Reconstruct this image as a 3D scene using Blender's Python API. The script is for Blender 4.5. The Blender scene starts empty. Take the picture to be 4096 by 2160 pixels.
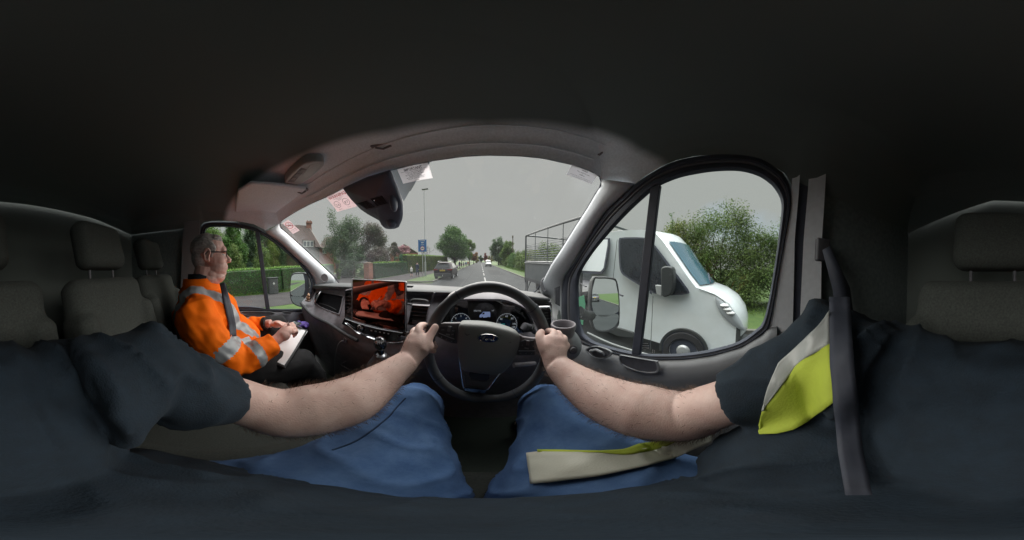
import bpy, bmesh, math, random
import numpy as np
from math import radians, pi, sin, cos, tan, atan2, sqrt
from mathutils import Vector, Matrix, noise

# ------------------------------------------------------------------ camera, sky, sun, exposure
SC = bpy.context.scene
COL = SC.collection
H = 1.75                                   # the panoramic camera stands this high above the road
YAW, PITCH = radians(11.0), radians(3.17)
cd = bpy.data.cameras.new("camera"); cam = bpy.data.objects.new("camera", cd); COL.objects.link(cam)
cd.type = 'PANO'; cd.panorama_type = 'EQUIRECTANGULAR'
cd.clip_start = 0.005; cd.clip_end = 3000
cam.matrix_world = (Matrix.Translation((0, 0, H)) @ Matrix.Rotation(-PITCH, 4, 'X')
                    @ Matrix.Rotation(-YAW, 4, 'Z') @ Matrix.Rotation(pi/2, 4, 'X'))
SC.camera = cam
SC.render.engine = 'CYCLES'
SC.cycles.use_denoising = True
SC.cycles.max_bounces = 10; SC.cycles.transparent_max_bounces = 24
SC.cycles.diffuse_bounces = 8; SC.cycles.glossy_bounces = 4
SC.cycles.caustics_reflective = False; SC.cycles.caustics_refractive = False
SC.cycles.sample_clamp_indirect = 6
SC.view_settings.view_transform = 'Standard'; SC.view_settings.look = 'None'
SC.view_settings.exposure = 1.2; SC.view_settings.gamma = 1.0

SUN_EL, SUN_AZ = radians(36), radians(2)        # azimuth from straight ahead, positive to the right
world = bpy.data.worlds.new("World"); SC.world = world; world.use_nodes = True
wn, wl = world.node_tree.nodes, world.node_tree.links
wn.clear()
wo = wn.new('ShaderNodeOutputWorld'); bg = wn.new('ShaderNodeBackground')
sky = wn.new('ShaderNodeTexSky'); sky.sky_type = 'NISHITA'; sky.sun_disc = False
sky.sun_elevation = SUN_EL; sky.sun_rotation = SUN_AZ; sky.dust_density = 3.0; sky.air_density = 1.2
tc = wn.new('ShaderNodeTexCoord'); sep = wn.new('ShaderNodeSeparateXYZ')
wl.new(tc.outputs['Generated'], sep.inputs[0])
# cloud cover: even pale grey to 45 degrees up, extra brightness added overhead to light the cab
ramp = wn.new('ShaderNodeValToRGB'); wl.new(sep.outputs['Z'], ramp.inputs['Fac'])
e = ramp.color_ramp.elements
e[0].position = 0.0; e[0].color = (1.78, 1.81, 1.74, 1)
e[1].position = 1.0; e[1].color = (26, 26.2, 26.4, 1)
x_ = ramp.color_ramp.elements.new(0.74); x_.color = (1.83, 1.85, 1.77, 1)
x_ = ramp.color_ramp.elements.new(0.83); x_.color = (22, 22.2, 22.4, 1)
nz = wn.new('ShaderNodeTexNoise'); nz.inputs['Scale'].default_value = 1.7; nz.inputs['Detail'].default_value = 4
wl.new(tc.outputs['Generated'], nz.inputs['Vector'])
nr = wn.new('ShaderNodeMapRange'); nr.inputs['From Min'].default_value = 0.56; nr.inputs['From Max'].default_value = 0.72
nr.inputs['To Min'].default_value = 0.0; nr.inputs['To Max'].default_value = 0.30
wl.new(nz.outputs['Fac'], nr.inputs['Value'])
mxs = wn.new('ShaderNodeMix'); mxs.data_type = 'RGBA'      # open patches show the sky between the clouds
mx2 = wn.new('ShaderNodeMapRange'); mx2.inputs['From Min'].default_value = .45; mx2.inputs['From Max'].default_value = .85; mx2.inputs['To Max'].default_value = 1.0; wl.new(sep.outputs['X'], mx2.inputs['Value'])
ml = wn.new('ShaderNodeMath'); ml.operation = 'MULTIPLY'; wl.new(nr.outputs['Result'], ml.inputs[0]); wl.new(mx2.outputs[0], ml.inputs[1])
wl.new(ml.outputs[0], mxs.inputs['Factor']); wl.new(ramp.outputs['Color'], mxs.inputs[6]); wl.new(sky.outputs['Color'], mxs.inputs[7])
wl.new(mxs.outputs[2], bg.inputs['Color']); bg.inputs['Strength'].default_value = 0.1
wl.new(bg.outputs[0], wo.inputs['Surface'])

sd = bpy.data.lights.new("sun", 'SUN'); sun = bpy.data.objects.new("sun", sd); COL.objects.link(sun)
sd.energy = 2.6; sd.angle = radians(80); sd.color = (1.0, 0.95, 0.88)
sdir = Vector((sin(SUN_AZ)*cos(SUN_EL), cos(SUN_AZ)*cos(SUN_EL), sin(SUN_EL)))
sun.rotation_euler = (-sdir).to_track_quat('-Z', 'Y').to_euler()

# ------------------------------------------------------------------ helpers
rnd = random.Random(7)
def dirv(u, v):
    lon = (u/4096-.5)*2*pi; lat = (.5-v/2160)*pi
    x, y, z = cos(lat)*sin(lon), cos(lat)*cos(lon), sin(lat)
    x, y = x*cos(YAW)+y*sin(YAW), -x*sin(YAW)+y*cos(YAW)
    y, z = y*cos(PITCH)+z*sin(PITCH), -y*sin(PITCH)+z*cos(PITCH)
    return Vector((x, y, z))
OFF = Vector((0, 0, H))
def D(u, v, d): return dirv(u, v)*d + OFF                    # at a distance
def PX(u, v, x): w = dirv(u, v); return w*(x/w.x) + OFF     # on a side plane
def PY(u, v, y): w = dirv(u, v); return w*(y/w.y) + OFF     # on a cross plane
def PZ(u, v, z): w = dirv(u, v); return w*(z/w.z) + OFF     # at a height relative to the camera
def G(u, v, z=0): return PZ(u, v, z-H)                      # on the ground
def WS(u, v, back=0.0):                                      # on the curved windscreen
    w = dirv(u, v); t = 1.0
    for _ in range(30):
        x = w.x*t
        y0 = 1.06-back-0.19*(x+.42)**2
        t = y0/(w.y+1.03*w.z)
    return w*t + OFF
def V(*a): return Vector(a)
def rs(pts, n, closed=False):
    """resample a polyline of 2D/3D tuples to n points, evenly by length"""
    P = [Vector(p) for p in pts]
    if closed: P = P+[P[0]]
    L = [0]
    for a, b in zip(P, P[1:]): L.append(L[-1]+(b-a).length)
    out = []
    m = n if closed else n-1
    j = 0
    for i in range(n):
        s = L[-1]*i/m
        while j < len(L)-2 and L[j+1] < s: j += 1
        d = L[j+1]-L[j]
        out.append(P[j].lerp(P[j+1], (s-L[j])/d if d > 1e-9 else 0))
    return out
def cr(pts, per=4, closed=False):
    """Catmull-Rom smooth"""
    P = [Vector(p) for p in pts]; n = len(P); out = []
    rng = range(n if closed else n-1)
    for i in rng:
        p0 = P[(i-1) % n] if (closed or i > 0) else P[0]
        p1 = P[i]; p2 = P[(i+1) % n]
        p3 = P[(i+2) % n] if (closed or i+2 < n) else P[-1]
        for k in range(per):
            t = k/per
            out.append(0.5*((2*p1)+(p2-p0)*t+(2*p0-5*p1+4*p2-p3)*t*t+(3*p1-p0-3*p2+p3)*t**3))
    if not closed: out.append(P[-1])
    return out

class MB:
    def __init__(s): s.v = []; s.f = []; s.m = []; s.mi = 0
    def add(s, vs, fs):
        o = len(s.v); s.v += [tuple(p) for p in vs]; s.f += [tuple(i+o for i in f) for f in fs]; s.m += [s.mi]*len(fs); return s
    def box(s, c, sz, rot=None, taper=1.0):
        R = rot.to_matrix() if hasattr(rot, 'to_matrix') else (rot or Matrix.Identity(3)); c = Vector(c); vs = []
        for z in (-1, 1):
            k = taper if z > 0 else 1
            for x, y in ((-1, -1), (1, -1), (1, 1), (-1, 1)): vs.append(c+R @ Vector((x*sz[0]/2*k, y*sz[1]/2*k, z*sz[2]/2)))
        return s.add(vs, [(3, 2, 1, 0), (4, 5, 6, 7), (0, 1, 5, 4), (1, 2, 6, 5), (2, 3, 7, 6), (3, 0, 4, 7)])
    def rbox(s, c, sz, r=.01, rot=None, n=3):
        """box with rounded vertical edges and a chamfered top and bottom"""
        R = rot.to_matrix() if hasattr(rot, 'to_matrix') else (rot or Matrix.Identity(3)); c = Vector(c)
        def ring(hx, hy, rr, z):
            o = []
            for cx, cy, a0 in ((1, 1, 0), (-1, 1, 90), (-1, -1, 180), (1, -1, 270)):
                for k in range(n+1):
                    a = radians(a0+90*k/n); o.append((cx*(hx-rr)+rr*cos(a), cy*(hy-rr)+rr*sin(a), z))
            return o
        hx, hy, hz = sz[0]/2, sz[1]/2, sz[2]/2; q = r*.5
        rings = [ring(hx-q, hy-q, max(r-q, 1e-4), -hz), ring(hx, hy, r, -hz+q), ring(hx, hy, r, hz-q), ring(hx-q, hy-q, max(r-q, 1e-4), hz)]
        m = len(rings[0]); vs = [c+R @ Vector(p) for rg in rings for p in rg]; fs = []
        for a in range(3):
            for i in range(m): fs.append((a*m+i, a*m+(i+1) % m, (a+1)*m+(i+1) % m, (a+1)*m+i))
        fs += [tuple(range(m-1, -1, -1)), tuple(3*m+i for i in range(m))]
        return s.add(vs, fs)
    def grid(s, rows, closed=False):
        m = len(rows[0]); vs = [p for r in rows for p in r]; fs = []
        for a in range(len(rows)-1):
            for i in range(m if closed else m-1):
                j = (i+1) % m; fs.append((a*m+i, a*m+j, (a+1)*m+j, (a+1)*m+i))
        return s.add(vs, fs)
    def tube(s, pts, rad, n=8, caps=True, flat=1.0, up=None, closed=False):
        P = [Vector(p) for p in pts]; k = len(P)
        if not hasattr(rad, '__len__'): rad = [rad]*k
        rows = []; ref = Vector(up) if up else None; prev = None
        for i in range(k):
            if closed: t = P[(i+1) % k]-P[i-1]
            else: t = P[min(i+1, k-1)]-P[max(i-1, 0)]
            t = t.normalized() if t.length > 1e-9 else Vector((0, 0, 1))
            if ref: a = ref
            else: a = prev if prev is not None else (Vector((0, 0, 1)) if abs(t.z) < .9 else Vector((1, 0, 0)))
            b = (a-t*a.dot(t)); b = b.normalized() if b.length > 1e-6 else t.orthogonal().normalized()
            c = t.cross(b); prev = b
            rows.append([P[i]+(b*cos(2*pi*j/n)*flat+c*sin(2*pi*j/n))*rad[i] for j in range(n)])
        if closed: rows.append(rows[0])
        o = len(s.v); s.grid(rows, True)
        if caps and not closed: s.add(rows[0], [tuple(range(n-1, -1, -1))]); s.add(rows[-1], [tuple(range(n))])
        return s
    def ell(s, c, r, rot=None, n=12, m=8):
        R = rot.to_matrix() if hasattr(rot, 'to_matrix') else (rot or Matrix.Identity(3)); c = Vector(c)
        if not hasattr(r, '__len__'): r = (r, r, r)
        vs = [c+R @ Vector((0, 0, r[2]))]; fs = []
        for a in range(1, m):
            t = pi*a/m
            for b in range(n):
                p = 2*pi*b/n; vs.append(c+R @ Vector((r[0]*sin(t)*cos(p), r[1]*sin(t)*sin(p), r[2]*cos(t))))
        vs.append(c-R @ Vector((0, 0, r[2])))
        for b in range(n): fs.append((0, 1+b, 1+(b+1) % n))
        for a in range(m-2):
            for b in range(n): fs.append((1+a*n+b, 1+(a+1)*n+b, 1+(a+1)*n+(b+1) % n, 1+a*n+(b+1) % n))
        L = len(vs)-1
        for b in range(n): fs.append((L, 1+(m-2)*n+(b+1) % n, 1+(m-2)*n+b))
        return s.add(vs, fs)
    def cyl(s, a, b, r, r2=None, n=16):
        return s.tube([a, b], [r, r if r2 is None else r2], n)
    def lathe(s, c, prof, axis=(0, 0, 1), n=20):
        """prof = [(radius, height)...] along the axis"""
        q = Vector(axis).normalized().to_track_quat('Z', 'Y').to_matrix(); c = Vector(c)
        rows = [[c+q @ Vector((r*cos(2*pi*j/n), r*sin(2*pi*j/n), h)) for j in range(n)] for r, h in prof]
        return s.grid(rows, True)
    def prism(s, pts, off):
        P = [Vector(p) for p in pts]; off = Vector(off); n = len(P)
        fs = [tuple(range(n)), tuple(range(2*n-1, n-1, -1))]+[(i, i+n, (i+1) % n+n, (i+1) % n) for i in range(n)]
        return s.add(P+[p+off for p in P], fs)
    def plate(s, pts, th=.004):
        """polygon given in 3D, thickened away from the camera"""
        P = [Vector(p) for p in pts]; c = sum(P, Vector())/len(P); nn = Vector()
        for a, b in zip(P, P[1:]+P[:1]): nn += (a-c).cross(b-c)
        nn.normalize()
        if nn.dot(c-OFF) < 0: nn = -nn
        return s.prism(P, nn*th)
    def build(s, name, mats, parent=None, smooth=True, bevel=0, weld=False, ang=40, solid=0, sub=0, local=False, recalc=True):
        me = bpy.data.meshes.new(name); me.from_pydata(s.v, [], s.f)
        if not isinstance(mats, (list, tuple)): mats = [mats]
        for m in mats: me.materials.append(m)
        me.polygons.foreach_set('material_index', s.m); me.update()
        if weld or recalc:
            bm = bmesh.new(); bm.from_mesh(me)
            if weld: bmesh.ops.remove_doubles(bm, verts=bm.verts, dist=1e-5)
            if recalc: bmesh.ops.recalc_face_normals(bm, faces=bm.faces)
            bm.to_mesh(me); bm.free()
        return link(name, me, parent, smooth, bevel, ang, solid, sub, local)
LOCALS = {}
def link(name, me, parent=None, smooth=True, bevel=0, ang=40, solid=0, sub=0, local=False):
    o = bpy.data.objects.new(name, me); COL.objects.link(o)
    if parent is not None:
        o.parent = parent
        if parent.type == 'EMPTY' and not LOCALS.get(parent.name): o.matrix_parent_inverse = Matrix.Translation(-parent.location)
    if smooth:
        me.polygons.foreach_set('use_smooth', [True]*len(me.polygons))
        try: me.set_sharp_from_angle(angle=radians(ang))
        except Exception: pass
    if solid: m = o.modifiers.new('solid', 'SOLIDIFY'); m.thickness = solid; m.offset = 1
    if bevel: m = o.modifiers.new('bevel', 'BEVEL'); m.width = bevel; m.segments = 2; m.limit_method = 'ANGLE'; m.angle_limit = radians(35)
    if sub: m = o.modifiers.new('sub', 'SUBSURF'); m.levels = sub; m.render_levels = sub
    return o
def tag(o, label=None, cat=None, group=None, kind=None):
    if label: o['label'] = label
    if cat: o['category'] = cat
    if group: o['group'] = group
    if kind: o['kind'] = kind
    return o
def thing(name, label, cat, loc=(0, 0, 0), rz=0, group=None, local=True):
    o = bpy.data.objects.new(name, None); COL.objects.link(o); o.location = loc; o.rotation_euler = (0, 0, rz)
    o.empty_display_size = .1; LOCALS[o.name] = local
    return tag(o, label, cat, group)
def dup(o, parent=None, loc=None, rz=None, label=None):
    c = o.copy(); COL.objects.link(c)
    if parent is not None: c.parent = parent
    for ch in list(o.children): dup(ch, c)
    if loc is not None: c.location = loc
    if rz is not None: c.rotation_euler = (0, 0, rz)
    if label: c['label'] = label
    return c

# ---- materials
MATS = {}
def mat(name, col, rough=.6, metal=0, spec=.5, var=0, vscale=8, bump=0, bscale=200, col2=None, coat=0, emit=0, sheen=0, attr=None, trans=0, detail=3, stretch=None, sss=0):
    if name in MATS: return MATS[name]
    m = bpy.data.materials.new(name); m.use_nodes = True; n, l = m.node_tree.nodes, m.node_tree.links
    b = n['Principled BSDF']; out = n['Material Output']
    b.inputs['Roughness'].default_value = rough; b.inputs['Metallic'].default_value = metal
    b.inputs['Specular IOR Level'].default_value = spec; b.inputs['Coat Weight'].default_value = coat
    if sheen: b.inputs['Sheen Weight'].default_value = sheen
    if sss: b.inputs['Subsurface Weight'].default_value = sss; b.inputs['Subsurface Scale'].default_value = .01; b.inputs['Subsurface Radius'].default_value = (1, .35, .2)
    src = None; tcn = n.new('ShaderNodeTexCoord'); vec = tcn.outputs['Object']
    if stretch:
        mp = n.new('ShaderNodeMapping'); mp.inputs['Scale'].default_value = stretch; l.new(vec, mp.inputs[0]); vec = mp.outputs[0]
    if var or col2:
        t = n.new('ShaderNodeTexNoise'); t.inputs['Scale'].default_value = vscale; t.inputs['Detail'].default_value = detail; l.new(vec, t.inputs['Vector'])
        r = n.new('ShaderNodeValToRGB'); l.new(t.outputs['Fac'], r.inputs['Fac'])
        r.color_ramp.elements[0].position = .32; r.color_ramp.elements[1].position = .68
        c2 = col2 or tuple(min(1, c*(1+var)) for c in col); c1 = col if col2 else tuple(c*(1-var) for c in col)
        r.color_ramp.elements[0].color = (*c1, 1); r.color_ramp.elements[1].color = (*c2, 1); src = r.outputs['Color']
    if attr:
        a = n.new('ShaderNodeVertexColor'); a.layer_name = attr
        mm = n.new('ShaderNodeMix'); mm.data_type = 'RGBA'; mm.blend_type = 'MULTIPLY'; mm.inputs['Factor'].default_value = 1
        if src is not None: l.new(src, mm.inputs[6])
        else: mm.inputs[6].default_value = (*col, 1)
        l.new(a.outputs['Color'], mm.inputs[7]); src = mm.outputs[2]
    if src is not None: l.new(src, b.inputs['Base Color'])
    else: b.inputs['Base Color'].default_value = (*col, 1)
    if bump:
        t = n.new('ShaderNodeTexNoise'); t.inputs['Scale'].default_value = bscale; t.inputs['Detail'].default_value = 2; l.new(vec, t.inputs['Vector'])
        bb = n.new('ShaderNodeBump'); bb.inputs['Strength'].default_value = bump; bb.inputs['Distance'].default_value = .35/bscale
        l.new(t.outputs['Fac'], bb.inputs['Height']); l.new(bb.outputs[0], b.inputs['Normal'])
    if emit: b.inputs['Emission Color'].default_value = (*col, 1); b.inputs['Emission Strength'].default_value = emit
    if trans:
        tr = n.new('ShaderNodeBsdfTranslucent'); mx = n.new('ShaderNodeMixShader'); mx.inputs[0].default_value = trans
        if src is not None: l.new(src, tr.inputs[0])
        else: tr.inputs[0].default_value = (*col, 1)
        l.new(b.outputs[0], mx.inputs[1]); l.new(tr.outputs[0], mx.inputs[2]); l.new(mx.outputs[0], out.inputs[0])
    MATS[name] = m; return m
def glass_mat(name, tint=(1, 1, 1), refl=.06, dirt=.0, dirtcol=(.8, .8, .8), rough=.0, streaks=0):
    m = bpy.data.materials.new(name); m.use_nodes = True; n, l = m.node_tree.nodes, m.node_tree.links; n.clear()
    o = n.new('ShaderNodeOutputMaterial'); t = n.new('ShaderNodeBsdfTransparent'); t.inputs[0].default_value = (*tint, 1)
    g = n.new('ShaderNodeBsdfGlossy'); g.inputs['Roughness'].default_value = rough
    f = n.new('ShaderNodeLayerWeight'); f.inputs[0].default_value = .2
    mr = n.new('ShaderNodeMapRange'); mr.inputs['To Min'].default_value = refl*.6; mr.inputs['To Max'].default_value = min(1, refl*6)
    l.new(f.outputs['Fresnel'], mr.inputs['Value'])
    mx = n.new('ShaderNodeMixShader'); l.new(mr.outputs[0], mx.inputs[0]); l.new(t.outputs[0], mx.inputs[1]); l.new(g.outputs[0], mx.inputs[2])
    last = mx
    if dirt:
        d = n.new('ShaderNodeBsdfDiffuse'); d.inputs[0].default_value = (*dirtcol, 1)
        tl = n.new('ShaderNodeBsdfTranslucent'); tl.inputs[0].default_value = (*dirtcol, 1)
        md = n.new('ShaderNodeMixShader'); md.inputs[0].default_value = .6; l.new(d.outputs[0], md.inputs[1]); l.new(tl.outputs[0], md.inputs[2])
        m2 = n.new('ShaderNodeMixShader'); l.new(mx.outputs[0], m2.inputs[1]); l.new(md.outputs[0], m2.inputs[2])
        tcn = n.new('ShaderNodeTexCoord'); nn = n.new('ShaderNodeTexNoise'); nn.inputs['Scale'].default_value = 3.5; nn.inputs['Detail'].default_value = 5
        l.new(tcn.outputs['Object'], nn.inputs['Vector'])
        r2 = n.new('ShaderNodeMapRange'); r2.inputs['From Min'].default_value = .3; r2.inputs['From Max'].default_value = .7
        r2.inputs['To Min'].default_value = dirt*.7; r2.inputs['To Max'].default_value = dirt*1.3
        l.new(nn.outputs['Fac'], r2.inputs['Value']); l.new(r2.outputs[0], m2.inputs[0]); last = m2
    l.new(last.outputs[0], o.inputs[0]); MATS[name] = m; return m

TEXTS = {}
def text_geo(s, bold=0.0):
    if (s, bold) in TEXTS: return TEXTS[(s, bold)]
    cu = bpy.data.curves.new('t', 'FONT'); cu.body = s; cu.size = 1; cu.align_x = 'CENTER'; cu.align_y = 'CENTER'; cu.resolution_u = 2; cu.offset = bold
    ob = bpy.data.objects.new('t', cu); COL.objects.link(ob)
    me = bpy.data.meshes.new_from_object(ob.evaluated_get(bpy.context.evaluated_depsgraph_get()))
    vs = [tuple(v.co) for v in me.vertices]; fs = [tuple(p.vertices) for p in me.polygons]
    bpy.data.objects.remove(ob); bpy.data.curves.remove(cu); bpy.data.meshes.remove(me)
    xs = [v[0] for v in vs]; ys = [v[1] for v in vs]
    w = (max(xs)-min(xs)) or 1; cx = (max(xs)+min(xs))/2; cy = .0
    TEXTS[(s, bold)] = ([(v[0]-cx, v[1]) for v in vs], fs, w); return TEXTS[(s, bold)]
def put_text(mb, s, quad, cx, cy, h, aspect, wmax=None, lift=.0015, bold=0.0):
    """text in a quad (TL, TR, BR, BL) at fractions cx, cy; h = size as a fraction of the quad's height"""
    vs, fs, w = text_geo(s, bold); k = h
    if wmax and w*k/aspect > wmax: k = wmax*aspect/w
    tl, tr, br, bl = quad; nn = (tr-tl).cross(bl-tl).normalized()
    if nn.dot(tl-OFF) > 0: nn = -nn
    out = []
    for x, y in vs:
        a = cx+x*k/aspect; b = cy-y*h
        out.append(tl.lerp(tr, a).lerp(bl.lerp(br, a), b)+nn*lift)
    mb.add(out, fs)
def qpt(q, a, b, lift=.0015):
    tl, tr, br, bl = q; nn = (tr-tl).cross(bl-tl).normalized()
    if nn.dot(tl-OFF) > 0: nn = -nn
    return tl.lerp(tr, a).lerp(bl.lerp(br, a), b)+nn*lift
def qrect(mb, q, a0, b0, a1, b1, lift=.0015):
    mb.add([qpt(q, a0, b0, lift), qpt(q, a1, b0, lift), qpt(q, a1, b1, lift), qpt(q, a0, b1, lift)], [(0, 1, 2, 3)])
def qring(mb, q, cx, cy, r, aspect, w=.02, lift=.0015, a0=0, a1=360, n=28):
    vs = []; fs = []
    for i in range(n+1):
        t = radians(a0+(a1-a0)*i/n)
        for rr in (r, r-w): vs.append(qpt(q, cx+rr*cos(t)/aspect, cy-rr*sin(t), lift))
    for i in range(n): fs.append((2*i, 2*i+1, 2*i+3, 2*i+2))
    mb.add(vs, fs)

def blob(mb, voxel, smooth=6, noise_amp=0, noise_scale=10):
    """fuse overlapping closed shapes into one continuous surface; returns a mesh"""
    me = bpy.data.meshes.new('b'); me.from_pydata(mb.v, [], mb.f); me.update()
    bm = bmesh.new(); bm.from_mesh(me); bmesh.ops.remove_doubles(bm, verts=bm.verts, dist=1e-6); bmesh.ops.recalc_face_normals(bm, faces=bm.faces); bm.to_mesh(me); bm.free()
    o = bpy.data.objects.new('b', me); COL.objects.link(o)
    r = o.modifiers.new('r', 'REMESH'); r.mode = 'VOXEL'; r.voxel_size = voxel
    if smooth: s = o.modifiers.new('s', 'SMOOTH'); s.iterations = smooth; s.factor = .5
    m2 = bpy.data.meshes.new_from_object(o.evaluated_get(bpy.context.evaluated_depsgraph_get()))
    bpy.data.objects.remove(o); bpy.data.meshes.remove(me)
    if noise_amp:
        n = len(m2.vertices); nor = [v.normal.copy() for v in m2.vertices]
        for v, nn in zip(m2.vertices, nor):
            v.co = v.co+nn*(noise.noise(v.co*noise_scale)+.5*noise.noise(v.co*noise_scale*2.3))*noise_amp
    return m2
def wrinkle(me, fn):
    C = [v.co.copy() for v in me.vertices]; N = [v.normal.copy() for v in me.vertices]
    out = []
    for c, n in zip(C, N): out += list(c+n*fn(c))
    me.vertices.foreach_set('co', out); me.update(); return me
def paint(me, mats, fn):
    for m in mats: me.materials.append(m)
    for p in me.polygons: p.material_index = fn(p.center, p.normal)
    return me
# ------------------------------------------------------------------ materials of the van
M_TRIM = mat('light_trim', (.60, .625, .66), .62, var=.05, vscale=60, bump=.12, bscale=900)
M_HEAD = mat('headliner', (.74, .79, .84), .9, var=.07, vscale=120, bump=.2, bscale=1500)
M_ROOF = mat('charcoal_cloth', (.13, .157, .155), .95, var=.15, vscale=60, bump=.2, bscale=900)
M_DARK = mat('black_plastic', (.07, .07, .08), .55, var=.2, vscale=30, bump=.25, bscale=700)
M_DASH = mat('dash_plastic', (.20, .185, .20), .5, var=.15, vscale=25, bump=.3, bscale=800)
M_DASHTOP = mat('dash_top_plastic', (.06, .062, .064), .6, spec=.4, var=.12, vscale=20, bump=.2, bscale=900)
M_DOOR = mat('door_plastic', (.16, .167, .178), .5, var=.06, vscale=20, bump=.3, bscale=900)
M_RUB = mat('black_rubber', (.04, .046, .065), .7, var=.15, vscale=20)
M_SEALGREY = mat('seal_grey', (.11, .11, .12), .6)
M_GLOSS = mat('piano_black', (.02, .02, .024), .05, spec=.9, coat=1)
M_CHROME = mat('chrome', (.75, .76, .78), .14, metal=1)
M_SATIN = mat('satin_silver', (.42, .43, .45), .35, metal=.8)
M_LEATH = mat('black_leather', (.075, .08, .09), .34, spec=.6, var=.1, vscale=40, bump=.25, bscale=500)
M_PAD = mat('airbag_pad', (.20, .21, .21), .48, spec=.5, bump=.45, bscale=420)
M_SEAT = mat('seat_cloth', (.040, .045, .041), .95, var=.25, vscale=200, bump=.4, bscale=900)
M_HOUS = mat('mirror_housing', (.035, .037, .04), .5, var=.1, vscale=40, bump=.2, bscale=500)
M_MIRR = mat('mirror_glass', (.80, .84, .84), .0, metal=1)
M_SCREEN = mat('screen_glass', (.27, .085, .06), .02, metal=1)  # red tint put into the mirror colour for the jacket's reflection
M_WS = glass_mat('windscreen_glass', (.97, .985, .98), .035, dirt=.014, dirtcol=(.75, .78, .8))
M_SG = glass_mat('side_glass', (.93, .98, .96), .03, dirt=.008)
M_STK = mat('sticker_paper', (.78, .76, .77), .6, trans=.7)
M_STKR = mat('sticker_pink', (.74, .64, .65), .6, trans=.6)
M_INK = mat('black_ink', (.02, .02, .025), .6)
M_RED = mat('red_ink', (.50, .03, .04), .6)
M_WHT = mat('white_marking', (.45, .47, .5), .5)
M_CYAN = mat('cyan_needle', (.05, .5, .5), .5, emit=.25)
M_GLOW = mat('display_white', (.5, .55, .6), .5, emit=.22)

van = thing('work_van', 'grey and black cab of the work van around us, with dashboard, doors and windscreen', 'van', loc=(-.42, -.3, 0), local=False)

# ------------------------------------------------------------------ windscreen
WL = [(1356, 1131), (1337, 1110), (1307, 1082), (1263, 1041), (1214, 995), (1163, 949), (1122, 913)]
WT = [(1116, 897), (1123, 886), (1141, 873), (1182, 847), (1242, 815), (1303, 789), (1370, 754), (1463, 715), (1563, 680), (1650, 658), (1732, 642), (1854, 625), (1950, 620), (2079, 623), (2171, 632), (2289, 658), (2348, 677), (2392, 699), (2406, 717)]
WR = [(2405, 743), (2384, 772), (2355, 824), (2303, 905), (2244, 1000), (2206, 1056), (2174, 1118), (2150, 1159), (2127, 1175)]
WB = [(1356, 1131), (1409, 1133), (1622, 1139), (1700, 1141), (1828, 1150), (1960, 1156), (2080, 1165), (2127, 1175)]
up = rs(WL+WT+WR, 60); lo = rs(WB, 60)
rows = [[WS(*(lo[i].lerp(up[i], k/10))) for i in range(60)] for k in range(11)]
ws = MB().grid(rows).build('windscreen', M_WS, van)
MB().tube([WS(p[0], p[1], .006) for p in rs(WL+WT+WR, 90)], .0035, 6).build('windscreen_seal', M_RUB, ws)

# A pillars
def pillar(inner, outer, back, px, n=26, bulge=.035, name='a_pillar_trim', m=M_TRIM):
    I = [WS(p[0], p[1], back) for p in cr(rs(inner, n), 1)]; O = [PX(p[0], p[1], px) for p in rs(outer, n)]
    rows = []
    for t, b in ((0, 0), (.12, .35), (.3, .8), (.55, 1), (.8, .75), (.95, .2), (1, 0)):
        r = []
        for a, c in zip(I, O):
            q = a.lerp(c, t); q = q+(OFF-q).normalized()*bulge*b; r.append(q)
        rows.append(r)
    return MB().grid(rows).build(name, m, van, ang=60, solid=.004)
RO = [(2539, 736), (2502, 772), (2429, 839), (2373, 920), (2326, 1000), (2283, 1071), (2259, 1103), (2250, 1139), (2246, 1209), (2246, 1300)]
pr = pillar([(2406, 717), (2405, 743), (2384, 772), (2355, 824), (2303, 905), (2244, 1000), (2206, 1056), (2174, 1118), (2152, 1165), (2190, 1190), (2206, 1235), (2212, 1290)], RO, .012, .505)
LO = [(1060, 929), (1119, 970), (1178, 1026), (1222, 1067), (1251, 1106), (1263, 1135), (1262, 1180), (1258, 1215)]
pl_ = pillar([(1116, 897), (1122, 913), (1163, 949), (1214, 995), (1263, 1041), (1307, 1082), (1337, 1110), (1352, 1134), (1300, 1150), (1262, 1185)], LO, .012, -1.355, bulge=.04)
def tweeter(u0, u1, v0, v1, par, dd):
    c = D((u0+u1)/2, (v0+v1)/2, dd); n = (OFF-c).normalized(); s = Vector((0, 0, 1)).cross(n).normalized(); t = n.cross(s)
    a = (D(u1, (v0+v1)/2, dd)-D(u0, (v0+v1)/2, dd)).length/2; b = (D((u0+u1)/2, v1, dd)-D((u0+u1)/2, v0, dd)).length/2
    m = MB(); rows = []
    for k, h in ((1.15, -.012), (1.12, .0), (1.0, .004), (.86, .002), (.82, -.001), (.4, .0), (0.01, .0005)):
        rows.append([c+s*a*k*cos(2*pi*i/24)+t*b*k*sin(2*pi*i/24)+n*h for i in range(24)])
    m.grid(rows, True); m.build('tweeter', mat('speaker_mesh', (.20, .20, .21), .7, bump=1.0, bscale=1200), par)
tweeter(2164, 2192, 1113, 1166, pr, 1.14); tweeter(1284, 1311, 1096, 1128, pl_, 1.40)
vs = [D(u, v, .98) for u, v in ((2218, 1152), (2240, 1144), (2240, 1226), (2220, 1214))]
MB().plate(vs, .004).build('side_demister_slot', M_DARK, pr)
m = MB()
for k in range(3):
    u = 2222+k*7; m.tube([D(u, 1152, .976), D(u, 1216, .976)], .0016, 5)
m.build('demister_fin', M_DOOR, pr)

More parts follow.
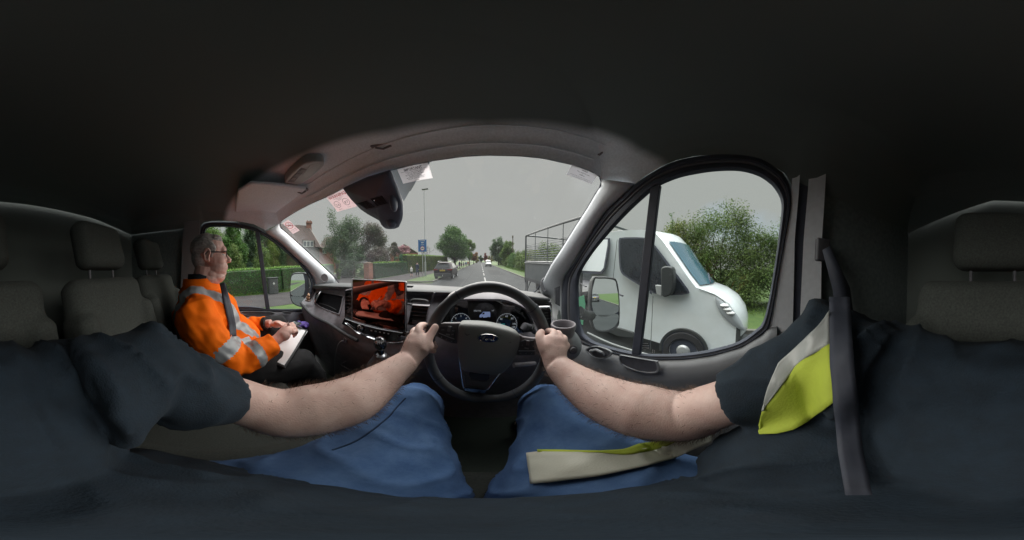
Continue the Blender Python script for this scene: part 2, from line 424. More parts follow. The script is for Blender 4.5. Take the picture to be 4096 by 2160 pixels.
# ------------------------------------------------------------------ headliner: one shell from the windscreen and door tops to the roof
bnd = ([PX(*p, -1.352) for p in [(801, 905), (815, 890), (850, 884), (898, 884), (957, 886), (1016, 897), (1062, 921)]]
       + [WS(p[0], p[1], .012) for p in rs(WT, 40)]
       + [PX(*p, .505) for p in [(2539, 736), (2576, 708), (2650, 664), (2700, 643), (2771, 626), (2859, 618), (2960, 620), (3060, 645), (3140, 694), (3180, 760), (3250, 820), (3380, 865)]]
       + [V(.50, -.5, .25)+OFF, V(.50, -.85, .26)+OFF, V(0, -.85, .42)+OFF, V(-.85, -.85, .42)+OFF, V(-1.35, -.85, .38)+OFF, V(-1.35, -.4, .36)+OFF])
cen = V(-.42, -.2, 0)
def ring(k, z, front=0):
    out = []
    for p in bnd:
        q = p-OFF; w = cen+(V(q.x, q.y, 0)-cen)*k
        out.append(V(w.x, w.y, q.z+(z-q.z)*1.0 if z else q.z)+OFF)
    return out
rings = [bnd]
for k, w in ((.985, .25), (.95, .55), (.90, .78), (.84, .93)):
    r = []
    for p in bnd:
        q = p-OFF; s = cen+(V(q.x, q.y, 0)-cen)*k; r.append(V(s.x, s.y, q.z+(.515-q.z)*w)+OFF)
    rings.append(r)
for k, z in ((.78, .522), (.70, .535), (.6, .545), (.45, .555), (.3, .56), (.15, .562), (.01, .563)): rings.append(ring(k, z))
mb = MB().grid(rings, True); mb.add([rings[-1][0]+V(-.2, -.2, .004), rings[-1][0]+V(.2, -.2, .004), rings[-1][0]+V(.2, .2, .004), rings[-1][0]+V(-.2, .2, .004)], [(0, 1, 2, 3)])
hl = mb.build('headliner', [M_HEAD, M_ROOF], van, ang=60)
hl_me = hl.data
bm = bmesh.new(); bm.from_mesh(hl_me); bmesh.ops.subdivide_edges(bm, edges=bm.edges, cuts=3, use_grid_fill=True); bm.to_mesh(hl_me); bm.free()
hl_me.polygons.foreach_set('use_smooth', [True]*len(hl_me.polygons))
# pale headliner fades to charcoal along a curve: the vignette painted into its colour
tt_m = M_HEAD.copy(); tt_m.name = 'headliner_painted_vignette'; n_, l_ = tt_m.node_tree.nodes, tt_m.node_tree.links
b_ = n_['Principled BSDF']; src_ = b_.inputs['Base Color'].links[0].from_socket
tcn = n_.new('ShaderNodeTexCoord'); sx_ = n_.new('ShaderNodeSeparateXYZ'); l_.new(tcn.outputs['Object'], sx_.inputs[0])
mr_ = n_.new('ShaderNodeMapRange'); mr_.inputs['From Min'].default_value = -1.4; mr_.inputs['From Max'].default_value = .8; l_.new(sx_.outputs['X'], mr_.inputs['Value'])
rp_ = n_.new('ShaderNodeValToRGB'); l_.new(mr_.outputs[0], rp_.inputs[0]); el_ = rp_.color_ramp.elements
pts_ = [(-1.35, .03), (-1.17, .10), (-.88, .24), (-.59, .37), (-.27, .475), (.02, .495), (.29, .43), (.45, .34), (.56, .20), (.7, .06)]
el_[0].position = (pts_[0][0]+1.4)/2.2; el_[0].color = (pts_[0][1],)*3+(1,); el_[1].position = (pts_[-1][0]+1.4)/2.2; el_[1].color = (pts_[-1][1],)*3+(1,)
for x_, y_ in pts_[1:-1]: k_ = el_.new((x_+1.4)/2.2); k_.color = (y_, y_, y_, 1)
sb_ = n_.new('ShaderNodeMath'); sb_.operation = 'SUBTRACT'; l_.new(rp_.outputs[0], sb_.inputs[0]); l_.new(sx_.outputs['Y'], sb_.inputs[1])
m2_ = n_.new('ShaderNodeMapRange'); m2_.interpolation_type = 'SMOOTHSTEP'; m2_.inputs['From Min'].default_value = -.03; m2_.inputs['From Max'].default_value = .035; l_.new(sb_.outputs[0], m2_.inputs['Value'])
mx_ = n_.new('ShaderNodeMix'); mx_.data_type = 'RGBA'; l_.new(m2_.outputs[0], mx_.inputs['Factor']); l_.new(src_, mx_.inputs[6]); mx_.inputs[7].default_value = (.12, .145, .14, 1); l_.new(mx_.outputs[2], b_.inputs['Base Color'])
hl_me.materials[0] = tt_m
# raised front rail of the headliner
r1 = [WS(p[0], p[1]-3, .014) for p in rs(WT[4:-2], 50)]
rails = MB()
for dz, dy, rr in ((.030, -.038, .004), (.075, -.095, .003)):
    rails.tube([p+V(0, dy, dz) for p in r1], rr, 6)
rails.build('headliner_ridge', M_HEAD, hl)
# lamp console, visors, clips
con = [(1138, 734), (1150, 712), (1204, 662), (1235, 650), (1280, 645), (1296, 655), (1285, 675), (1241, 713), (1200, 738), (1171, 745), (1148, 744)]
def zp(pts, z): return [PZ(u, v, z) for u, v in pts]
lc = MB(); top = cr(zp(con, .478), 3, True); lc.prism(top, (0, 0, .05))
lamp = lc.build('roof_lamp_console', mat('console_grey', (.42, .41, .41), .45), van, bevel=.006)
MB().prism(zp([(1150, 728), (1205, 672), (1228, 678), (1178, 728)], .4765), (0, 0, .02)).build('switch_panel', mat('console_inset', (.16, .13, .13), .5), lamp, bevel=.002)
for a in ((1160, 720, 1178, 715), (1176, 704, 1198, 702), (1196, 688, 1214, 684)):
    u0, v0, u1, v1 = a; MB().prism(zp([(u0, v0), (u0+12, v0-11), (u1+8, v1-6), (u1-2, v1+8)], .4745), (0, 0, .01)).build('switch', M_STK if 0 else mat('console_button', (.22, .18, .18), .5), lamp, bevel=.002)
MB().prism(zp([(1210, 700), (1240, 660), (1272, 655), (1282, 662), (1248, 700), (1222, 712)], .4765), (0, 0, .02)).build('lamp_lens', mat('lamp_lens', (.55, .55, .54), .25, trans=.3), lamp, bevel=.002)
vis = [(939, 866), (945, 810), (953, 765), (1005, 734), (1110, 742), (1226, 758), (1180, 795), (1110, 845), (1071, 879), (1010, 875)]
vm = MB(); P0 = zp(vis, .455); vm.prism(P0, (0, 0, .022)); visor = vm.build('sun_visor', M_HEAD, van, bevel=.008)
def clip(u0, v0, u1, v1, z, nm='visor_clip'):
    a = PZ(u0, v0, z); b = PZ(u1, v1, z); c = (a+b)/2; L = (b-a).length
    R = Matrix.Rotation(atan2((b-a).y, (b-a).x), 3, 'Z')
    m = MB().rbox(c+V(0, 0, .006), (L, .03, .014), .007, R); m.tube([c+R @ V(-L*.3, 0, -.004), c+R @ V(0, .004, -.016), c+R @ V(L*.35, 0, -.006)], .005, 8)
    m.build(nm, M_DASH, van)
clip(1180, 768, 1232, 760, .462); clip(1484, 592, 1580, 576, .50); clip(2372, 612, 2422, 600, .47)

# ------------------------------------------------------------------ door frames, glass and cards
def chain(segs, x, n=28):
    out = []
    for s in segs:
        out += rs(cr(s, 5), n+1)[:-1]
    return [PX(p[0], p[1], x) if not callable(x) else x(p[0], p[1]) for p in out]
def doorframe(outer, inner, x, sgn, par):
    O = chain(outer, x); I = chain(inner, x)
    rows = []
    for t, dx in ((0, 0), (.18, -.010), (.40, -.012), (.46, -.004)): rows.append([o.lerp(i, t)+V(sgn*dx, 0, 0) for o, i in zip(O, I)])
    f = MB().grid(rows, True).build('door_seal', M_RUB, par, ang=50)
    rows = [[o.lerp(i, t)+V(sgn*dx, 0, 0) for o, i in zip(O, I)] for t, dx in ((.46, -.004), (.5, -.009), (.56, -.009), (.60, -.002))]
    MB().grid(rows, True).build('seal_lip', M_SEALGREY, f)
    rows = [[o.lerp(i, t)+V(sgn*dx, 0, 0) for o, i in zip(O, I)] for t, dx in ((.60, -.002), (.68, -.008), (.95, -.008), (1, 0), (1, .012))]
    MB().grid(rows, True).build('window_frame', M_RUB, par, ang=50)
    cc = sum(I, Vector())/len(I)
    MB().grid([[p+V(sgn*.002, 0, 0) for p in O], [cc+(p-cc)*1.06+V(sgn*.004, 0, 0) for p in O], [cc+(p-cc)*1.16+V(sgn*.03, 0, 0) for p in O]], True).build('frame_flange', M_ROOF, f)
    MB().grid([[p+V(sgn*.006, 0, 0) for p in I], [cc+V(sgn*.006, 0, 0)+(p-cc)*.01 for p in I]], True).build('window_glass', M_SG, par)
    return O, I
rd = MB(); ld = MB()
R_out = [[(2258, 1345), (2246, 1290), (2246, 1209), (2250, 1139), (2259, 1103), (2283, 1071), (2326, 1000), (2373, 920), (2429, 839), (2502, 772), (2539, 736), (2576, 710)],
         [(2576, 710), (2650, 666), (2700, 645), (2771, 628), (2859, 618), (2960, 620), (3050, 638), (3130, 690)],
         [(3130, 690), (3160, 745), (3166, 830), (3143, 950), (3115, 1100), (3087, 1262), (3075, 1310)],
         [(3075, 1310), (3050, 1334), (2966, 1385), (2852, 1418), (2742, 1434), (2631, 1437), (2559, 1433), (2466, 1416), (2372, 1388), (2300, 1362), (2258, 1345)]]
R_in = [[(2330, 1335), (2314, 1280), (2308, 1197), (2311, 1109), (2344, 1042), (2410, 954), (2510, 844), (2598, 763)],
        [(2598, 763), (2638, 736), (2705, 708), (2771, 692), (2859, 679), (2960, 678), (3040, 700), (3090, 735)],
        [(3090, 735), (3118, 775), (3130, 830), (3112, 987), (3084, 1169), (3062, 1269), (3045, 1307)],
        [(3045, 1307), (2963, 1368), (2852, 1401), (2742, 1418), (2631, 1421), (2559, 1417), (2466, 1398), (2372, 1368), (2330, 1335)]]
def card(toprow, x, sgn, mats, name='door'):
    rows = [toprow]
    for dv_, dx in ((8, .012), (40, .03), (90, .035), (150, .02), (200, .012)):
        rows.append([PX(p[0], p[1]+dv_, x-sgn*dx) for p in card.px])
    last = rows[-1]
    for dz, dx in ((-.10, .035), (-.25, .05), (-.5, .04), (-.75, 0)):
        rows.append([V(x-sgn*dx, p.y, p.z+dz) for p in last])
    return MB().grid(rows).build(name, mats, van, ang=50)
pxs = rs([(2225, 1330), (2258, 1345), (2300, 1362), (2372, 1388), (2466, 1416), (2559, 1433), (2631, 1437), (2742, 1434), (2852, 1418), (2966, 1385), (3050, 1334), (3075, 1306), (3108, 1300)], 40)
card.px = pxs
doorR = card([PX(p[0], p[1], .505) for p in pxs], .505, 1, M_DOOR); doorR['label'] = 'grey driver door with handle recess, storage pocket and divided window'
doorframe(R_out, R_in, .505, 1, doorR)
vb = [(2601, 750), (2640, 738), (2558, 1419), (2525, 1415)]
MB().prism([PX(*p, .498) for p in vb], (.016, 0, 0)).build('window_divider', M_RUB, doorR, bevel=.003)
# door handle and pocket: raised rims round flat dark plates painted as shaded recesses
def recess(pts, x, sgn, depth, par, name, m_in, m_rim=None, rim=.004, rimw=1.10):
    P = cr([PX(*p, x) for p in pts], 4, True); c = sum(P, Vector())/len(P)
    s = sgn
    rows = [[c+(p-c)*k+V(s*d, 0, 0) for p in P] for k, d in ((rimw, .003), (rimw-.02, -rim), (1.0, -rim), (.97, .0))]
    o = MB().grid(rows, True).build(name, m_rim or M_DOOR, par, ang=50)
    rows = [[c+(p-c)*k+V(s*d, 0, 0) for p in P] for k, d in ((.97, -.001), (.86, -.0006), (.01, -.0005))]
    MB().grid(rows, True).build(name+'_shade_plate', m_in, o)  # flat plate, the shade of the recess put into its dark colour
    return o
xh = .4655
hr = recess([(2350, 1402), (2365, 1390), (2395, 1388), (2436, 1404), (2438, 1420), (2410, 1432), (2375, 1426)], xh, 1, .02, doorR, 'handle_recess', M_DARK, rimw=1.16)
MB().tube([PX(2362, 1404, xh-.006), PX(2385, 1400, xh-.016), PX(2408, 1410, xh-.012), PX(2418, 1420, xh-.006)], .007, 8).build('door_handle', M_DOOR, doorR)
recess([(2484, 1426), (2500, 1424), (2610, 1443), (2624, 1450), (2630, 1478), (2616, 1488), (2560, 1484), (2500, 1462), (2486, 1448)], .4665, 1, .03, doorR, 'door_pocket', M_DARK, rimw=1.1)
# approval marks etched on the glass
mk = MB()
for a in ((2565, 1372, 2592, 1374), (2562, 1381, 2596, 1383), (2562, 1390, 2596, 1392), (2574, 1398, 2584, 1400)):
    mk.add([PX(a[0], a[1], .509), PX(a[2], a[1]+1, .509), PX(a[2], a[3]+1, .509), PX(a[0], a[3], .509)], [(0, 1, 2, 3)])
for u in (2611, 2618):
    mk.add([PX(u-2, 1402, .509), PX(u+2, 1402, .509), PX(u, 1396 if u == 2611 else 1410, .509)], [(0, 1, 2)])
    mk.add([PX(u-.6, 1400, .509), PX(u+.6, 1400, .509), PX(u+.6, 1412, .509), PX(u-.6, 1412, .509)], [(0, 1, 2, 3)])
mk.build('glass_marking', M_WHT, doorR)

# passenger door
L_out = [[(1262, 1246), (1262, 1180), (1263, 1135), (1251, 1106), (1222, 1067), (1178, 1026), (1119, 970), (1060, 929), (1016, 908)],
         [(1016, 908), (957, 893), (898, 888), (827, 890), (806, 905)],
         [(806, 905), (800, 944), (795, 1100), (790, 1245)],
         [(790, 1245), (1000, 1246), (1262, 1246)]]
L_in = [[(1215, 1236), (1244, 1150), (1240, 1115), (1222, 1085), (1192, 1053), (1134, 1000), (1075, 955), (1022, 924)],
        [(1022, 924), (986, 916), (927, 908), (848, 907), (830, 912)],
        [(830, 912), (821, 930), (816, 1100), (810, 1225)],
        [(810, 1225), (998, 1226), (1080, 1236), (1215, 1236)]]
pxs = rs([(560, 1235), (790, 1240), (990, 1242), (1080, 1244), (1262, 1246)], 30); card.px = pxs
doorL = card([PX(p[0], p[1], -1.355) for p in pxs], -1.355, -1, mat('door_plastic_dark', (.12, .12, .14), .5, bump=.3, bscale=900)); doorL['label'] = 'dark grey passenger door with divided window'
doorframe(L_out, L_in, -1.355, -1, doorL)
MB().prism([PX(*p, -1.348) for p in [(1022, 922), (1039, 929), (1080, 1237), (1064, 1236)]], (-.016, 0, 0)).build('window_divider', M_RUB, doorL, bevel=.003)
recess([(968, 1247), (1030, 1246), (1090, 1250), (1086, 1262), (1040, 1266), (980, 1258)], -1.325, -1, .03, doorL, 'door_pocket', M_DARK)
recess([(1128, 1250), (1145, 1247), (1162, 1250), (1160, 1256), (1142, 1257)], -1.325, -1, .02, doorL, 'handle_recess', M_DARK)

# B pillars, walls, bulkhead and floor of the cab
def strip(cols, x, m, name, th=.0):
    """vertical strips between polylines of pixels"""
    rows = [[PX(p[0], p[1], xx) for p in rs(c, 12)] for c, xx in cols]
    rows = [[V(r[0].x, r[0].y, H+.60)]+r+[V(r[-1].x, r[-1].y, r[-1].z-.7)] for r in rows]
    return MB().grid(rows).build(name, m, van, ang=50)
a = [(3166, 760), (3166, 830), (3143, 950), (3115, 1100), (3087, 1262), (3075, 1330)]
b = [(3196, 760), (3190, 830), (3179, 950), (3176, 1100), (3172, 1266), (3170, 1340)]
c = [(3232, 760), (3226, 830), (3215, 950), (3208, 1100), (3200, 1266), (3200, 1340)]
d = [(3300, 760), (3296, 830), (3288, 950), (3285, 1100), (3283, 1266), (3283, 1340)]
strip([(a, .507), (a, .500), (b, .490), (b, .505)], 0, M_TRIM, 'b_pillar_edge')
strip([(b, .506), (b, .497), (c, .495), (c, .503)], 0, M_RUB, 'b_pillar_seal')
strip([(c, .505), (c, .488), (d, .470), (d, .50)], 0, M_TRIM, 'b_pillar_trim')
dark = MB()
def wallgrid(p0, p1, p2, p3, n=6):
    P = [Vector(p) for p in (p0, p1, p2, p3)]
    dark.grid([[P[0].lerp(P[1], i/n).lerp(P[3].lerp(P[2], i/n), j/n)+OFF for i in range(n+1)] for j in range(n+1)])
wallgrid((.495, -.22, .62), (.495, -.9, .62), (.495, -.9, -1.1), (.495, -.22, -1.1))
dark.build('side_lining', M_ROOF, van)
dark = MB(); wallgrid((.513, -.03, -.30), (.513, -.9, -.30), (.513, -.9, -1.12), (.513, -.03, -1.12)); dark.build('side_lining', M_ROOF, van)
dark = MB(); wallgrid((.6, -.86, .7), (-1.4, -.86, .7), (-1.4, -.86, -1.15), (.6, -.86, -1.15)); dark.build('bulkhead', mat('bulkhead_grey', (.10, .115, .108), .9, var=.06, vscale=5), van)
dark = MB(); wallgrid((.6, -.9, -1.12), (-1.45, -.9, -1.12), (-1.45, 1.3, -1.12), (.6, 1.3, -1.12)); dark.build('cab_floor', mat('floor_rubber', (.05, .065, .052), .8, bump=.4, bscale=150), van)
dark = MB(); wallgrid((-1.352, -.30, .6), (-1.352, -.9, .6), (-1.352, -.9, -1.1), (-1.352, -.30, -1.1)); dark.build('side_lining', M_ROOF, van)
strip([([(735, 905), (728, 1000), (720, 1230)], -1.35), ([(735, 905), (728, 1000), (720, 1230)], -1.33), ([(800, 905), (795, 1000), (786, 1235)], -1.33), ([(802, 905), (797, 1000), (788, 1235)], -1.352)], 0, mat('pillar_grey', (.2, .2, .21), .6), 'b_pillar_trim')

# ------------------------------------------------------------------ dashboard
lipx = [(1236, 1152), (1257, 1141), (1330, 1143), (1409, 1146), (1624, 1161), (1800, 1166), (1960, 1174), (2060, 1184), (2130, 1196), (2204, 1206)]
n = 44
back = [WS(p[0], p[1], -.01) for p in rs([(1262, 1128), (1300, 1129), (1356, 1131), (1409, 1133), (1622, 1137), (1700, 1139), (1828, 1147), (1960, 1153), (2080, 1161), (2150, 1170), (2204, 1190)], n)]
lip = [PY(p[0], p[1], .80) for p in rs(lipx, n)]
lipl = [PY(p[0], p[1]+9, .795) for p in rs(lipx, n)]
dt = MB().grid([back, [a_.lerp(b_, .5)+V(0, 0, .004) for a_, b_ in zip(back, lip)], [a_.lerp(b_, .92)+V(0, 0, .004) for a_, b_ in zip(back, lip)], lip, [p+V(0, -.006, -.004) for p in lip], lipl])
R2 = rs([(1236, 1172), (1257, 1158), (1409, 1164), (1624, 1178), (1800, 1184), (1960, 1192), (2130, 1212), (2208, 1222)], n)
R3 = rs([(1222, 1190), (1300, 1215), (1409, 1230), (1624, 1245), (1960, 1260), (2116, 1262), (2212, 1262)], n)
R4 = rs([(1203, 1212), (1250, 1266), (1320, 1306), (1383, 1350), (1500, 1392), (1624, 1412), (1960, 1425), (2130, 1400), (2222, 1330)], n)
R5 = rs([(1208, 1240), (1256, 1300), (1330, 1352), (1390, 1400), (1500, 1440), (1624, 1462), (1960, 1470), (2130, 1460), (2230, 1400)], n)
R6 = rs([(1215, 1330), (1270, 1400), (1340, 1450), (1400, 1500), (1500, 1530), (1624, 1550), (1960, 1560), (2130, 1540), (2240, 1480)], n)
body = MB().grid([lipl, [PY(p[0], p[1], .84) for p in R2], [PY(p[0], p[1], .77) for p in R3], [PY(p[0], p[1], .655) for p in R4],
                  [PY(p[0], p[1], .66) for p in R5], [PY(p[0], p[1], .74) for p in R6], [PY(p[0], p[1]+60, .85) for p in R6], [V(PY(p[0], p[1]+60, .85).x, .86, H-1.12) for p in R6]])
dash = body.build('dashboard', M_DASH, van, ang=45)
dt.build('dash_top', M_DASHTOP, dash, ang=60)
m = MB().tube([PY(p[0], p[1], .648) for p in cr([(1203, 1212), (1250, 1262), (1320, 1298), (1383, 1338), (1430, 1362)], 4)], .011, 8); m.build('dash_edge_roll', M_DASHTOP, dash)
MB().plate([PY(*p, .79) for p in [(1590, 1141), (1655, 1143), (1648, 1151), (1590, 1149)]], .004).build('dash_slot', M_DARK, dash)
# open shelf on the passenger side with its clutter; shade inside painted as a flat black sheet
sh = [(1262, 1176), (1275, 1169), (1366, 1184), (1370, 1196), (1357, 1250), (1345, 1252), (1280, 1226), (1256, 1200)]
from mathutils.bvhtree import BVHTree
bd_ = BVHTree.FromPolygons([v.co[:] for v in dash.data.vertices], [p.vertices[:] for p in dash.data.polygons])
def ond(u, v, lift):
    w = dirv(u, v); h = bd_.ray_cast(OFF, w, 3); return OFF+w*((h[3] if h[0] is not None else .9)-lift)
shc = cr(sh, 3, True); cu_ = sum(shc, Vector((0, 0)))/len(shc) if 0 else Vector((1315, 1210))
rows = [[ond(*(cu_+(Vector(p)-cu_)*k), l) for p in shc] for k, l in ((1.10, .001), (1.06, .009), (1.0, .010), (.96, .002))]
shelf = MB().grid(rows, True).build('dash_shelf', M_DASH, dash, ang=40)
rows = [[ond(*(cu_+(Vector(p)-cu_)*k), .003) for p in shc] for k in (.98, .75, .5, .25, .01)]
MB().grid(rows, True).build('shelf_shade', mat('shelf_shade_black', (.006, .006, .007), .9, spec=.1), shelf)
ln_ = [ond(*p, .008) for p in cr([(1275, 1212), (1310, 1222), (1345, 1240)], 3)]; MB().tube(ln_, .003, 6).build('shelf_lip', M_DASHTOP, shelf)
def bits(o, f):
    for p in o.data.polygons: p.material_index = f(p)

# touchscreen
scr = [(1409, 1117), (1622, 1127), (1622, 1331), (1516, 1308), (1409, 1278)]
P = [PY(*p, .695) for p in [(1409, 1117), (1622, 1127), (1622, 1331), (1409, 1278)]]
fr = MB(); C4 = P; ctr = sum(P, Vector())/4
fr.prism([ctr+(p-ctr)*1.0 for p in P], (0, .022, 0)); screen = fr.build('touchscreen', M_GLOSS, dash, bevel=.005); screen['label'] = 'large glossy touchscreen mirroring the orange jacket'
Pi = [ctr+(p-ctr)*.965+V(0, -.0015, 0) for p in P]
MB().add(Pi, [(0, 1, 2, 3)]).build('screen_panel', M_SCREEN, screen)
MB().tube([P[3]+V(0, -.001, .001), P[0]+V(-.001, -.001, .001), P[1]+V(.001, -.001, .001), P[2]+V(.001, -.001, 0)], .0028, 6).build('screen_bezel', mat('bezel_silver', (.45, .46, .48), .3, metal=.6), screen)
# gloss panel with chrome edge, knob and buttons below the screen
gp = [(1377, 1270), (1409, 1282), (1516, 1312), (1640, 1330), (1640, 1352), (1612, 1364), (1555, 1366), (1494, 1352), (1433, 1329), (1366, 1296)]
MB().prism([PY(*p, .672) for p in gp], (0, .03, 0)).build('control_panel', mat('control_gloss', (.20, .20, .21), .04, metal=.9), dash, bevel=.003)
MB().tube([PY(*p, .666) for p in cr([(1381, 1292), (1405, 1312), (1433, 1333), (1494, 1356), (1530, 1366)], 4)], [.0015]+[.004]*14+[.002]*2, 6).build('chrome_trim', M_CHROME, dash)
MB().tube([PY(*p, .666) for p in cr([(1550, 1370), (1580, 1372), (1612, 1367)], 4)], [.002]+[.0035]*7+[.001], 6).build('chrome_trim', M_CHROME, dash)
MB().tube([PY(*p, .668) for p in cr([(1381, 1275), (1440, 1296), (1516, 1316), (1610, 1332)], 4)], .0018, 6).build('chrome_trim', M_SATIN, dash)
kc = PY(1443, 1312, .668); kn = MB().lathe(kc, [(.022, 0), (.022, .008), (.018, .012), (.015, .012), (.014, .009), (.001, .009)], (0, -1, .1), 24); kn.build('volume_knob', [M_CHROME], dash)
MB().lathe(kc+V(0, -.0105, 0), [(.014, 0), (.001, .001)], (0, -1, .1), 20).build('knob_cap', M_GLOSS, dash)
bm_ = MB()
for i in range(5):
    u = 1482+i*17; v = 1320+i*3.2; bm_.plate([PY(u, v, .670), PY(u+6, v+1, .670), PY(u+6, v+5, .670), PY(u, v+4, .670)], .001)
bm_.build('button_marking', M_WHT, dash)
# air vents
def vent(q, ns, y, tab=None, frame=M_DASH, chrome=False):
    P = [PY(*p, y) for p in q]; f = MB(); ctr = sum(P, Vector())/4
    rows = [[ctr+(p-ctr)*k+V(0, dy, 0) for p in P] for k, dy in ((1.12, .01), (1.08, -.006), (1.0, -.006), (.97, .02), (.01, .022))]
    o = f.grid(rows, True).build('air_vent', [frame, M_DARK], dash, ang=30); bits(o, lambda p: 1 if p.center.y > y+.006 else 0)
    for k in range(ns):
        t = (k+.6)/ns; a_ = P[0].lerp(P[3], t); b_ = P[1].lerp(P[2], t)
        m = MB(); mid = (a_+b_)/2; L = (b_-a_); R = Matrix.Rotation(radians(-28), 3, 'X')
        w = .012
        m.prism([a_+V(0, -.004, .000), b_+V(0, -.004, .000), b_+V(0, w, .007), a_+V(0, w, .007)], (0, .0, .003))
        m.build('vent_slat', mat('slat_grey', (.075, .076, .08), .4, spec=.7), o)
    if tab:
        MB().prism([PY(*p, y-.008) for p in tab], (0, .012, 0)).build('vent_tab', mat('tab_grey', (.12, .12, .125), .4), o, bevel=.002)
    return o
vent([(1384, 1165), (1408, 1160), (1408, 1272), (1382, 1262)], 7, .73, [(1388, 1238), (1405, 1232), (1405, 1246), (1388, 1252)])
vent([(1652, 1222), (1714, 1226), (1700, 1300), (1634, 1296)], 5, .70, [(1648, 1282), (1678, 1284), (1676, 1297), (1646, 1295)])
vr = vent([(2164, 1232), (2196, 1232), (2204, 1314), (2172, 1314)], 7, .66)
MB().tube([PY(*p, .650) for p in [(2156, 1229), (2199, 1227), (2203, 1240), (2210, 1322), (2204, 1326)]], .004, 8).build('chrome_trim', M_CHROME, vr)
MB().prism([PY(*p, .70) for p in [(2110, 1183), (2160, 1190), (2200, 1193), (2204, 1203), (2195, 1210), (2120, 1206)]], (0, .10, 0)).build('dash_top_corner', M_DASHTOP, dash, bevel=.008)
MB().tube([PY(*p, .735) for p in cr([(1644, 1206), (1656, 1199), (1700, 1202), (1711, 1208)], 3)], .006, 8).build('tray_handle', M_DASHTOP, dash)
MB().tube([PY(*p, .745) for p in [(1620, 1160), (1622, 1215), (1722, 1222), (1738, 1170)]], .004, 6).build('dash_seam', M_DARK, dash)
# instrument cluster under its hood
arc = cr([(1738, 1330), (1750, 1262), (1775, 1222), (1822, 1203), (1868, 1196), (1960, 1196), (2020, 1199), (2082, 1222), (2112, 1245), (2132, 1285), (2140, 1330)], 4)
A0 = [PY(p[0], p[1], .60) for p in arc]
hood = MB().grid([[p+V(0, .14, .02) for p in A0], [p+V(0, .012, .008) for p in A0], A0, [p+V(0, .004, -.008) for p in A0], [PY(p[0]+(1940-p[0])*.06, p[1]+(1290-p[1])*.08, .66) for p in arc]])
hd = hood.build('cluster_hood', M_DASH, dash, ang=50)
cf = MB().prism([PY(p[0]+(1940-p[0])*.05, p[1]+(1290-p[1])*.07, .658) for p in arc], (0, .01, 0)); cl = cf.build('instrument_cluster', M_GLOSS, dash)
def dial(cx, cy, r, par, labels, ang, ticks=21, lens=None):
    q = [PY(cx-50, cy-50, .6555), PY(cx+50, cy-50, .6555), PY(cx+50, cy+50, .6555), PY(cx-50, cy+50, .6555)]
    m = MB(); qring(m, q, .5, .5, r/100, 1, .008, .0, a0=-30, a1=210)
    for i in range(ticks):
        a_ = radians(-30+240*i/(ticks-1)); L = .05 if i % 2 == 0 else .03
        m.add([qpt(q, .5+(r/100-k)*cos(a_+s), .5-(r/100-k)*sin(a_+s), 0) for k, s in ((.0, -.012), (.0, .012), (L, .012), (L, -.012))], [(0, 1, 2, 3)])
    for s, a_ in labels: put_text(m, s, q, .5+(r/100-.11)*cos(radians(a_)), .5-(r/100-.11)*sin(radians(a_)), .10, 1, lift=0)
    m.build('dial', M_GLOW, par)
    a_ = radians(ang); n_ = MB(); n_.add([qpt(q, .5+k*cos(a_)+s*sin(a_), .5-k*sin(a_)+s*cos(a_), .0008) for k, s in ((.08, -.008), (.08, .008), (r/100, .004), (r/100, -.004))], [(0, 1, 2, 3)])
    n_.build('needle', M_CYAN, par)
dial(1844, 1292, 40, cl, [('1', 175), ('2', 135), ('3', 90), ('4', 45), ('5', 5)], 172)
dial(2027, 1294, 41, cl, [('20', 180), ('40', 140), ('60', 92), ('80', 45), ('100', 0), ('120', -25)], 181)
# a small picture of a van on the display
q = [PY(1915, 1243, .6555), PY(1962, 1243, .6555), PY(1962, 1276, .6555), PY(1915, 1276, .6555)]
m = MB(); m.add([qpt(q, a_, b_, 0) for a_, b_ in ((.38, .12), (.95, .12), (.98, .3), (.98, .75), (.3, .85), (.06, .78), (.08, .5), (.22, .4))], [tuple(range(8))])
m.build('display_image', mat('display_blue', (.20, .26, .45), .5, emit=.25), cl)
m = MB(); m.add([qpt(q, a_, b_, .0008) for a_, b_ in ((.38, .2), (.5, .2), (.48, .42), (.26, .42))], [(0, 1, 2, 3)])
for x in (.3, .8): m.add([qpt(q, x+.08*cos(t), .82-.11*sin(t), .0008) for t in [2*pi*i/10 for i in range(10)]], [tuple(range(10))])
m.build('display_image', M_GLOSS, cl)
q = [PY(1890, 1235, .6555), PY(1990, 1235, .6555), PY(1990, 1250, .6555), PY(1890, 1250, .6555)]
m = MB(); put_text(m, '0021746', q, .2, .55, .55, 6.6, lift=0); m.build('display_text', M_GLOW, cl); m = MB(); put_text(m, '14°', q, .82, .5, .55, 6.6, lift=0); m.build('display_text', M_GLOW, cl)

# wiper stalk
st = MB().tube([PY(2140, 1330, .60), PY(2120, 1308, .58), PY(2100, 1306, .565), PY(2088, 1320, .56)], [.009, .012, .016, .012], 10)
stk = st.build('wiper_stalk', M_DARK, dash)
m = MB().tube([PY(2128, 1313, .578), PY(2122, 1309, .576)], [.0145, .0145], 12); m.build('stalk_ring', M_DASHTOP, stk)
# cup holder and mirror knob
cc = PY(2254, 1300, .52)
ch = MB().lathe(cc, [(.040, -.05), (.043, -.02), (.048, 0), (.046, .005), (.041, .005), (.038, 0), (.036, -.045), (.001, -.045)], (0, 0, 1), 28)
ch.build('cup_holder', M_DASH, dash, ang=50)
MB().ell(cc+V(.012, .02, -.090), (.066, .085, .068), n=24, m=16).build('dash_side_pod', M_DOOR, dash)
kc = PY(2290, 1398, .43); MB().lathe(kc, [(.016, 0), (.016, .006), (.010, .008), (.009, .014), (.001, .015)], V(-.3, -1, .3), 16).build('mirror_switch', M_DARK, dash)

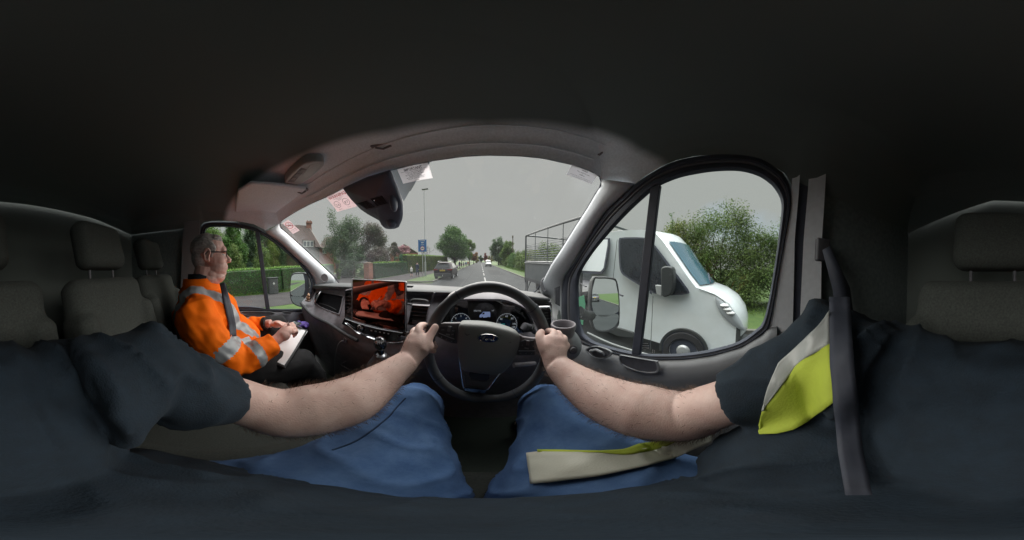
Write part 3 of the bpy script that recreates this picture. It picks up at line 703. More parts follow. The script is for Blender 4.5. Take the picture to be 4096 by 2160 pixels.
# gear lever, power socket
gc = PY(1523, 1440, .57)
m = MB().lathe(gc, [(.075, -.06), (.062, -.02), (.040, .012), (.030, .03), (.024, .045)], (0, -.1, 1), 24)
gear = m.build('gear_gaiter', M_LEATH, dash)
g2 = PY(1525, 1425, .56)
MB().lathe(g2, [(.020, -.006), (.024, 0), (.024, .008), (.018, .014), (.012, .016)], (0, -.15, 1), 20).build('gear_collar', M_SATIN, gear)
g3 = PY(1521, 1374, .555); kb = MB(); kb.ell(g3, (.031, .026, .035), n=20, m=14); kb.tube([g2, g3], [.013, .016], 12); kb.build('gear_knob', M_GLOSS, gear)
m = MB(); nn = (OFF-g3).normalized(); sx = V(0, 0, 1).cross(nn).normalized(); ty = nn.cross(sx); o_ = g3+nn*.031+ty*.006
def seg(a_, b_, w=.0012):
    pa = o_+sx*a_[0]+ty*a_[1]; pb = o_+sx*b_[0]+ty*b_[1]; m.tube([pa, pb], w, 4)
for x in (-.013, -.0045, .004): seg((x, .009), (x, -.009))
seg((-.013, 0), (.012, 0)); seg((.012, 0), (.012, .009))
m.build('gear_pattern', mat('gear_white', (.5, .5, .5), .4), gear)
sk = PY(1383, 1360, .66); MB().lathe(sk, [(.019, -.01), (.019, .006), (.014, .008), (.011, .002), (.001, .002)], (0, -1, .15), 18).build('power_socket', M_SATIN, dash)

# rear sensor housing on the windscreen
ho = [(1370, 752), (1471, 706), (1563, 678), (1578, 717), (1600, 770), (1613, 806), (1613, 868), (1603, 893), (1594, 912), (1570, 917), (1544, 916), (1532, 909), (1527, 888), (1500, 873), (1471, 857), (1440, 835), (1423, 817), (1402, 795), (1384, 772)]
ho = [tuple(x) for x in rs(ho, 40, True)]; P = [WS(*p, .02) for p in ho]; Q = [WS(p[0], p[1], .075) for p in ho]; cq = sum(Q, Vector())/len(Q)
rows = [P, [p.lerp(q_, .8) for p, q_ in zip(P, Q)], [cq+(q_-cq)*.93+V(0, -.012, -.006) for q_ in Q], [cq+(q_-cq)*.6+V(0, -.024, -.012) for q_ in Q], [cq+(q_-cq)*.02+V(0, -.03, -.014) for q_ in Q]]
M_HOUSE2 = mat('housing_plastic', (.085, .095, .14), .5, var=.1, vscale=20, bump=.3, bscale=700)
hs = MB().grid(rows, True).build('sensor_housing', M_HOUSE2, van, ang=50, bevel=.006)
from mathutils.bvhtree import BVHTree
bh = BVHTree.FromPolygons([v.co[:] for v in hs.data.vertices], [p.vertices[:] for p in hs.data.polygons]); g_ = MB(); g2_ = MB()
def onh(u, v, lift):
    w = dirv(u, v); h = bh.ray_cast(OFF, w, 3); return OFF+w*((h[3] if h[0] is not None else .75)-lift)
for base in ([(1428, 812), (1466, 802), (1506, 830), (1470, 838)], [(1480, 795), (1530, 782), (1552, 816), (1510, 828)]):
    g2_.tube([onh(*p, .001) for p in base+base[:1]], .0022, 5)
    for k in range(7):
        t = (k+.7)/8; a_ = Vector(base[0]).lerp(Vector(base[3]), t); b_ = Vector(base[1]).lerp(Vector(base[2]), t)
        g_.tube([onh(*a_.lerp(b_, s_), .0015) for s_ in (.04, .35, .65, .96)], .0019, 5)
g2_.build('grille_frame', M_HOUSE2, hs)
g_.build('housing_grille', mat('grille_black', (.004, .004, .006), .9, spec=.1), hs)
# mirror arm bulge at the lower end
hb = MB(); hb.ell(WS(1566, 888, .09), (.028, .03, .035), n=16, m=10); hb.ell(WS(1575, 800, .095), (.018, .03, .06), n=16, m=10); hb.build('housing_boss', M_HOUSE2, hs)

# dotted frit on the glass beside the housing
fm = MB(); tri = [(1563, 681), (1724, 646), (1666, 724), (1614, 806)]
import itertools
def inside(p, poly):
    r = False; j = len(poly)-1
    for i in range(len(poly)):
        if (poly[i][1] > p[1]) != (poly[j][1] > p[1]) and p[0] < (poly[j][0]-poly[i][0])*(p[1]-poly[i][1])/(poly[j][1]-poly[i][1])+poly[i][0]: r = not r
        j = i
    return r
v_ = 640; odd = 0
while v_ < 806:
    u_ = 1560+(1.9 if odd else 0)
    while u_ < 1726:
        if inside((u_, v_), tri):
            c = WS(u_, v_, .004); fm.add([c+V(.0024*cos(t), .0018*sin(t)*.7, -.0018*sin(t)) for t in (0, 1.05, 2.1, 3.14, 4.2, 5.25)], [tuple(range(6))])
        u_ += 3.8
    v_ += 3.3; odd ^= 1
fm.build('glass_dots', mat('frit_dots', (.10, .16, .24), .5), ws)

# stickers on the glass
def quad(pts, back): return [WS(*p, back) for p in pts]
def sticker(pts, m, name='sticker', back=.012):
    q = quad(pts, back); o = MB().prism(q, (0, .0012, .0006)).build(name, m, ws, smooth=False); return o, q
o, q = sticker([(1588, 677), (1711, 649), (1731, 712), (1613, 735)], M_STK); o['label'] = 'cream rectangular notice headed IMPORTANT beside the black housing'
m = MB(); put_text(m, 'IMPORTANT', q, .5, .19, .21, 2.0, .84, bold=.02); qrect(m, q, .08, .275, .92, .29)
for i, s in enumerate(['THE OIL AND WATER LEVELS', 'ON THIS VEHICLE MUST', 'BE CHECKED ON A DAILY BASIS.', 'FAILURE TO DO THIS', 'MAY RESULT IN YOUR LIABILITY', 'FOR ANY COSTS INCURRED.']): put_text(m, s, q, .5, .37+i*.088, .085, 2.0, .86, bold=.01)
put_text(m, 'united', q, .5, .93, .13, 2.0, .3, bold=.01); m.build('sticker_text', M_INK, o)
o, q = sticker([(1304, 789), (1380, 756), (1428, 826), (1350, 847)], M_STKR); o['label'] = 'pink WARNING notice with two handwritten circles'
m = MB(); put_text(m, 'WARNING', q, .5, .15, .24, 1.35, .86, bold=.02); m.build('sticker_heading', M_RED, o)
m = MB(); qring(m, q, .25, .60, .20, 1.35, .02); qring(m, q, .70, .60, .20, 1.35, .02)
put_text(m, '2.6', q, .25, .63, .20, 1.35, .28); put_text(m, "8'7", q, .70, .63, .20, 1.35, .28)
for i, s in enumerate(['THE OVERALL HEIGHT OF', 'THIS VEHICLE IS', 'METRES']): put_text(m, s, q, .5, .28+i*.065, .06, 1.35, .7)
put_text(m, 'Metres', q, .25, .90, .08, 1.35, .3); put_text(m, 'Ft. Ins.', q, .70, .90, .08, 1.35, .3); m.build('sticker_text', M_INK, o)
o, q = sticker([(1130, 893), (1152, 879), (1198, 922), (1172, 936)], M_STKR); o['label'] = 'small no smoking notice in the top corner'
m = MB(); qring(m, q, .5, .36, .26, .55, .035)
m.add([qpt(q, a_, b_) for a_, b_ in ((.12, .24), (.17, .20), (.88, .48), (.83, .52))], [(0, 1, 2, 3)])
m.build('sticker_ring', M_RED, o)
m = MB(); m.add([qpt(q, a_, b_, .001) for a_, b_ in ((.25, .36), (.75, .36), (.75, .40), (.25, .40))], [(0, 1, 2, 3)]); m.add([qpt(q, a_, b_, .001) for a_, b_ in ((.55, .34), (.6, .24), (.5, .2), (.53, .2), (.66, .24), (.6, .34))], [tuple(range(6))])
m.build('sticker_symbol', M_INK, o); m = MB(); put_text(m, 'NO SMOKING', q, .5, .74, .08, .55, .8); put_text(m, 'It is against the law', q, .5, .82, .05, .55, .8); put_text(m, 'to smoke in this vehicle', q, .5, .88, .05, .55, .8); m.build('sticker_text', M_INK, o)
o, q = sticker([(2289, 658), (2392, 701), (2365, 737), (2266, 698)], mat('sticker_white', (.62, .62, .64), .6, trans=.5)); o['label'] = 'white notice about the fuel additive at the right edge of the windscreen'
m = MB(); put_text(m, 'united', q, .5, .14, .20, 2.3, .35, bold=.01); put_text(m, 'This vehicle uses', q, .5, .36, .17, 2.3, .66); put_text(m, 'AdBlue', q, .5, .58, .17, 2.3, .4)
put_text(m, 'If warning light illuminates, please contact the', q, .5, .78, .10, 2.3, .92); put_text(m, 'number displayed in the windscreen', q, .5, .9, .10, 2.3, .8); m.build('sticker_text', M_INK, o)

# ------------------------------------------------------------------ steering wheel
WC = V(.022, .455, -.262)+OFF; tt = radians(8); WU = V(0, sin(tt), cos(tt)); WR_ = V(1, 0, 0); WN = WR_.cross(WU)*1.0
if WN.dot(OFF-WC) < 0: WN = -WN
def WP(u, v, lift=0):
    w = dirv(u, v); C0 = WC+WN*lift-OFF; k = C0.dot(WN)/w.dot(WN); return w*k+OFF
def WL_(a, b, c=0): return WC+WR_*a+WU*b+WN*c
rim = []; rr = []
for i in range(72):
    t = 2*pi*i/72; y = .1895*sin(t); x = .1775*cos(t)
    rim.append(WL_(x, max(y, -.1865) if y < 0 else y)); k = 1.0+.12*max(0, cos(2*(t-radians(15))))*0
    rr.append(.0158+(.003 if (abs(t-radians(160)) < .35 or abs(t-radians(20)) < .35) else 0)-(.001 if abs(t-3*pi/2) < .3 else 0))
wheel = MB().tube(rim, rr, 14, closed=True).build('steering_wheel', M_LEATH, van, ang=80)
for (u, v) in ((1829, 1164), (2139, 1221), (1757, 1511), (2055, 1571)):
    p = min(range(72), key=lambda i: (rim[i]-WP(u, v)).length); a_ = rim[p]; t_ = (rim[(p+1) % 72]-rim[p-1]).normalized()
    MB().tube([a_-t_*.0016, a_+t_*.0016], rr[p]+.0006, 16).build('rim_stitching', M_RUB, wheel)
def wpoly(pts, lift, th, name, m, par, bevel=0, smoothn=0):
    P = [WP(p[0], p[1], lift) for p in pts]
    if smoothn: P = cr(P, smoothn, True)
    return MB().prism(P, -WN*th).build(name, m, par, bevel=bevel)
f7 = lambda pts: [(1650+x/2.383, 1080+y/2.383) for x, y in pts]
hub = f7([(437, 560), (450, 515), (500, 498), (700, 508), (880, 545), (990, 588), (1014, 625), (1012, 700), (985, 780), (930, 880), (840, 968), (700, 973), (560, 955), (475, 925), (447, 830), (432, 680)])
Ph = cr([WP(p[0], p[1], .0) for p in hub], 3, True); hc = sum(Ph, Vector())/len(Ph)
rows = [[hc+(p-hc)*k+WN*l for p in Ph] for k, l in ((1.0, -.03), (1.0, .008), (.975, .017), (.90, .024), (.7, .030), (.4, .034), (.01, .035))]
pad = MB().grid(rows, True).build('airbag_cover', M_PAD, wheel, ang=60)
# crease across the cover and two marks
MB().tube([WP(*p, .0) for p in f7([(450, 690), (560, 735), (720, 755), (880, 750), (990, 700)])], .002, 5)
for s in ([(500, 605), (545, 612), (520, 622)], [(895, 680), (940, 688), (915, 694)]):
    P = [WP(*p, .030) for p in f7(s)]; MB().tube([P[0], P[2], P[1]], .0012, 5).build('cover_mark', M_DARK, pad)
# oval badge
bc = f7([(720, 648)])[0]; cb = WP(bc[0], bc[1], .035); aw = (WP(bc[0]+44, bc[1], .035)-WP(bc[0]-44, bc[1], .035)).length/2; ah = (WP(bc[0], bc[1]+17.5, .035)-WP(bc[0], bc[1]-17.5, .035)).length/2
rt = radians(-5); bx = WR_*cos(rt)+WU*sin(rt); by = WU*cos(rt)-WR_*sin(rt)
rows = [[cb+bx*aw*k*cos(2*pi*i/40)+by*ah*k2*sin(2*pi*i/40)+WN*l for i in range(40)] for k, k2, l in ((1, 1, -.012), (1, 1, .002), (.97, .95, .004), (.92, .86, .004), (.91, .84, .002))]
badge = MB().grid(rows, True).build('badge', M_CHROME, wheel, ang=50)
rows = [[cb+bx*aw*k*cos(2*pi*i/40)+by*ah*k*sin(2*pi*i/40)+WN*l for i in range(40)] for k, l in ((.88, .0022), (.84, .0035), (.01, .0045))]
MB().grid(rows, True).build('badge_field', mat('badge_blue', (.012, .02, .11), .2, coat=1), badge) if 0 else MB().grid(rows, True).build('badge_field', mat('badge_blue', (.012, .02, .11), .2, coat=1), wheel)
q = [cb-bx*aw*.72+by*ah*.7+WN*.0045, cb+bx*aw*.72+by*ah*.7+WN*.0045, cb+bx*aw*.72-by*ah*.7+WN*.0045, cb-bx*aw*.72-by*ah*.7+WN*.0045]
m = MB()
# script lettering drawn as strokes
def stroke(pts, w=.0011):
    m.tube([qpt(q, a_, b_, .0008) for a_, b_ in cr(pts, 3)], w, 5)
stroke([(.05, .42), (.10, .16), (.24, .12), (.40, .14), (.46, .22)]); stroke([(.26, .14), (.22, .45), (.16, .80), (.06, .90), (.03, .78)]); stroke([(.10, .50), (.22, .46), (.33, .44)])
stroke([(.40, .55), (.36, .68), (.40, .78), (.46, .70), (.46, .58), (.40, .52)]); stroke([(.46, .60), (.52, .54), (.55, .50), (.54, .66), (.55, .78)]); stroke([(.55, .60), (.60, .50), (.65, .54)])
stroke([(.76, .55), (.70, .60), (.69, .72), (.74, .80), (.80, .68), (.84, .40), (.87, .14)]); stroke([(.87, .14), (.82, .50), (.80, .70), (.84, .80), (.93, .70)])
m.build('badge_script', M_CHROME, wheel)
# side spokes with buttons
spL = f7([(246, 520), (300, 508), (470, 505), (440, 560), (440, 700), (400, 708), (330, 690), (225, 635), (180, 640), (200, 560)])
spR = f7([(990, 600), (1060, 640), (1160, 655), (1240, 640), (1240, 760), (1178, 818), (1000, 818), (1000, 720)])
for sp in (spL, spR): wpoly(sp, .006, .018, 'spoke', M_DASH, wheel, bevel=.004)
pnL = f7([(262, 540), (355, 530), (408, 560), (400, 700), (245, 640), (240, 600)]); pnR = f7([(1022, 690), (1060, 665), (1160, 672), (1168, 812), (1002, 812), (1012, 740)])
bL = wpoly(pnL, .0105, .006, 'button_panel', M_DARK, wheel, bevel=.002); bR = wpoly(pnR, .0105, .006, 'button_panel', M_DARK, wheel, bevel=.002)
MB().tube([WP(*p, .0125) for p in f7([(250, 600), (402, 660)])], .0016, 6).build('button_trim', M_SATIN, bL)
MB().tube([WP(*p, .0125) for p in f7([(1010, 770), (1172, 770)])], .0016, 6).build('button_trim', M_SATIN, bR)
for (par, pts) in ((bL, [(335, 540), (362, 540), (358, 590), (332, 588)]), (bR, [(1090, 675), (1118, 676), (1114, 722), (1086, 720)])):
    wpoly(f7(pts), .0135, .006, 'thumb_wheel', M_DASH, par, bevel=.001)
    xs = [p[0] for p in pts]; ys = [p[1] for p in pts]
    wpoly(f7([(min(xs)-15, max(ys)+18), (min(xs)+22, max(ys)+24), (min(xs)+22, max(ys)+36), (min(xs)-15, max(ys)+30)]), .0135, .004, 'thumb_wheel', mat('key_silver', (.3, .31, .32), .35, metal=.6), par)
mk = MB()
def wtext(s, x, y, h):
    u, v = 1650+x/2.383, 1080+y/2.383; k = h/2.383
    q = [WP(u-k, v-k*.5, .0118), WP(u+k, v-k*.5, .0118), WP(u+k, v+k*.5, .0118), WP(u-k, v+k*.5, .0118)]
    put_text(mk, s, q, .5, .5, 1.0, 2.0, .95, lift=.0006)
wtext('CAN', 288, 570, 16); wtext('RES', 390, 580, 16); wtext('LIM', 380, 615, 16); wtext('◄', 275, 640, 14); wtext('SET', 340, 575, 12); wtext('+', 322, 660, 22); wtext('x', 374, 678, 20)
mk.build('button_symbol', M_WHT, wheel); mk = MB(); wtext('OK', 1102, 715, 12); wtext('=', 1150, 725, 20); wtext('<', 1048, 718, 20); mk.build('button_symbol', M_WHT, wheel); mk = MB(); wtext('v1', 1028, 796, 16); wtext('C', 1082, 796, 14); wtext('~', 1135, 796, 18)
mk.build('button_symbol', M_WHT, wheel)
# lower spoke
wpoly(f7([(462, 900), (520, 945), (840, 950), (888, 905), (745, 1120), (700, 1150), (500, 1140), (478, 1110)]), -.004, .014, 'spoke', M_DASH, wheel, bevel=.004)
wpoly(f7([(488, 985), (520, 1000), (548, 1046), (690, 1064), (740, 1046), (762, 1030), (712, 1128), (502, 1108)]), .001, .006, 'spoke_insert', mat('insert_grey', (.10, .105, .11), .4), wheel, bevel=.002)
wpoly(f7([(545, 975), (700, 978), (735, 985), (730, 1040), (690, 1058), (560, 1040), (535, 1000)]), .0015, .006, 'spoke_hollow', M_RUB, wheel)
MB().tube([WP(*p, .004) for p in cr(f7([(442, 840), (458, 940), (484, 1108), (500, 1122), (600, 1132), (700, 1142), (735, 1115), (820, 1000), (888, 918)]), 4)], .0022, 6).build('chrome_trim', M_CHROME, wheel)
wpoly(f7([(492, 1126), (600, 1136), (700, 1146), (690, 1176), (500, 1150)]), .013, .006, 'chrome_trim', mat('smoked_chrome', (.35, .36, .37), .12, metal=1), wheel)
MB().tube([WC+WN*(-.01), WC+V(0, .16, -.06)], [.06, .075], 18).build('steering_column', M_DARK, van)
MB().tube([PY(2055, 1462, .60), PY(2140, 1455, .62)], .012, 8).build('column_lever', M_DASH, van)

# ------------------------------------------------------------------ door mirrors
def PLN(M, n):
    M = Vector(M); n = Vector(n).normalized()
    def f(u, v, lift=0):
        w = dirv(u, v); k = (M+n*lift).dot(n)/w.dot(n); return w*k+OFF
    return f, n
def door_mirror(f, n, housing, g1, g2, arm, par):
    P = cr([f(*p) for p in housing], 4, True); c = sum(P, Vector())/len(P)
    rows = [[c+(p-c)*k-n*d for p in P] for k, d in ((.90, .0), (.97, -.006), (1.0, .0), (1.0, .03), (.93, .075), (.75, .11), (.4, .13), (.01, .135))]
    h = MB().grid(rows, True).build('door_mirror', M_HOUS, par, ang=60)
    for g in (g1, g2):
        Q = cr([f(*p) for p in g], 3, True); MB().prism([p+n*.002 for p in Q], -n*.004).build('mirror_glass', M_MIRR, h, smooth=False)
    MB().grid([[c+(p-c)*k+n*.0 for p in P] for k in (.96, .01)], True).build('mirror_surround', M_RUB, h)
    MB().tube(arm, [.028, .024, .024], 10, flat=1.3).build('mirror_arm', M_HOUS, h)
f, n_ = PLN((.72, .82, -.18), (-.318, -.944, .098))
door_mirror(f, n_, [(2372, 1112), (2395, 1106), (2440, 1108), (2468, 1124), (2478, 1200), (2478, 1280), (2470, 1308), (2440, 1326), (2395, 1328), (2372, 1312), (2362, 1262), (2362, 1180)],
            [(2380, 1116), (2452, 1118), (2464, 1138), (2473, 1246), (2376, 1258)], [(2376, 1266), (2470, 1256), (2466, 1296), (2436, 1318), (2388, 1322)],
            [PX(2318, 1250, .52), PX(2345, 1262, .60), f(2380, 1262, -.05)], doorR)
f, n_ = PLN((-1.62, .77, -.13), (.50, -.86, .05))
door_mirror(f, n_, [(1168, 1096), (1200, 1090), (1225, 1092), (1236, 1104), (1240, 1170), (1238, 1212), (1225, 1228), (1195, 1226), (1170, 1212), (1160, 1180), (1160, 1130)],
            [(1168, 1100), (1213, 1096), (1215, 1180), (1162, 1177)], [(1163, 1186), (1214, 1188), (1213, 1222), (1186, 1220), (1168, 1206)],
            [PX(1252, 1196, -1.37), PX(1246, 1200, -1.45), f(1225, 1196, -.05)], doorL)

# ------------------------------------------------------------------ seats
def seat(cx, by, par=van, w=.50):
    s = MB(); s.rbox(V(cx, by+.28, -.70)+OFF, (w, .56, .16), .05)
    s.rbox(V(cx-w*.44, by+.27, -.64)+OFF, (.09, .52, .1), .04); s.rbox(V(cx+w*.44, by+.27, -.64)+OFF, (.09, .52, .1), .04)
    me = blob(s, .012, 6); me.materials.append(M_SEAT); o = link('seat', me, van)
    s = MB(); R = Matrix.Rotation(radians(14), 3, 'X'); s.rbox(V(cx, by-.10, -.33)+OFF, (w*.94, .12, .66), .055, R)
    s.rbox(V(cx-w*.40, by-.07, -.36)+OFF, (.09, .14, .5), .04, R); s.rbox(V(cx+w*.40, by-.07, -.36)+OFF, (.09, .14, .5), .04, R)
    me = blob(s, .012, 6); me.materials.append(M_SEAT); link('backrest', me, o)
    s = MB(); s.rbox(V(cx, by-.2, .12)+OFF, (.26, .10, .19), .045, R); me = blob(s, .01, 5); me.materials.append(M_SEAT); link('headrest', me, o)
    for dx in (-.07, .07): MB().tube([V(cx+dx, by-.19, .04)+OFF, V(cx+dx, by-.185, -.06)+OFF], .006, 8).build('headrest_post', M_DARK, o)
seat(-.0, -.33); seat(-.97, -.28); seat(-.50, -.28, w=.44)
# ------------------------------------------------------------------ outside: ground, road, pavements
M_GRASS = mat('grass_blades', (.030, .065, .010), .9, col2=(.055, .092, .016), vscale=2.5, bump=.6, bscale=30, detail=6)
M_ASPH = mat('asphalt', (.030, .033, .034), .85, col2=(.041, .044, .045), vscale=.9, bump=.5, bscale=60, detail=8, spec=.12)
M_DRIVE = mat('drive_asphalt', (.042, .038, .038), .9, col2=(.055, .05, .049), vscale=1.5, bump=.5, bscale=60, detail=8, spec=.12)
M_PAVE = mat('pavement_asphalt', (.042, .038, .039), .9, col2=(.056, .051, .052), vscale=1.3, bump=.5, bscale=70, detail=8, spec=.12)
M_KERB = mat('kerb_stone', (.14, .135, .12), .85, var=.2, vscale=4, bump=.4, bscale=40)
M_PAINT = mat('road_paint', (.20, .20, .195), .7, var=.15, vscale=9)
M_WOOD = mat('weathered_wood', (.10, .075, .055), .85, var=.3, vscale=12, bump=.4, bscale=60, stretch=(1, 1, .1))
M_BARK = mat('tree_bark', (.075, .06, .045), .9, var=.35, vscale=9, bump=.8, bscale=25)
M_BRICK = None
def brick_mat(name, c1, c2, mortar, scale=4.5):
    m = bpy.data.materials.new(name); m.use_nodes = True; n, l = m.node_tree.nodes, m.node_tree.links; b = n['Principled BSDF']
    t = n.new('ShaderNodeTexBrick'); t.inputs['Color1'].default_value = (*c1, 1); t.inputs['Color2'].default_value = (*c2, 1); t.inputs['Mortar'].default_value = (*mortar, 1)
    t.inputs['Scale'].default_value = scale; t.inputs['Mortar Size'].default_value = .018
    tcn = n.new('ShaderNodeTexCoord'); mp = n.new('ShaderNodeMapping'); mp.inputs['Rotation'].default_value = (pi/2, 0, 0)
    l.new(tcn.outputs['Object'], mp.inputs[0]); l.new(mp.outputs[0], t.inputs[0]); l.new(t.outputs[0], b.inputs['Base Color']); b.inputs['Roughness'].default_value = .9
    return m
M_BRICK = brick_mat('red_brick', (.30, .10, .06), (.22, .07, .045), (.28, .24, .2))
def sheet(name, pts, z, m, n=1):
    P = [V(x, y, z) for x, y in pts]; o = MB().add(P, [tuple(range(len(P)))]).build(name, m); tag(o, kind='structure'); return o
# one sheet of ground to the horizon
gr = MB(); xs = [-1500, -300, -80, -40, -25, -12, 0, 12, 25, 40, 80, 300, 1500]
gr.grid([[V(x, y, 0) for x in xs] for y in xs]); tag(gr.build('ground', M_GRASS), kind='structure')
LK, RK = -4.0, 4.5
sheet('road', [(LK, -140), (RK, -140), (RK, 175), (LK, 175)], .004, M_ASPH)
sheet('side_road', [(LK, 6.2), (LK, 12.8), (-10.5, 12.2), (-23, 19.5), (-25, 17.2), (-12.4, 9.0), (-9.5, 6.4)], .008, M_DRIVE)
sheet('pavement', [(-10.9, -120), (-7.2, -120), (-7.2, 5.8), (-8.2, 7.2), (-10.9, 7.2)], .012, M_PAVE)
sheet('pavement', [(-10.6, 12.2), (-6.9, 12.6), (-6.7, 170), (-9.9, 170)], .012, M_PAVE)
def kerb(pts, name='kerb'):
    m = MB()
    for a, b in zip(pts, pts[1:]):
        a = V(*a, 0); b = V(*b, 0); d = (b-a).normalized(); s = V(-d.y, d.x, 0)*.065
        m.prism([a-s, b-s, b-s+V(0, 0, .11), a-s+V(0, 0, .12)], s*2)
    tag(m.build(name, M_KERB, smooth=False), kind='structure')
kerb([(LK-.07, -130), (LK-.07, 5.6)]); kerb([(LK-.07, 13.4), (LK-.07, 170)]); kerb([(RK+.07, -130), (RK+.07, 170)])
kerb([(-4.1, 13.4), (-5.2, 12.9), (-10.4, 12.5), (-22, 19.4)]); kerb([(-4.1, 5.6), (-6.8, 6.0), (-9.2, 6.8), (-12.2, 9.2), (-24, 17)])
dm = MB(); y = -100
while y < 165:
    if True: dm.add([V(.36, y, .009), V(.48, y, .009), V(.48, y+3.6, .009), V(.36, y+3.6, .009)], [(0, 1, 2, 3)])
    y += 6.0
tag(dm.build('road_markings', M_PAINT, smooth=False), kind='structure')

# worn patches, a trench repair and drain covers
sheet('road_patch', [(-3.4, 9.5), (-1.6, 9.4), (-1.5, 16.5), (-3.3, 16.8)], .007, mat('asphalt_patch', (.022, .024, .025), .85, col2=(.03, .032, .033), vscale=2, bump=.5, bscale=60, spec=.12))
sheet('road_patch', [(1.2, 21), (3.2, 20.5), (3.3, 31), (1.25, 31.6)], .007, mat('asphalt_patch', (.022, .024, .025), .85))
sheet('road_seam', [(-1.35, -60), (-1.30, -60), (-1.28, 170), (-1.33, 170)], .0075, mat('asphalt_seam', (.014, .015, .016), .8, spec=.12))
for y_ in (11.5, 37.0):
    d_ = MB().box((-3.72, y_, .012), (.42, .45, .012)); tag(d_.build('drain_cover', mat('cast_iron', (.03, .03, .032), .6), smooth=False), 'square iron drain grating in the left gutter, %s' % ('near the side road' if y_ < 20 else 'beyond the parked car'), 'drain')
# ------------------------------------------------------------------ leaves
nprng = np.random.default_rng(5)
def leaf_mat(name, c1, c2, tr=.3, sc=.6):
    return mat(name, c1, .6, spec=.25, col2=c2, vscale=sc, attr='tint', trans=tr, detail=5)
def leaves_mesh(name, P, N, size, m, tintvar=.35, asp=.62):
    n = len(P); a = nprng.normal(size=(n, 3)); t = np.cross(N, a); t /= np.linalg.norm(t, axis=1)[:, None]+1e-9; b = np.cross(N, t); b /= np.linalg.norm(b, axis=1)[:, None]+1e-9
    s = size*(.6+.8*nprng.random((n, 1)))
    v = np.stack([P-t*s, P-b*s*asp*.5+t*s*.1, P+t*s, P+b*s*asp*.5+t*s*.1], 1).reshape(-1, 3)
    me = bpy.data.meshes.new(name); me.vertices.add(4*n); me.vertices.foreach_set('co', v.astype(np.float32).ravel())
    me.loops.add(4*n); me.loops.foreach_set('vertex_index', np.arange(4*n, dtype=np.int32)); me.polygons.add(n)
    me.polygons.foreach_set('loop_start', np.arange(0, 4*n, 4, dtype=np.int32)); me.polygons.foreach_set('loop_total', np.full(n, 4, dtype=np.int32))
    me.update(calc_edges=True); me.materials.append(m)
    ca = me.color_attributes.new('tint', 'FLOAT_COLOR', 'CORNER'); k = 1+tintvar*(nprng.random(n)-.5)*2; w = 1+.15*(nprng.random(n)-.5)
    col = np.stack([k*w, k, k*(2-w), np.ones(n)], 1); ca.data.foreach_set('color', np.repeat(col, 4, 0).astype(np.float32).ravel())
    return me
def clumps_points(cl, n, fill=.35):
    C = np.array([c for c, r in cl]); R = np.array([r for c, r in cl]); vol = np.prod(R, 1)**.67; idx = nprng.choice(len(cl), n, p=vol/vol.sum())
    d = nprng.normal(size=(n, 3)); d /= np.linalg.norm(d, axis=1)[:, None]
    rad = (fill+(1-fill)*nprng.random(n)**.6)[:, None]; rad *= 1+.22*nprng.normal(size=(n, 1))*.6
    P = C[idx]+d*R[idx]*rad; N = d+nprng.normal(size=(n, 3))*.7+np.array([0, 0, .4]); N /= np.linalg.norm(N, axis=1)[:, None]
    return P, N
def crown_clumps(cx, cy, z0, z1, rx, ry, k, rs_=None, seed=0, top=.65):
    r = random.Random(seed); out = []
    zc, rz = (z0+z1)/2, (z1-z0)/2
    for i in range(k):
        while True:
            d = Vector((r.uniform(-1, 1), r.uniform(-1, 1), r.uniform(-1, 1)))
            if .25 < d.length < 1: break
        d *= (.72/d.length)*(r.uniform(.55, 1.08))
        hz = d.z; wd = 1.0 if hz < 0 else 1-hz*hz*(1-top)
        q = (rs_ or .30)*r.uniform(.7, 1.25)
        out.append(((cx+d.x*rx*wd, cy+d.y*ry*wd, zc+hz*rz*1.02), (rx*q, ry*q, rz*q*.8)))
    return out
def bush_clumps(h, rx, ry, k, seed=0):
    r = random.Random(seed); out = []
    for i in range(k):
        z = h*(.08+.86*(i+.5)/k); f = 1-.35*(z/h)**3; q = r.uniform(.26, .42)
        out.append(((r.uniform(-1, 1)*rx*f*.8, r.uniform(-1, 1)*ry*f*.8, z+r.uniform(-.1, .1)*h), (rx*q*1.1, ry*q*1.1, h*.13*r.uniform(.7, 1.4))))
    return out
def tree(name, label, cx, cy, h, z0, rx, ry, m, n=9000, size=.14, k=22, tr=.16, seed=1, group=None, top=.65, cat='tree', fill=.3, trunk=True, limbs=9, low=False):
    t = thing(name, label, cat, (cx, cy, 0), 0, group)
    cl = bush_clumps(h, rx, ry, k, seed) if cat in ('bush', 'shrub') or low else crown_clumps(0, 0, z0, h, rx, ry, k, seed=seed, top=top)
    P, N = clumps_points(cl, n, fill)
    me = leaves_mesh('crown', P, N, size, m); link('crown', me, t, smooth=False)
    if trunk:
        r = random.Random(seed+99); mb = MB(); zt = z0+(h-z0)*.45
        mb.tube([V(0, 0, -.05), V(.02, 0, z0*.5), V(.05*r.uniform(-1, 1), .1*r.uniform(-1, 1), z0), V(.1*r.uniform(-1, 1), .1, zt), V(0, 0, z0+(h-z0)*.8)], [tr*1.25, tr, tr*.85, tr*.5, tr*.12], 9)
        for c, rr in sorted(cl, key=lambda q: r.random())[:limbs]:
            a = V(0, 0, z0+(min(c[2], zt)-z0)*r.uniform(.1, .7)); b = Vector(c); mid = a.lerp(b, .5)+V(0, 0, -.06*h*r.random())
            mb.tube([a, mid, b], [tr*.42, tr*.27, tr*.06], 6)
        mb.build('trunk', M_BARK, t)
    return t
def pol(u, v, d):
    w = dirv(u, v); k = d/sqrt(w.x*w.x+w.y*w.y); return w*k+OFF
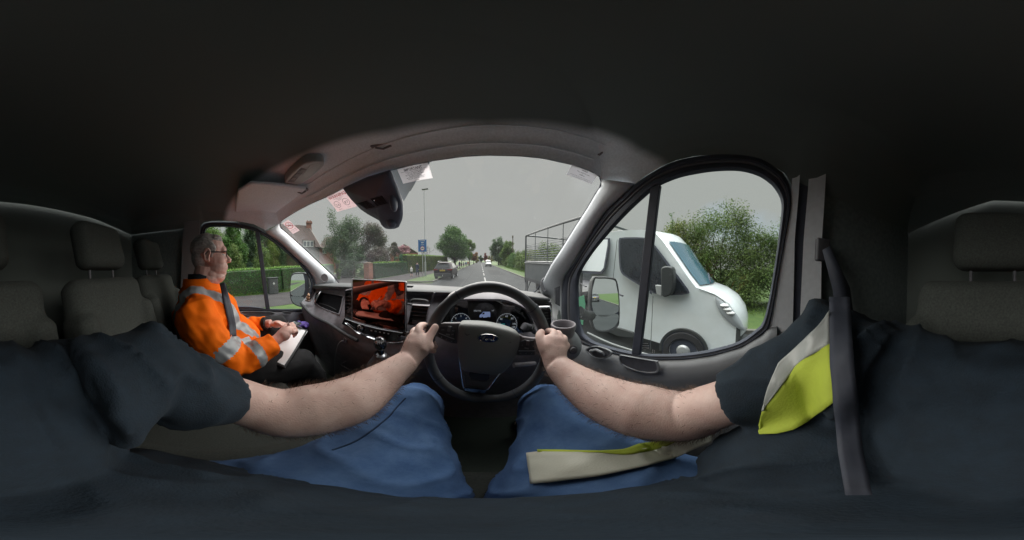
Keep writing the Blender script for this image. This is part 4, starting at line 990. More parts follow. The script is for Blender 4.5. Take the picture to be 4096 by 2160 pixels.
def tree_px(name, label, u0, u1, vt, vb, d, m, **kw):
    c = pol((u0+u1)/2, vt, d); w = (pol(u1, vt, d)-pol(u0, vt, d)).length/2; zb = pol((u0+u1)/2, vb, d).z
    return tree(name, label, c.x, c.y, c.z, max(zb, .3), w, w*kw.pop('deep', .9), m, **kw)
def hedge(name, label, pts, w, h, m, dens=260, size=.05, top_m=None, seed=0, lump=.08, cat='hedge', group=None, hv=.0):
    """trimmed hedge along a polyline: a leafy skin over a twiggy body"""
    o = thing(name, label, cat, (pts[0][0], pts[0][1], 0), 0, group); ox, oy = pts[0]
    core = MB(); Pm = []; Nm = []; Pt = []; Nt = []
    Q = [V(a, b, 0) for a, b in pts]
    for a, b in zip(Q, Q[1:]):
        L = (b-a).length; d = (b-a)/L; s = V(-d.y, d.x, 0); k = max(2, int(L/.5))
        rows = []
        for i in range(k+1):
            c = a+d*(L*i/k)-V(ox, oy, 0); hh = h-.10+hv*noise.noise(V(c.x*.35, c.y*.35, seed))
            ww = w/2-.08
            rows.append([c+s*ww+V(0, 0, 0), c+s*(ww*1.0)+V(0, 0, hh*.5), c+s*(ww*.92)+V(0, 0, hh-.05), c+s*(ww*.6)+V(0, 0, hh), c-s*(ww*.6)+V(0, 0, hh), c-s*(ww*.92)+V(0, 0, hh-.05), c-s*ww+V(0, 0, hh*.5), c-s*ww])
        rows = [[p+V(1, 1, 1)*noise.noise(p*1.3)*lump*.5 for p in r] for r in rows]
        core.grid(rows)
        core.add(rows[0], [tuple(range(8))]); core.add(rows[-1], [tuple(range(7, -1, -1))])
        n = int(L*(2*h+w)*dens)
        tt_ = nprng.random(n); ss = nprng.random(n)*(2*h+w)
        for t_, q in zip(tt_, ss):
            c = a+d*(L*t_)-V(ox, oy, 0); hh = h+hv*noise.noise(V(c.x*.35, c.y*.35, seed)); j = nprng.normal()*.035+noise.noise(V(c.x*1.3, c.y*1.3, q))*lump
            if q < hh: p = c+s*(w/2+j)+V(0, 0, q); nn = s
            elif q < hh+w: p = c+s*(w/2-(q-hh))+V(0, 0, hh+j); nn = V(0, 0, 1)
            else: p = c-s*(w/2+j)+V(0, 0, min(hh, q-hh-w)); nn = -s
            (Pt if nn.z > .5 else Pm).append(p); (Nt if nn.z > .5 else Nm).append(nn)
        for e_, dd in ((a, -d), (b, d)):
            for _ in range(int(w*h*dens)):
                Pm.append(e_-V(ox, oy, 0)+s*nprng.uniform(-w/2, w/2)+V(0, 0, nprng.uniform(0, h))+dd*nprng.normal()*.03); Nm.append(dd)
    core.build('twigs', mat('hedge_twigs', (.035, .05, .022), .95, var=.3, vscale=6), o)
    for PP, NN, mm, nm in ((Pm, Nm, m, 'foliage'), (Pt, Nt, top_m or m, 'foliage_top')):
        if not PP: continue
        P = np.array(PP); N = np.array(NN)+nprng.normal(size=(len(PP), 3))*.45; N /= np.linalg.norm(N, axis=1)[:, None]
        link(nm, leaves_mesh(nm, P, N, size, mm, .4), o, smooth=False)
    return o
L_HEDGE = leaf_mat('leaf_hedge', (.026, .105, .018), (.05, .155, .03), .25, 1.2)
L_HTOP = leaf_mat('leaf_fresh', (.13, .24, .045), (.17, .29, .06), .3, 1.5)
L_HDARK = leaf_mat('leaf_conifer', (.018, .07, .028), (.03, .10, .04), .2, 1.2)
L_HMIX = leaf_mat('leaf_beech', (.07, .13, .02), (.14, .16, .035), .3, .9)
L_GREEN = leaf_mat('leaf_green', (.045, .11, .02), (.075, .16, .03), .3)
L_GREY = leaf_mat('leaf_grey_green', (.06, .105, .048), (.09, .145, .065), .3)
L_PURP = leaf_mat('leaf_copper', (.10, .065, .075), (.085, .11, .06), .3, .5)
L_PINK = leaf_mat('leaf_blossom', (.42, .22, .27), (.30, .20, .18), .3, 2)
L_LIME = leaf_mat('leaf_lime', (.065, .13, .018), (.11, .18, .028), .35)
L_ORNG = leaf_mat('leaf_added_jacket_stand_in', (.24, .10, .045), (.17, .12, .05), .35)
L_RED = leaf_mat('leaf_red', (.22, .05, .045), (.15, .06, .045), .35)
L_YEL = leaf_mat('leaf_yellow', (.28, .24, .09), (.20, .22, .07), .35)
L_DARK = leaf_mat('leaf_dark', (.028, .062, .026), (.05, .095, .035), .2)
L_BUSH = leaf_mat('leaf_hawthorn', (.060, .115, .022), (.12, .165, .045), .3, .8)

# left side
hedge('clipped_hedge', 'long low dark green hedge with a bright cut top beyond the passenger window', [(-11.9, -24), (-11.8, 4), (-13.0, 7.6), (-22.5, 17.0)], 1.3, 1.72, L_HEDGE, 300, .045, L_HTOP)
hedge('clipped_hedge', 'square cut dark green hedge right beside the brick gate pier', [(-11.5, 14.6), (-11.3, 22.3)], 1.1, 1.72, L_HDARK, 420, .05, L_HTOP)
hedge('clipped_hedge', 'tall pale green beech hedge behind the two pedestrians', [(-11.6, 22.8), (-9.9, 31.5), (-8.6, 38.5)], 1.6, 2.75, L_HMIX, 130, .08, L_HTOP, lump=.16)
pc = G(1475, 1113); pier = thing('brick_pier', 'square red brick gate pier at the mouth of the side road', 'gate pier', (-11.35, 13.75, 0), 0)
w_ = .72
MB().rbox((0, 0, .83), (w_, w_, 1.66), .01).build('shaft', M_BRICK, pier, smooth=False)
MB().box((0, 0, 1.69), (w_+.08, w_+.08, .07)).box((0, 0, 1.745), (w_-.1, w_-.1, .05), taper=.4).build('cap', mat('pier_cap', (.20, .13, .10), .9), pier, smooth=False)
MB().box((0, -.02, .12), (w_+.03, w_+.03, .24)).build('plinth', mat('plinth_brick', (.20, .07, .05), .9, var=.2), pier, smooth=False)
tree_px('garden_tree', 'tall loose grey green tree to the right of the house', 1300, 1442, 868, 1090, 25, L_GREY, n=22000, size=.13, k=50, seed=3, low=True, fill=.25)
tree_px('copper_tree', 'dark purple copper leaved tree under the black housing', 1425, 1562, 904, 1085, 27, L_PURP, n=20000, size=.13, k=44, seed=4, low=True, fill=.3)
tree_px('shrub', 'dark evergreen shrub filling the corner behind the brick pier', 1355, 1470, 1010, 1100, 21, L_DARK, n=6000, size=.09, k=20, seed=5, cat='shrub', fill=.2)
tree_px('shrub', 'bright green arching bush where the side road enters', 1328, 1365, 1028, 1098, 19.5, L_LIME, n=2600, size=.06, k=12, seed=6, cat='shrub')
tree_px('copper_tree', 'small reddish brown tree left of the pink blossom', 1550, 1600, 962, 1030, 30, L_PURP, n=4000, size=.11, k=16, seed=7)
tree_px('cherry_tree', 'cherry tree covered in pink blossom over the hedge', 1580, 1650, 972, 1032, 33, L_PINK, n=6500, size=.12, k=22, seed=8)
tree_px('shrub', 'rounded dark green bush on top of the square hedge', 1572, 1622, 1006, 1050, 24, L_HDARK, n=3000, size=.07, k=10, seed=9, cat='shrub')
tree_px('shrub', 'dull purple green shrub spreading below the copper tree', 1440, 1565, 990, 1092, 23, L_PURP, n=7000, size=.09, k=24, seed=41, cat='shrub', fill=.2)
rs0 = pol(2835, 1110, 8.0); tree('shrub', 'added rust red leaves imitating the orange jacket reflected in the driver window', rs0.x, rs0.y, 2.15, .3, .42, .5, L_ORNG, n=1500, size=.05, k=10, tr=.03, seed=77, cat='shrub', fill=.1)  # added shrub standing in for the jacket reflected in the side glass
# bare tree behind the blue sign
bt = pol(1700, 1010, 34); t = thing('bare_tree', 'leafless branching tree behind the blue sign', 'tree', (bt.x, bt.y, 0)); mb = MB(); r = random.Random(5)
def branch(p, d, L, w, lv):
    q = p+d*L+V(0, 0, .05*L); mb.tube([p, (p+q)/2+V(r.uniform(-.05, .05), 0, .03)*L, q], [w, w*.8, w*.55], 5, caps=False)
    if lv: 
        for _ in range(3): branch(q if _ else p.lerp(q, .6), (d+V(r.uniform(-.8, .8), r.uniform(-.6, .6), r.uniform(-.25, .45))).normalized(), L*r.uniform(.55, .8), w*.55, lv-1)
mb.tube([V(0, 0, -.05), V(.05, 0, 1.6)], [.12, .09], 7); branch(V(.05, 0, 1.6), V(-.25, 0, 1).normalized(), 1.2, .07, 5); branch(V(.05, 0, 1.6), V(.45, 0, .8).normalized(), 1.2, .06, 4)
mb.build('trunk', M_BARK, t)
P = nprng.normal(size=(160, 3))*np.array([.9, .5, .8])+np.array([0, 0, 3.4]); link('crown', leaves_mesh('crown', P, nprng.normal(size=(160, 3)), .09, L_PURP), t, smooth=False)
tree_px('chestnut_tree', 'big round dark green chestnut tree on the left of the road', 1740, 1893, 893, 1050, 40, L_GREEN, n=34000, size=.2, k=60, tr=.38, seed=11, fill=.35, top=.55)
tree_px('roadside_tree', 'bright green tree rising behind the chestnut tree', 1850, 1905, 945, 1050, 58, L_LIME, n=7000, size=.22, k=24, tr=.2, seed=12)
tree_px('roadside_tree', 'orange leaved tree far along the left of the road', 1872, 1918, 998, 1050, 78, L_ORNG, n=5000, size=.25, k=18, tr=.2, seed=13)
tree_px('roadside_tree', 'dark evergreen at the very end of the road', 1912, 1938, 1018, 1050, 125, L_DARK, n=3500, size=.35, k=12, tr=.3, seed=14)
tree_px('roadside_tree', 'pale yellow green tree at the far end on the left', 1896, 1920, 1022, 1052, 110, L_YEL, n=3500, size=.3, k=12, tr=.3, seed=15)
tree_px('roadside_tree', 'red leaved tree above the oncoming silver van', 1930, 1958, 1009, 1052, 92, L_RED, n=4000, size=.26, k=14, tr=.2, seed=16)
tree_px('roadside_tree', 'pale gold tree between the red tree and the tall right hand trees', 1948, 1976, 1018, 1054, 80, L_YEL, n=3500, size=.24, k=14, tr=.2, seed=17)
tree_px('roadside_tree', 'tall grey green tree on the right of the road', 1950, 2040, 939, 1056, 64, L_GREY, n=12000, size=.24, k=34, tr=.3, seed=18)
tree_px('roadside_tree', 'lighter green tree just left of the telegraph pole', 1996, 2072, 958, 1056, 52, L_LIME, n=9000, size=.2, k=26, tr=.25, seed=19, fill=.2)
# trees beyond the passenger window
k_ = 0
for u0, u1, vt, vb, d_, m_, lb in ((780, 900, 905, 1040, 24, L_LIME, 'light green tree behind the passenger\'s head'), (880, 985, 900, 1040, 21, L_GREEN, 'mid green leafy tree beyond the hedge, left of the dark pine'),
        (965, 1065, 880, 1035, 26, L_DARK, 'dark pine standing behind the hedge at the window divider'), (1040, 1135, 905, 1035, 34, L_GREY, 'grey green tree just left of the tiled house'),
        (905, 990, 985, 1050, 17, L_BUSH, 'low green bush showing over the clipped hedge'), (1000, 1090, 985, 1045, 19, L_BUSH, 'second low bush over the hedge, below the dark pine'), (640, 800, 880, 1050, 26, L_GREEN, 'green tree furthest left beyond the passenger window'),
        (830, 970, 925, 1050, 33, L_BUSH, 'broad pale green tree filling the gap behind the light green tree'), (930, 1075, 905, 1050, 38, L_GREEN, 'broad green tree standing behind the dark pine'), (1050, 1130, 950, 1050, 28, L_HMIX, 'yellowish green tree low beside the tiled house')):
    k_ += 1; tree_px('garden_tree', lb, u0, u1, vt, vb, d_, m_, n=16000 if vt < 950 else 7000, size=.15 if vt < 950 else .09, k=40, seed=30+k_, low=True)
# right hand hedgerow: separate bushes along the verge
for i, y in enumerate([-30, -24, -18.5, -14, -10.5, -7.4, -4.6, -2.0, .8, 3.4, 6.2, 9.4, 12.8, 16.4, 20.2, 24.6, 29.5, 35, 41, 48, 56, 66]):
    near = abs(y+1) < 12; h_ = 3.35+.45*sin(i*1.9)+(1.15 if i in (8, 9) else .4 if i == 7 else .3 if i in (5, 6) else 0); rx = 1.5
    lb = {5: 'ivy covered bush at the rear edge of the driver window', 6: 'leafy hawthorn above the bonnet of the white truck', 7: 'hawthorn bush beside the windscreen of the white truck', 8: 'bush with long shoots behind the cab of the white truck', 9: 'bush hidden behind the roof of the white truck'}.get(i)
    nth = ['first', 'second', 'third', 'fourth', 'fifth', 'sixth', 'seventh']
    if lb is None:
        if i < 5: lb = 'hedgerow bush behind us in the driver door mirror, %s from the far end' % nth[i]
        elif i < 15: lb = 'hedgerow bush seen past the mesh cage of the truck, %s counting away from us' % nth[i-10]
        else: lb = 'hedgerow bush beyond the rear of the caged truck, %s towards the telegraph pole' % nth[i-15]
    tree('hedgerow_bush', lb, 8.65+.2*sin(i*2.3), y, h_, .25, rx, (2.3 if near else 2.8 if y < 30 else 4.2), L_BUSH if i % 3 else L_HMIX if i % 2 else L_GREEN, n=26000 if near else 8000, size=.062 if near else .11, k=60, tr=.07, seed=60+i, cat='bush', group='bushes of the hedgerow on the right', top=.9, fill=.15, limbs=14)
# long pale stems and shoots above the hedgerow
stm = thing('sapling', 'thin upright sapling with leafy shoots above the hedgerow', 'sapling', (8.6, 2.0, 0)); mb = MB(); Ps = []
r = random.Random(3)
for i in range(9):
    bx = r.uniform(-1.1, 1.5); by_ = r.uniform(-1.4, 1.6); hh = r.uniform(3.9, 5.0); tip = V(bx+r.uniform(-.3, .3), by_+r.uniform(-.4, .4), hh)
    mb.tube([V(bx*.4, by_*.4, 0), V(bx*.9, by_*.9, 2.6), tip], [.03, .018, .006], 5)
    for _ in range(70):
        t_ = r.uniform(.62, 1.02); Ps.append(V(bx*.9, by_*.9, 2.6).lerp(tip, (t_-.5)*2)+V(r.gauss(0, .09), r.gauss(0, .09), r.gauss(0, .05)))
mb.build('trunk', M_BARK, stm); P = np.array([tuple(p) for p in Ps]); link('crown', leaves_mesh('crown', P, nprng.normal(size=P.shape), .06, L_GREEN), stm, smooth=False)
# rough grass along the foot of the hedgerow and beside the pavement
P = np.stack([nprng.uniform(6.4, 8.3, 9000), nprng.uniform(-12, 45, 9000), np.abs(nprng.normal(0, .13, 9000))], 1); N = nprng.normal(size=(9000, 3)); N[:, 2] *= .3; N /= np.linalg.norm(N, axis=1)[:, None]
o = link('verge_grass', leaves_mesh('verge_grass', P, N, .09, L_LIME, asp=.25), None, smooth=False); tag(o, kind='stuff', label='rough green grass at the foot of the right hand hedgerow', cat='grass')
P = np.stack([nprng.uniform(-11.3, -10.85, 3500), nprng.uniform(-14, 6, 3500), np.abs(nprng.normal(0, .09, 3500))], 1); N = nprng.normal(size=(3500, 3)); N[:, 2] *= .3; N /= np.linalg.norm(N, axis=1)[:, None]
o = link('verge_grass', leaves_mesh('verge_grass', P, N, .07, L_LIME, asp=.25), None, smooth=False); tag(o, kind='stuff', label='grass and weeds along the foot of the clipped hedge', cat='grass')

# ------------------------------------------------------------------ the house with the steep tiled roof
M_TILE = mat('roof_tile', (.075, .045, .036), .85, col2=(.05, .04, .033), vscale=3, bump=.6, bscale=25)
M_IVY = mat('ivy_wall', (.06, .085, .04), .9, col2=(.14, .09, .06), vscale=1.2, bump=.8, bscale=12)
M_WFR = mat('white_frame', (.6, .6, .58), .5); M_PANE = mat('dark_pane', (.08, .10, .11), .08, spec=.8, metal=.3)
hc_ = pol(1235, 985, 34); hdir = V(hc_.x, hc_.y, 0).normalized(); fH, nH = PLN(V(hc_.x, hc_.y, 0)-OFF, -hdir)
house = thing('tiled_house', 'brick house with steep brown tiled roof, tall chimney and a white dormer window', 'house', (hc_.x, hc_.y, 0), 0, local=False)
def HP(u, v, back=0.0): return fH(u, v, -back)
def gz(p): return V(p.x, p.y, 0)
wl_ = [HP(960, 990), HP(1275, 990)]; 
m = MB(); a, b = HP(985, 992, .3), HP(1276, 992, .3); bk = hdir*7
m.prism([gz(a), gz(b), b, a], bk); m.build('wall', M_IVY, house, smooth=False)
ra, rb = HP(1010, 897, 3.5), HP(1225, 903, 3.5); ea, eb = HP(975, 996, -.2), HP(1284, 990, -.2)
rb2 = HP(1233, 905, 3.5)
rf = MB(); rf.add([ea, eb, rb2, ra, ea+hdir*8, eb+hdir*8], [(0, 1, 2, 3), (4, 5, 2, 3), (0, 3, 4), (1, 2, 5)]); roof = rf.build('roof', M_TILE, house, smooth=False, solid=.12)
MB().tube([rb2+V(0, 0, .05), eb+V(0, 0, .05)], .10, 6).build('verge_board', mat('barge', (.20, .17, .15), .8), house)
# dormer and windows
def hwin(u0, v0, u1, v1, back, par, panes=3, sill=True):
    q = [HP(u0, v0, back), HP(u1, v0, back), HP(u1, v1, back), HP(u0, v1, back)]
    f = MB(); f.prism(q, hdir*.25); w = f.build('window', M_WFR, par, smooth=False)
    for i in range(panes):
        a0 = (i+.12)/panes+.0; a1 = (i+.88)/panes
        pm = MB(); pm.add([qpt(q, a0, .12, .02), qpt(q, a1, .12, .02), qpt(q, a1, .9, .02), qpt(q, a0, .9, .02)], [(0, 1, 2, 3)]); pm.build('pane', M_PANE, w, smooth=False)
    return w
dq = [HP(1208, 958, -.35), HP(1260, 962, -.35), HP(1259, 990, -.35), HP(1210, 990, -.35)]
MB().prism(dq, hdir*3).build('dormer', M_TILE, house, smooth=False)
hwin(1213, 963, 1254, 987, -.6, house)
cb_ = MB(); c0, c1 = HP(1226, 920, 3.0), HP(1247, 925, 3.0); cz = HP(1236, 884, 3.0).z
cb_.prism([V(c0.x, c0.y, 3), V(c1.x, c1.y, 3), V(c1.x, c1.y, cz-.5), V(c0.x, c0.y, cz-.5)], hdir*.9)
e0, e1 = HP(1224, 895, 2.85), HP(1249, 895, 2.85); cb_.prism([V(e0.x, e0.y, cz-.5), V(e1.x, e1.y, cz-.5), V(e1.x, e1.y, cz-.1), V(e0.x, e0.y, cz-.1)], hdir*1.2)
chm = cb_.build('chimney', M_BRICK, house, smooth=False)
for u in (1231, 1241):
    p = HP(u, 888, 3.4); MB().cyl(V(p.x, p.y, cz-.15), V(p.x, p.y, cz+.25), .16, .13, 10).build('chimney_pot', mat('terracotta', (.20, .09, .06), .85), chm)
# right wing
m = MB(); a, b = HP(1276, 990, 1.0), HP(1345, 990, 1.0); m.prism([gz(a), gz(b), b, a], bk); m.build('wall', M_BRICK, house, smooth=False)
m = MB(); m.add([HP(1272, 992, .6), HP(1350, 992, .6), HP(1350, 945, 4), HP(1300, 950, 4)], [(0, 1, 2, 3)]); m.build('roof', M_TILE, house, smooth=False, solid=.12)
hwin(1291, 996, 1304, 1014, .8, house, 2)
# second house: low gable roof behind the tall hedge, and a dark building at the end of the road
g2 = pol(1625, 1000, 48); d2 = V(g2.x, g2.y, 0).normalized(); fG, nG = PLN(V(g2.x, g2.y, 0)-OFF, -d2)
h2 = thing('gabled_house', 'low house with a shallow dark red roof just above the tall hedge', 'house', (g2.x, g2.y, 0), 0, local=False)
a, b, c = fG(1560, 1012), fG(1672, 1012), fG(1616, 976)
MB().prism([gz(a), gz(b), b, a], d2*9).build('wall', M_BRICK, h2, smooth=False)
MB().prism([a+V(0, 0, .01), b+V(0, 0, .01), c], d2*9).build('roof', M_TILE, h2, smooth=False)
MB().prism([fG(1617, 974, .2), fG(1675, 1011, .2), fG(1675, 1014, .2), fG(1617, 977, .2)], d2*.1).build('bargeboard', M_WFR, h2, smooth=False)
g3_ = pol(1922, 1040, 150); fK, _ = PLN(V(g3_.x, g3_.y, 0)-OFF, -V(g3_.x, g3_.y, 0).normalized())
h3 = thing('far_house', 'pale rendered house with grey roof at the far end of the road', 'house', (g3_.x, g3_.y, 0), 0, local=False)
a, b = fK(1906, 1036), fK(1924, 1036); MB().prism([gz(a), gz(b), b, a], V(0, 8, 0)).build('wall', M_WFR, h3, smooth=False)
MB().prism([a+V(-.4, -.3, 0), b+V(.4, -.3, 0), fK(1920, 1028), fK(1910, 1028)], V(0, 8, 0)).build('roof', mat('slate', (.09, .09, .10), .7), h3, smooth=False)

# ------------------------------------------------------------------ street furniture
M_GALV = mat('galvanised', (.38, .40, .40), .5, metal=.3, var=.12, vscale=10)
lp = G(1702, 1105); lamp_ = thing('street_lamp', 'tall thin grey street lamp on the left verge behind the sign', 'street lamp', (lp.x, lp.y, 0))
hh = pol(1709, 757, sqrt(lp.x**2+lp.y**2)).z
MB().tube([V(0, 0, -.05), V(0, 0, 1.6)], [.11, .11], 12).tube([V(0, 0, 1.6), V(0, 0, 1.75), V(0, 0, hh-.3), V(.15, .0, hh)], [.09, .055, .034, .03], 10).build('pole', M_GALV, lamp_)
MB().rbox((.15, 0, hh), (.78, .3, .13), .05).build('lamp_head', mat('lamp_grey', (.14, .15, .15), .5), lamp_, bevel=.02)
sp_ = G(1692, 1107); sg = thing('information_sign', 'blue sign with a left arrow and a round no entry to buses symbol', 'sign', (sp_.x, sp_.y, 0), radians(14), local=True)
MB().cyl((0, 0, -.05), (0, 0, 2.95), .045, n=10).build('post', M_GALV, sg)
a_ = pol(1675, 960, 19.3); b_ = pol(1708, 960, 19.3); zt = a_.z; zb = pol(1690, 1007, 19.3).z; w_ = (b_-a_).length
MB().rbox((0, -.06, (zt+zb)/2), (w_, .02, zt-zb), .004).build('sign_panel', mat('sign_blue', (.015, .11, .30), .45), sg, smooth=False)
q = [V(-w_/2, -.072, zt), V(w_/2, -.072, zt), V(w_/2, -.072, zb), V(-w_/2, -.072, zb)]
def fq(mb, a0, b0, a1, b1, l=.001): mb.add([q[0].lerp(q[1], a).lerp(q[3].lerp(q[2], a), b)+V(0, -l, 0) for a, b in ((a0, b0), (a1, b0), (a1, b1), (a0, b1))], [(0, 1, 2, 3)])
def fp(a, b, l=.001): return q[0].lerp(q[1], a).lerp(q[3].lerp(q[2], a), b)+V(0, -l, 0)
m = MB(); asp = w_/(zt-zb)
vs_, fs_, tw_ = text_geo('Residential', .02); m.add([fp(.5+x*.13/asp*.8, .08-y*.12) for x, y in vs_], fs_)
vs_, fs_, tw_ = text_geo('access', .02); m.add([fp(.5+x*.11/asp, .42-y*.10) for x, y in vs_], fs_)
m.add([fp(*p) for p in ((.34, .25), (.50, .17), (.47, .225), (.68, .225), (.68, .275), (.47, .275), (.50, .33))], [tuple(range(7))])
m.build('sign_lettering', M_WFR, sg, smooth=False)
m = MB(); m.add([fp(.5+.25*cos(t)/1, .73-.25*asp*sin(t), .002) for t in [2*pi*i/28 for i in range(28)]], [tuple(range(28))]); m.build('sign_roundel', mat('roundel_red', (.45, .10, .10), .5), sg, smooth=False)
m = MB(); m.add([fp(.5+.20*cos(t)/1, .73-.20*asp*sin(t), .004) for t in [2*pi*i/28 for i in range(28)]], [tuple(range(28))]); m.build('sign_roundel', M_WFR, sg, smooth=False)
m = MB(); m.add([fp(a, b, .006) for a, b in ((.35, .76), (.36, .71), (.41, .68), (.60, .68), (.65, .72), (.65, .76))], [tuple(range(6))]); m.build('sign_symbol', M_INK, sg, smooth=False)
tp = pol(2052, 1040, 43); t = thing('telegraph_pole', 'dark wooden telegraph pole rising from the right hand hedgerow', 'pole', (tp.x, tp.y, 0)); ht = pol(2049, 942, 43).z
MB().tube([V(0, 0, -.1), V(-.12, 0, ht)], [.15, .11], 10).build('pole', M_WOOD, t)
MB().rbox((-.16, -.12, ht-.35), (.34, .22, .5), .03).build('terminal_box', M_WOOD, t)
cb2 = G(1095, 1176); t = thing('utility_cabinet', 'dark grey roadside cabinet standing against the clipped hedge', 'cabinet', (-10.75, cb2.y, 0), pi/2)
MB().rbox((0, 0, .52), (.66, .34, 1.04), .02).build('box', mat('cabinet_grey', (.055, .06, .06), .6, var=.25, vscale=5), t, bevel=.01)
MB().rbox((0, 0, 1.06), (.72, .40, .06), .02).build('lid', mat('cabinet_lid', (.05, .055, .055), .6), t, bevel=.01)
m = MB(); m.rbox((0, -.175, .52), (.60, .012, .94), .01); m.build('door', mat('cabinet_door', (.06, .065, .065), .55, var=.2, vscale=6), t)
m = MB(); m.box((.02, -.184, .70), (.05, .004, .16)); m.box((.02, -.186, .70), (.14, .004, .04)); m.build('sticker', M_WFR, t, smooth=False)

# ------------------------------------------------------------------ vehicles
def wheelset(par, x, y, r, w, rimm, name='wheel', tyre=None, hubdark=False):
    """wheel lying on the x axis at x (outer side away from 0)"""
    s = 1 if x > 0 else -1; tm = tyre or mat('tyre', (.02, .02, .022), .8, bump=.3, bscale=60)
    c = V(x, y, r)
    wh = MB().lathe(c, [(.01, -w), (r*.8, -w), (r*.97, -w*.95), (r, -w*.7), (r, -w*.25), (r*.95, -.005), (r*.70, 0), (r*.66, -.02)], (s, 0, 0), 32).build(name, tm, par)
    m = MB().lathe(c, [(r*.66, -.02), (r*.64, -.035), (r*.55, -.04), (r*.40, -.015), (r*.30, -.008), (r*.26, -.02), (r*.12, -.015), (.005, -.012)], (s, 0, 0), 32)
    m.build('rim', rimm, wh); return wh
def car_loft(secs, n=9):
    """secs: (y, half width low, z low, z belt, half width belt, z roof, half width roof)"""
    rows = []
    for y, wl2, zl, zb, wb, zr, wr in secs:
        pts = [(wl2*.9, zl), (wl2, zl+.10), (wb, (zl+zb)/2), (wb, zb), (wb-.02, zb+.02), (wr+.03, zr-.10), (wr-.04, zr-.03), (wr*.6, zr+.0), (0, zr+.015)]
        full = [V(x, y, z) for x, z in pts]+[V(-x, y, z) for x, z in reversed(pts[:-1])]
        rows.append(full)
    return rows
def suv(name, label, loc, rz, paint, plate_txt=None, van_like=False, front=False):
    t = thing(name, label, 'van' if van_like else 'car', loc, rz)
    k = 1.12 if van_like else 1.0
    if not van_like:
        secs = [(-2.18, .70, .45, .78, .80, .80, .70), (-2.14, .84, .36, .98, .86, 1.0, .74), (-2.02, .90, .28, 1.02, .91, 1.08, .72), (-1.75, .91, .26, 1.02, .93, 1.50, .60), (-1.55, .91, .25, 1.00, .93, 1.60, .62), (-.8, .91, .24, .98, .93, 1.64, .66), (.1, .91, .24, .96, .93, 1.62, .66),
                (.55, .91, .24, .95, .93, 1.50, .64), (1.15, .91, .25, .93, .92, 1.02, .70), (1.6, .90, .26, .88, .91, .94, .70), (2.0, .86, .30, .78, .86, .84, .66), (2.17, .74, .40, .66, .76, .70, .60)]
    else:
        secs = [(-2.2, .80, .40, .98, .84, 1.75, .74), (-2.1, .86, .30, 1.0, .88, 1.84, .76), (-1.0, .87, .25, 1.0, .89, 1.88, .76), (.4, .87, .25, 1.0, .89, 1.84, .74), (.95, .87, .25, 1.0, .89, 1.62, .70), (1.55, .87, .26, 1.0, .87, 1.12, .70), (1.95, .86, .28, .92, .84, 1.0, .66), (2.15, .80, .36, .72, .78, .78, .60)]
    rows = car_loft(secs); m = MB().grid(rows, True); m.add(rows[0], [tuple(range(len(rows[0])))]); m.add(rows[-1], [tuple(range(len(rows[-1])-1, -1, -1))])
    body = m.build('body', paint, t, ang=50, sub=1)
    gl = mat('car_glass', (.02, .025, .028), .35, spec=.2)
    if not van_like:
        # rear window, side windows
        m = MB(); m.add([V(-.60, -2.02, 1.10), V(.60, -2.02, 1.10), V(.66, -1.97, 1.16), V(.56, -1.80, 1.44), V(-.56, -1.80, 1.44), V(-.66, -1.97, 1.16)], [tuple(range(6))]); rw = m.build('rear_window', gl, t, smooth=False, solid=.03)
        MB().box((0, -1.80, 1.53), (1.10, .22, .05)).build('roof_spoiler', paint, t, bevel=.02)
        for s in (-1, 1):
            m = MB(); m.add([V(s*.915, -1.55, 1.06), V(s*.925, .95, 1.0), V(s*.72, .30, 1.46), V(s*.70, -1.35, 1.48)], [(0, 1, 2, 3)]); m.build('side_window', gl, t, smooth=False, solid=.012)
            MB().tube([V(s*.60, -1.5, 1.62), V(s*.63, -1.3, 1.69), V(s*.63, .1, 1.69), V(s*.60, .35, 1.62)], .022, 6).build('roof_rail', M_SATIN, t)
            MB().prism([V(s*.93, -1.95, 1.02), V(s*.86, -2.10, 1.00), V(s*.45, -2.19, .97), V(s*.45, -2.18, .90), V(s*.88, -2.12, .86), V(s*.94, -1.92, .94)], (0, -.03, 0)).build('tail_light', mat('tail_red', (.16, .015, .02), .2, coat=1), t)
            MB().rbox((s*1.02, .62, 1.05), (.18, .12, .14), .04).build('wing_mirror', paint, t)
            for y in (-1.35, 1.32): wheelset(t, s*.93, y, .34, .22, M_SATIN)
        bp = MB().rbox((0, -2.20, .46), (1.62, .10, .30), .04).build('rear_bumper', M_HOUS, t, bevel=.02)
        pl = MB().rbox((0, -2.205, .86), (.52, .012, .115), .004).build('number_plate', mat('plate_yellow', (.62, .45, .04), .5), t)
        m = MB(); vs_, fs_, tw_ = text_geo(plate_txt, .02); m.add([V(x*.098, -2.214, .835+y*.10+.022) for x, y in vs_], fs_); m.build('plate_text', M_INK, pl, smooth=False)
        MB().lathe(V(0, -2.20, .99), [(.05, 0), (.05, .008), (.001, .01)], (0, -1, 0), 16).build('badge', M_CHROME, t)
        MB().tube([V(.05, -2.25, .40), V(.05, -2.30, .36), V(.05, -2.30, .48)], .025, 8).build('tow_ball', M_WFR, bp)
        MB().box((0, -2.05, .98), (.9, .1, .03)).build('chrome_strip', M_SATIN, t)
    else:
        MB().add([V(-.70, 1.56, 1.12), V(.70, 1.56, 1.12), V(.62, 1.02, 1.58), V(-.62, 1.02, 1.58)], [(0, 1, 2, 3)]).build('windscreen', gl, t, smooth=False, solid=.02)
        MB().rbox((0, 2.14, .74), (.9, .06, .20), .03).build('grille', M_DARK, t)
        MB().rbox((0, 2.17, .42), (1.5, .10, .26), .04).build('bumper', M_HOUS, t)
        MB().rbox((0, 2.20, .58), (.5, .02, .11), .004).build('number_plate', M_WFR, t)
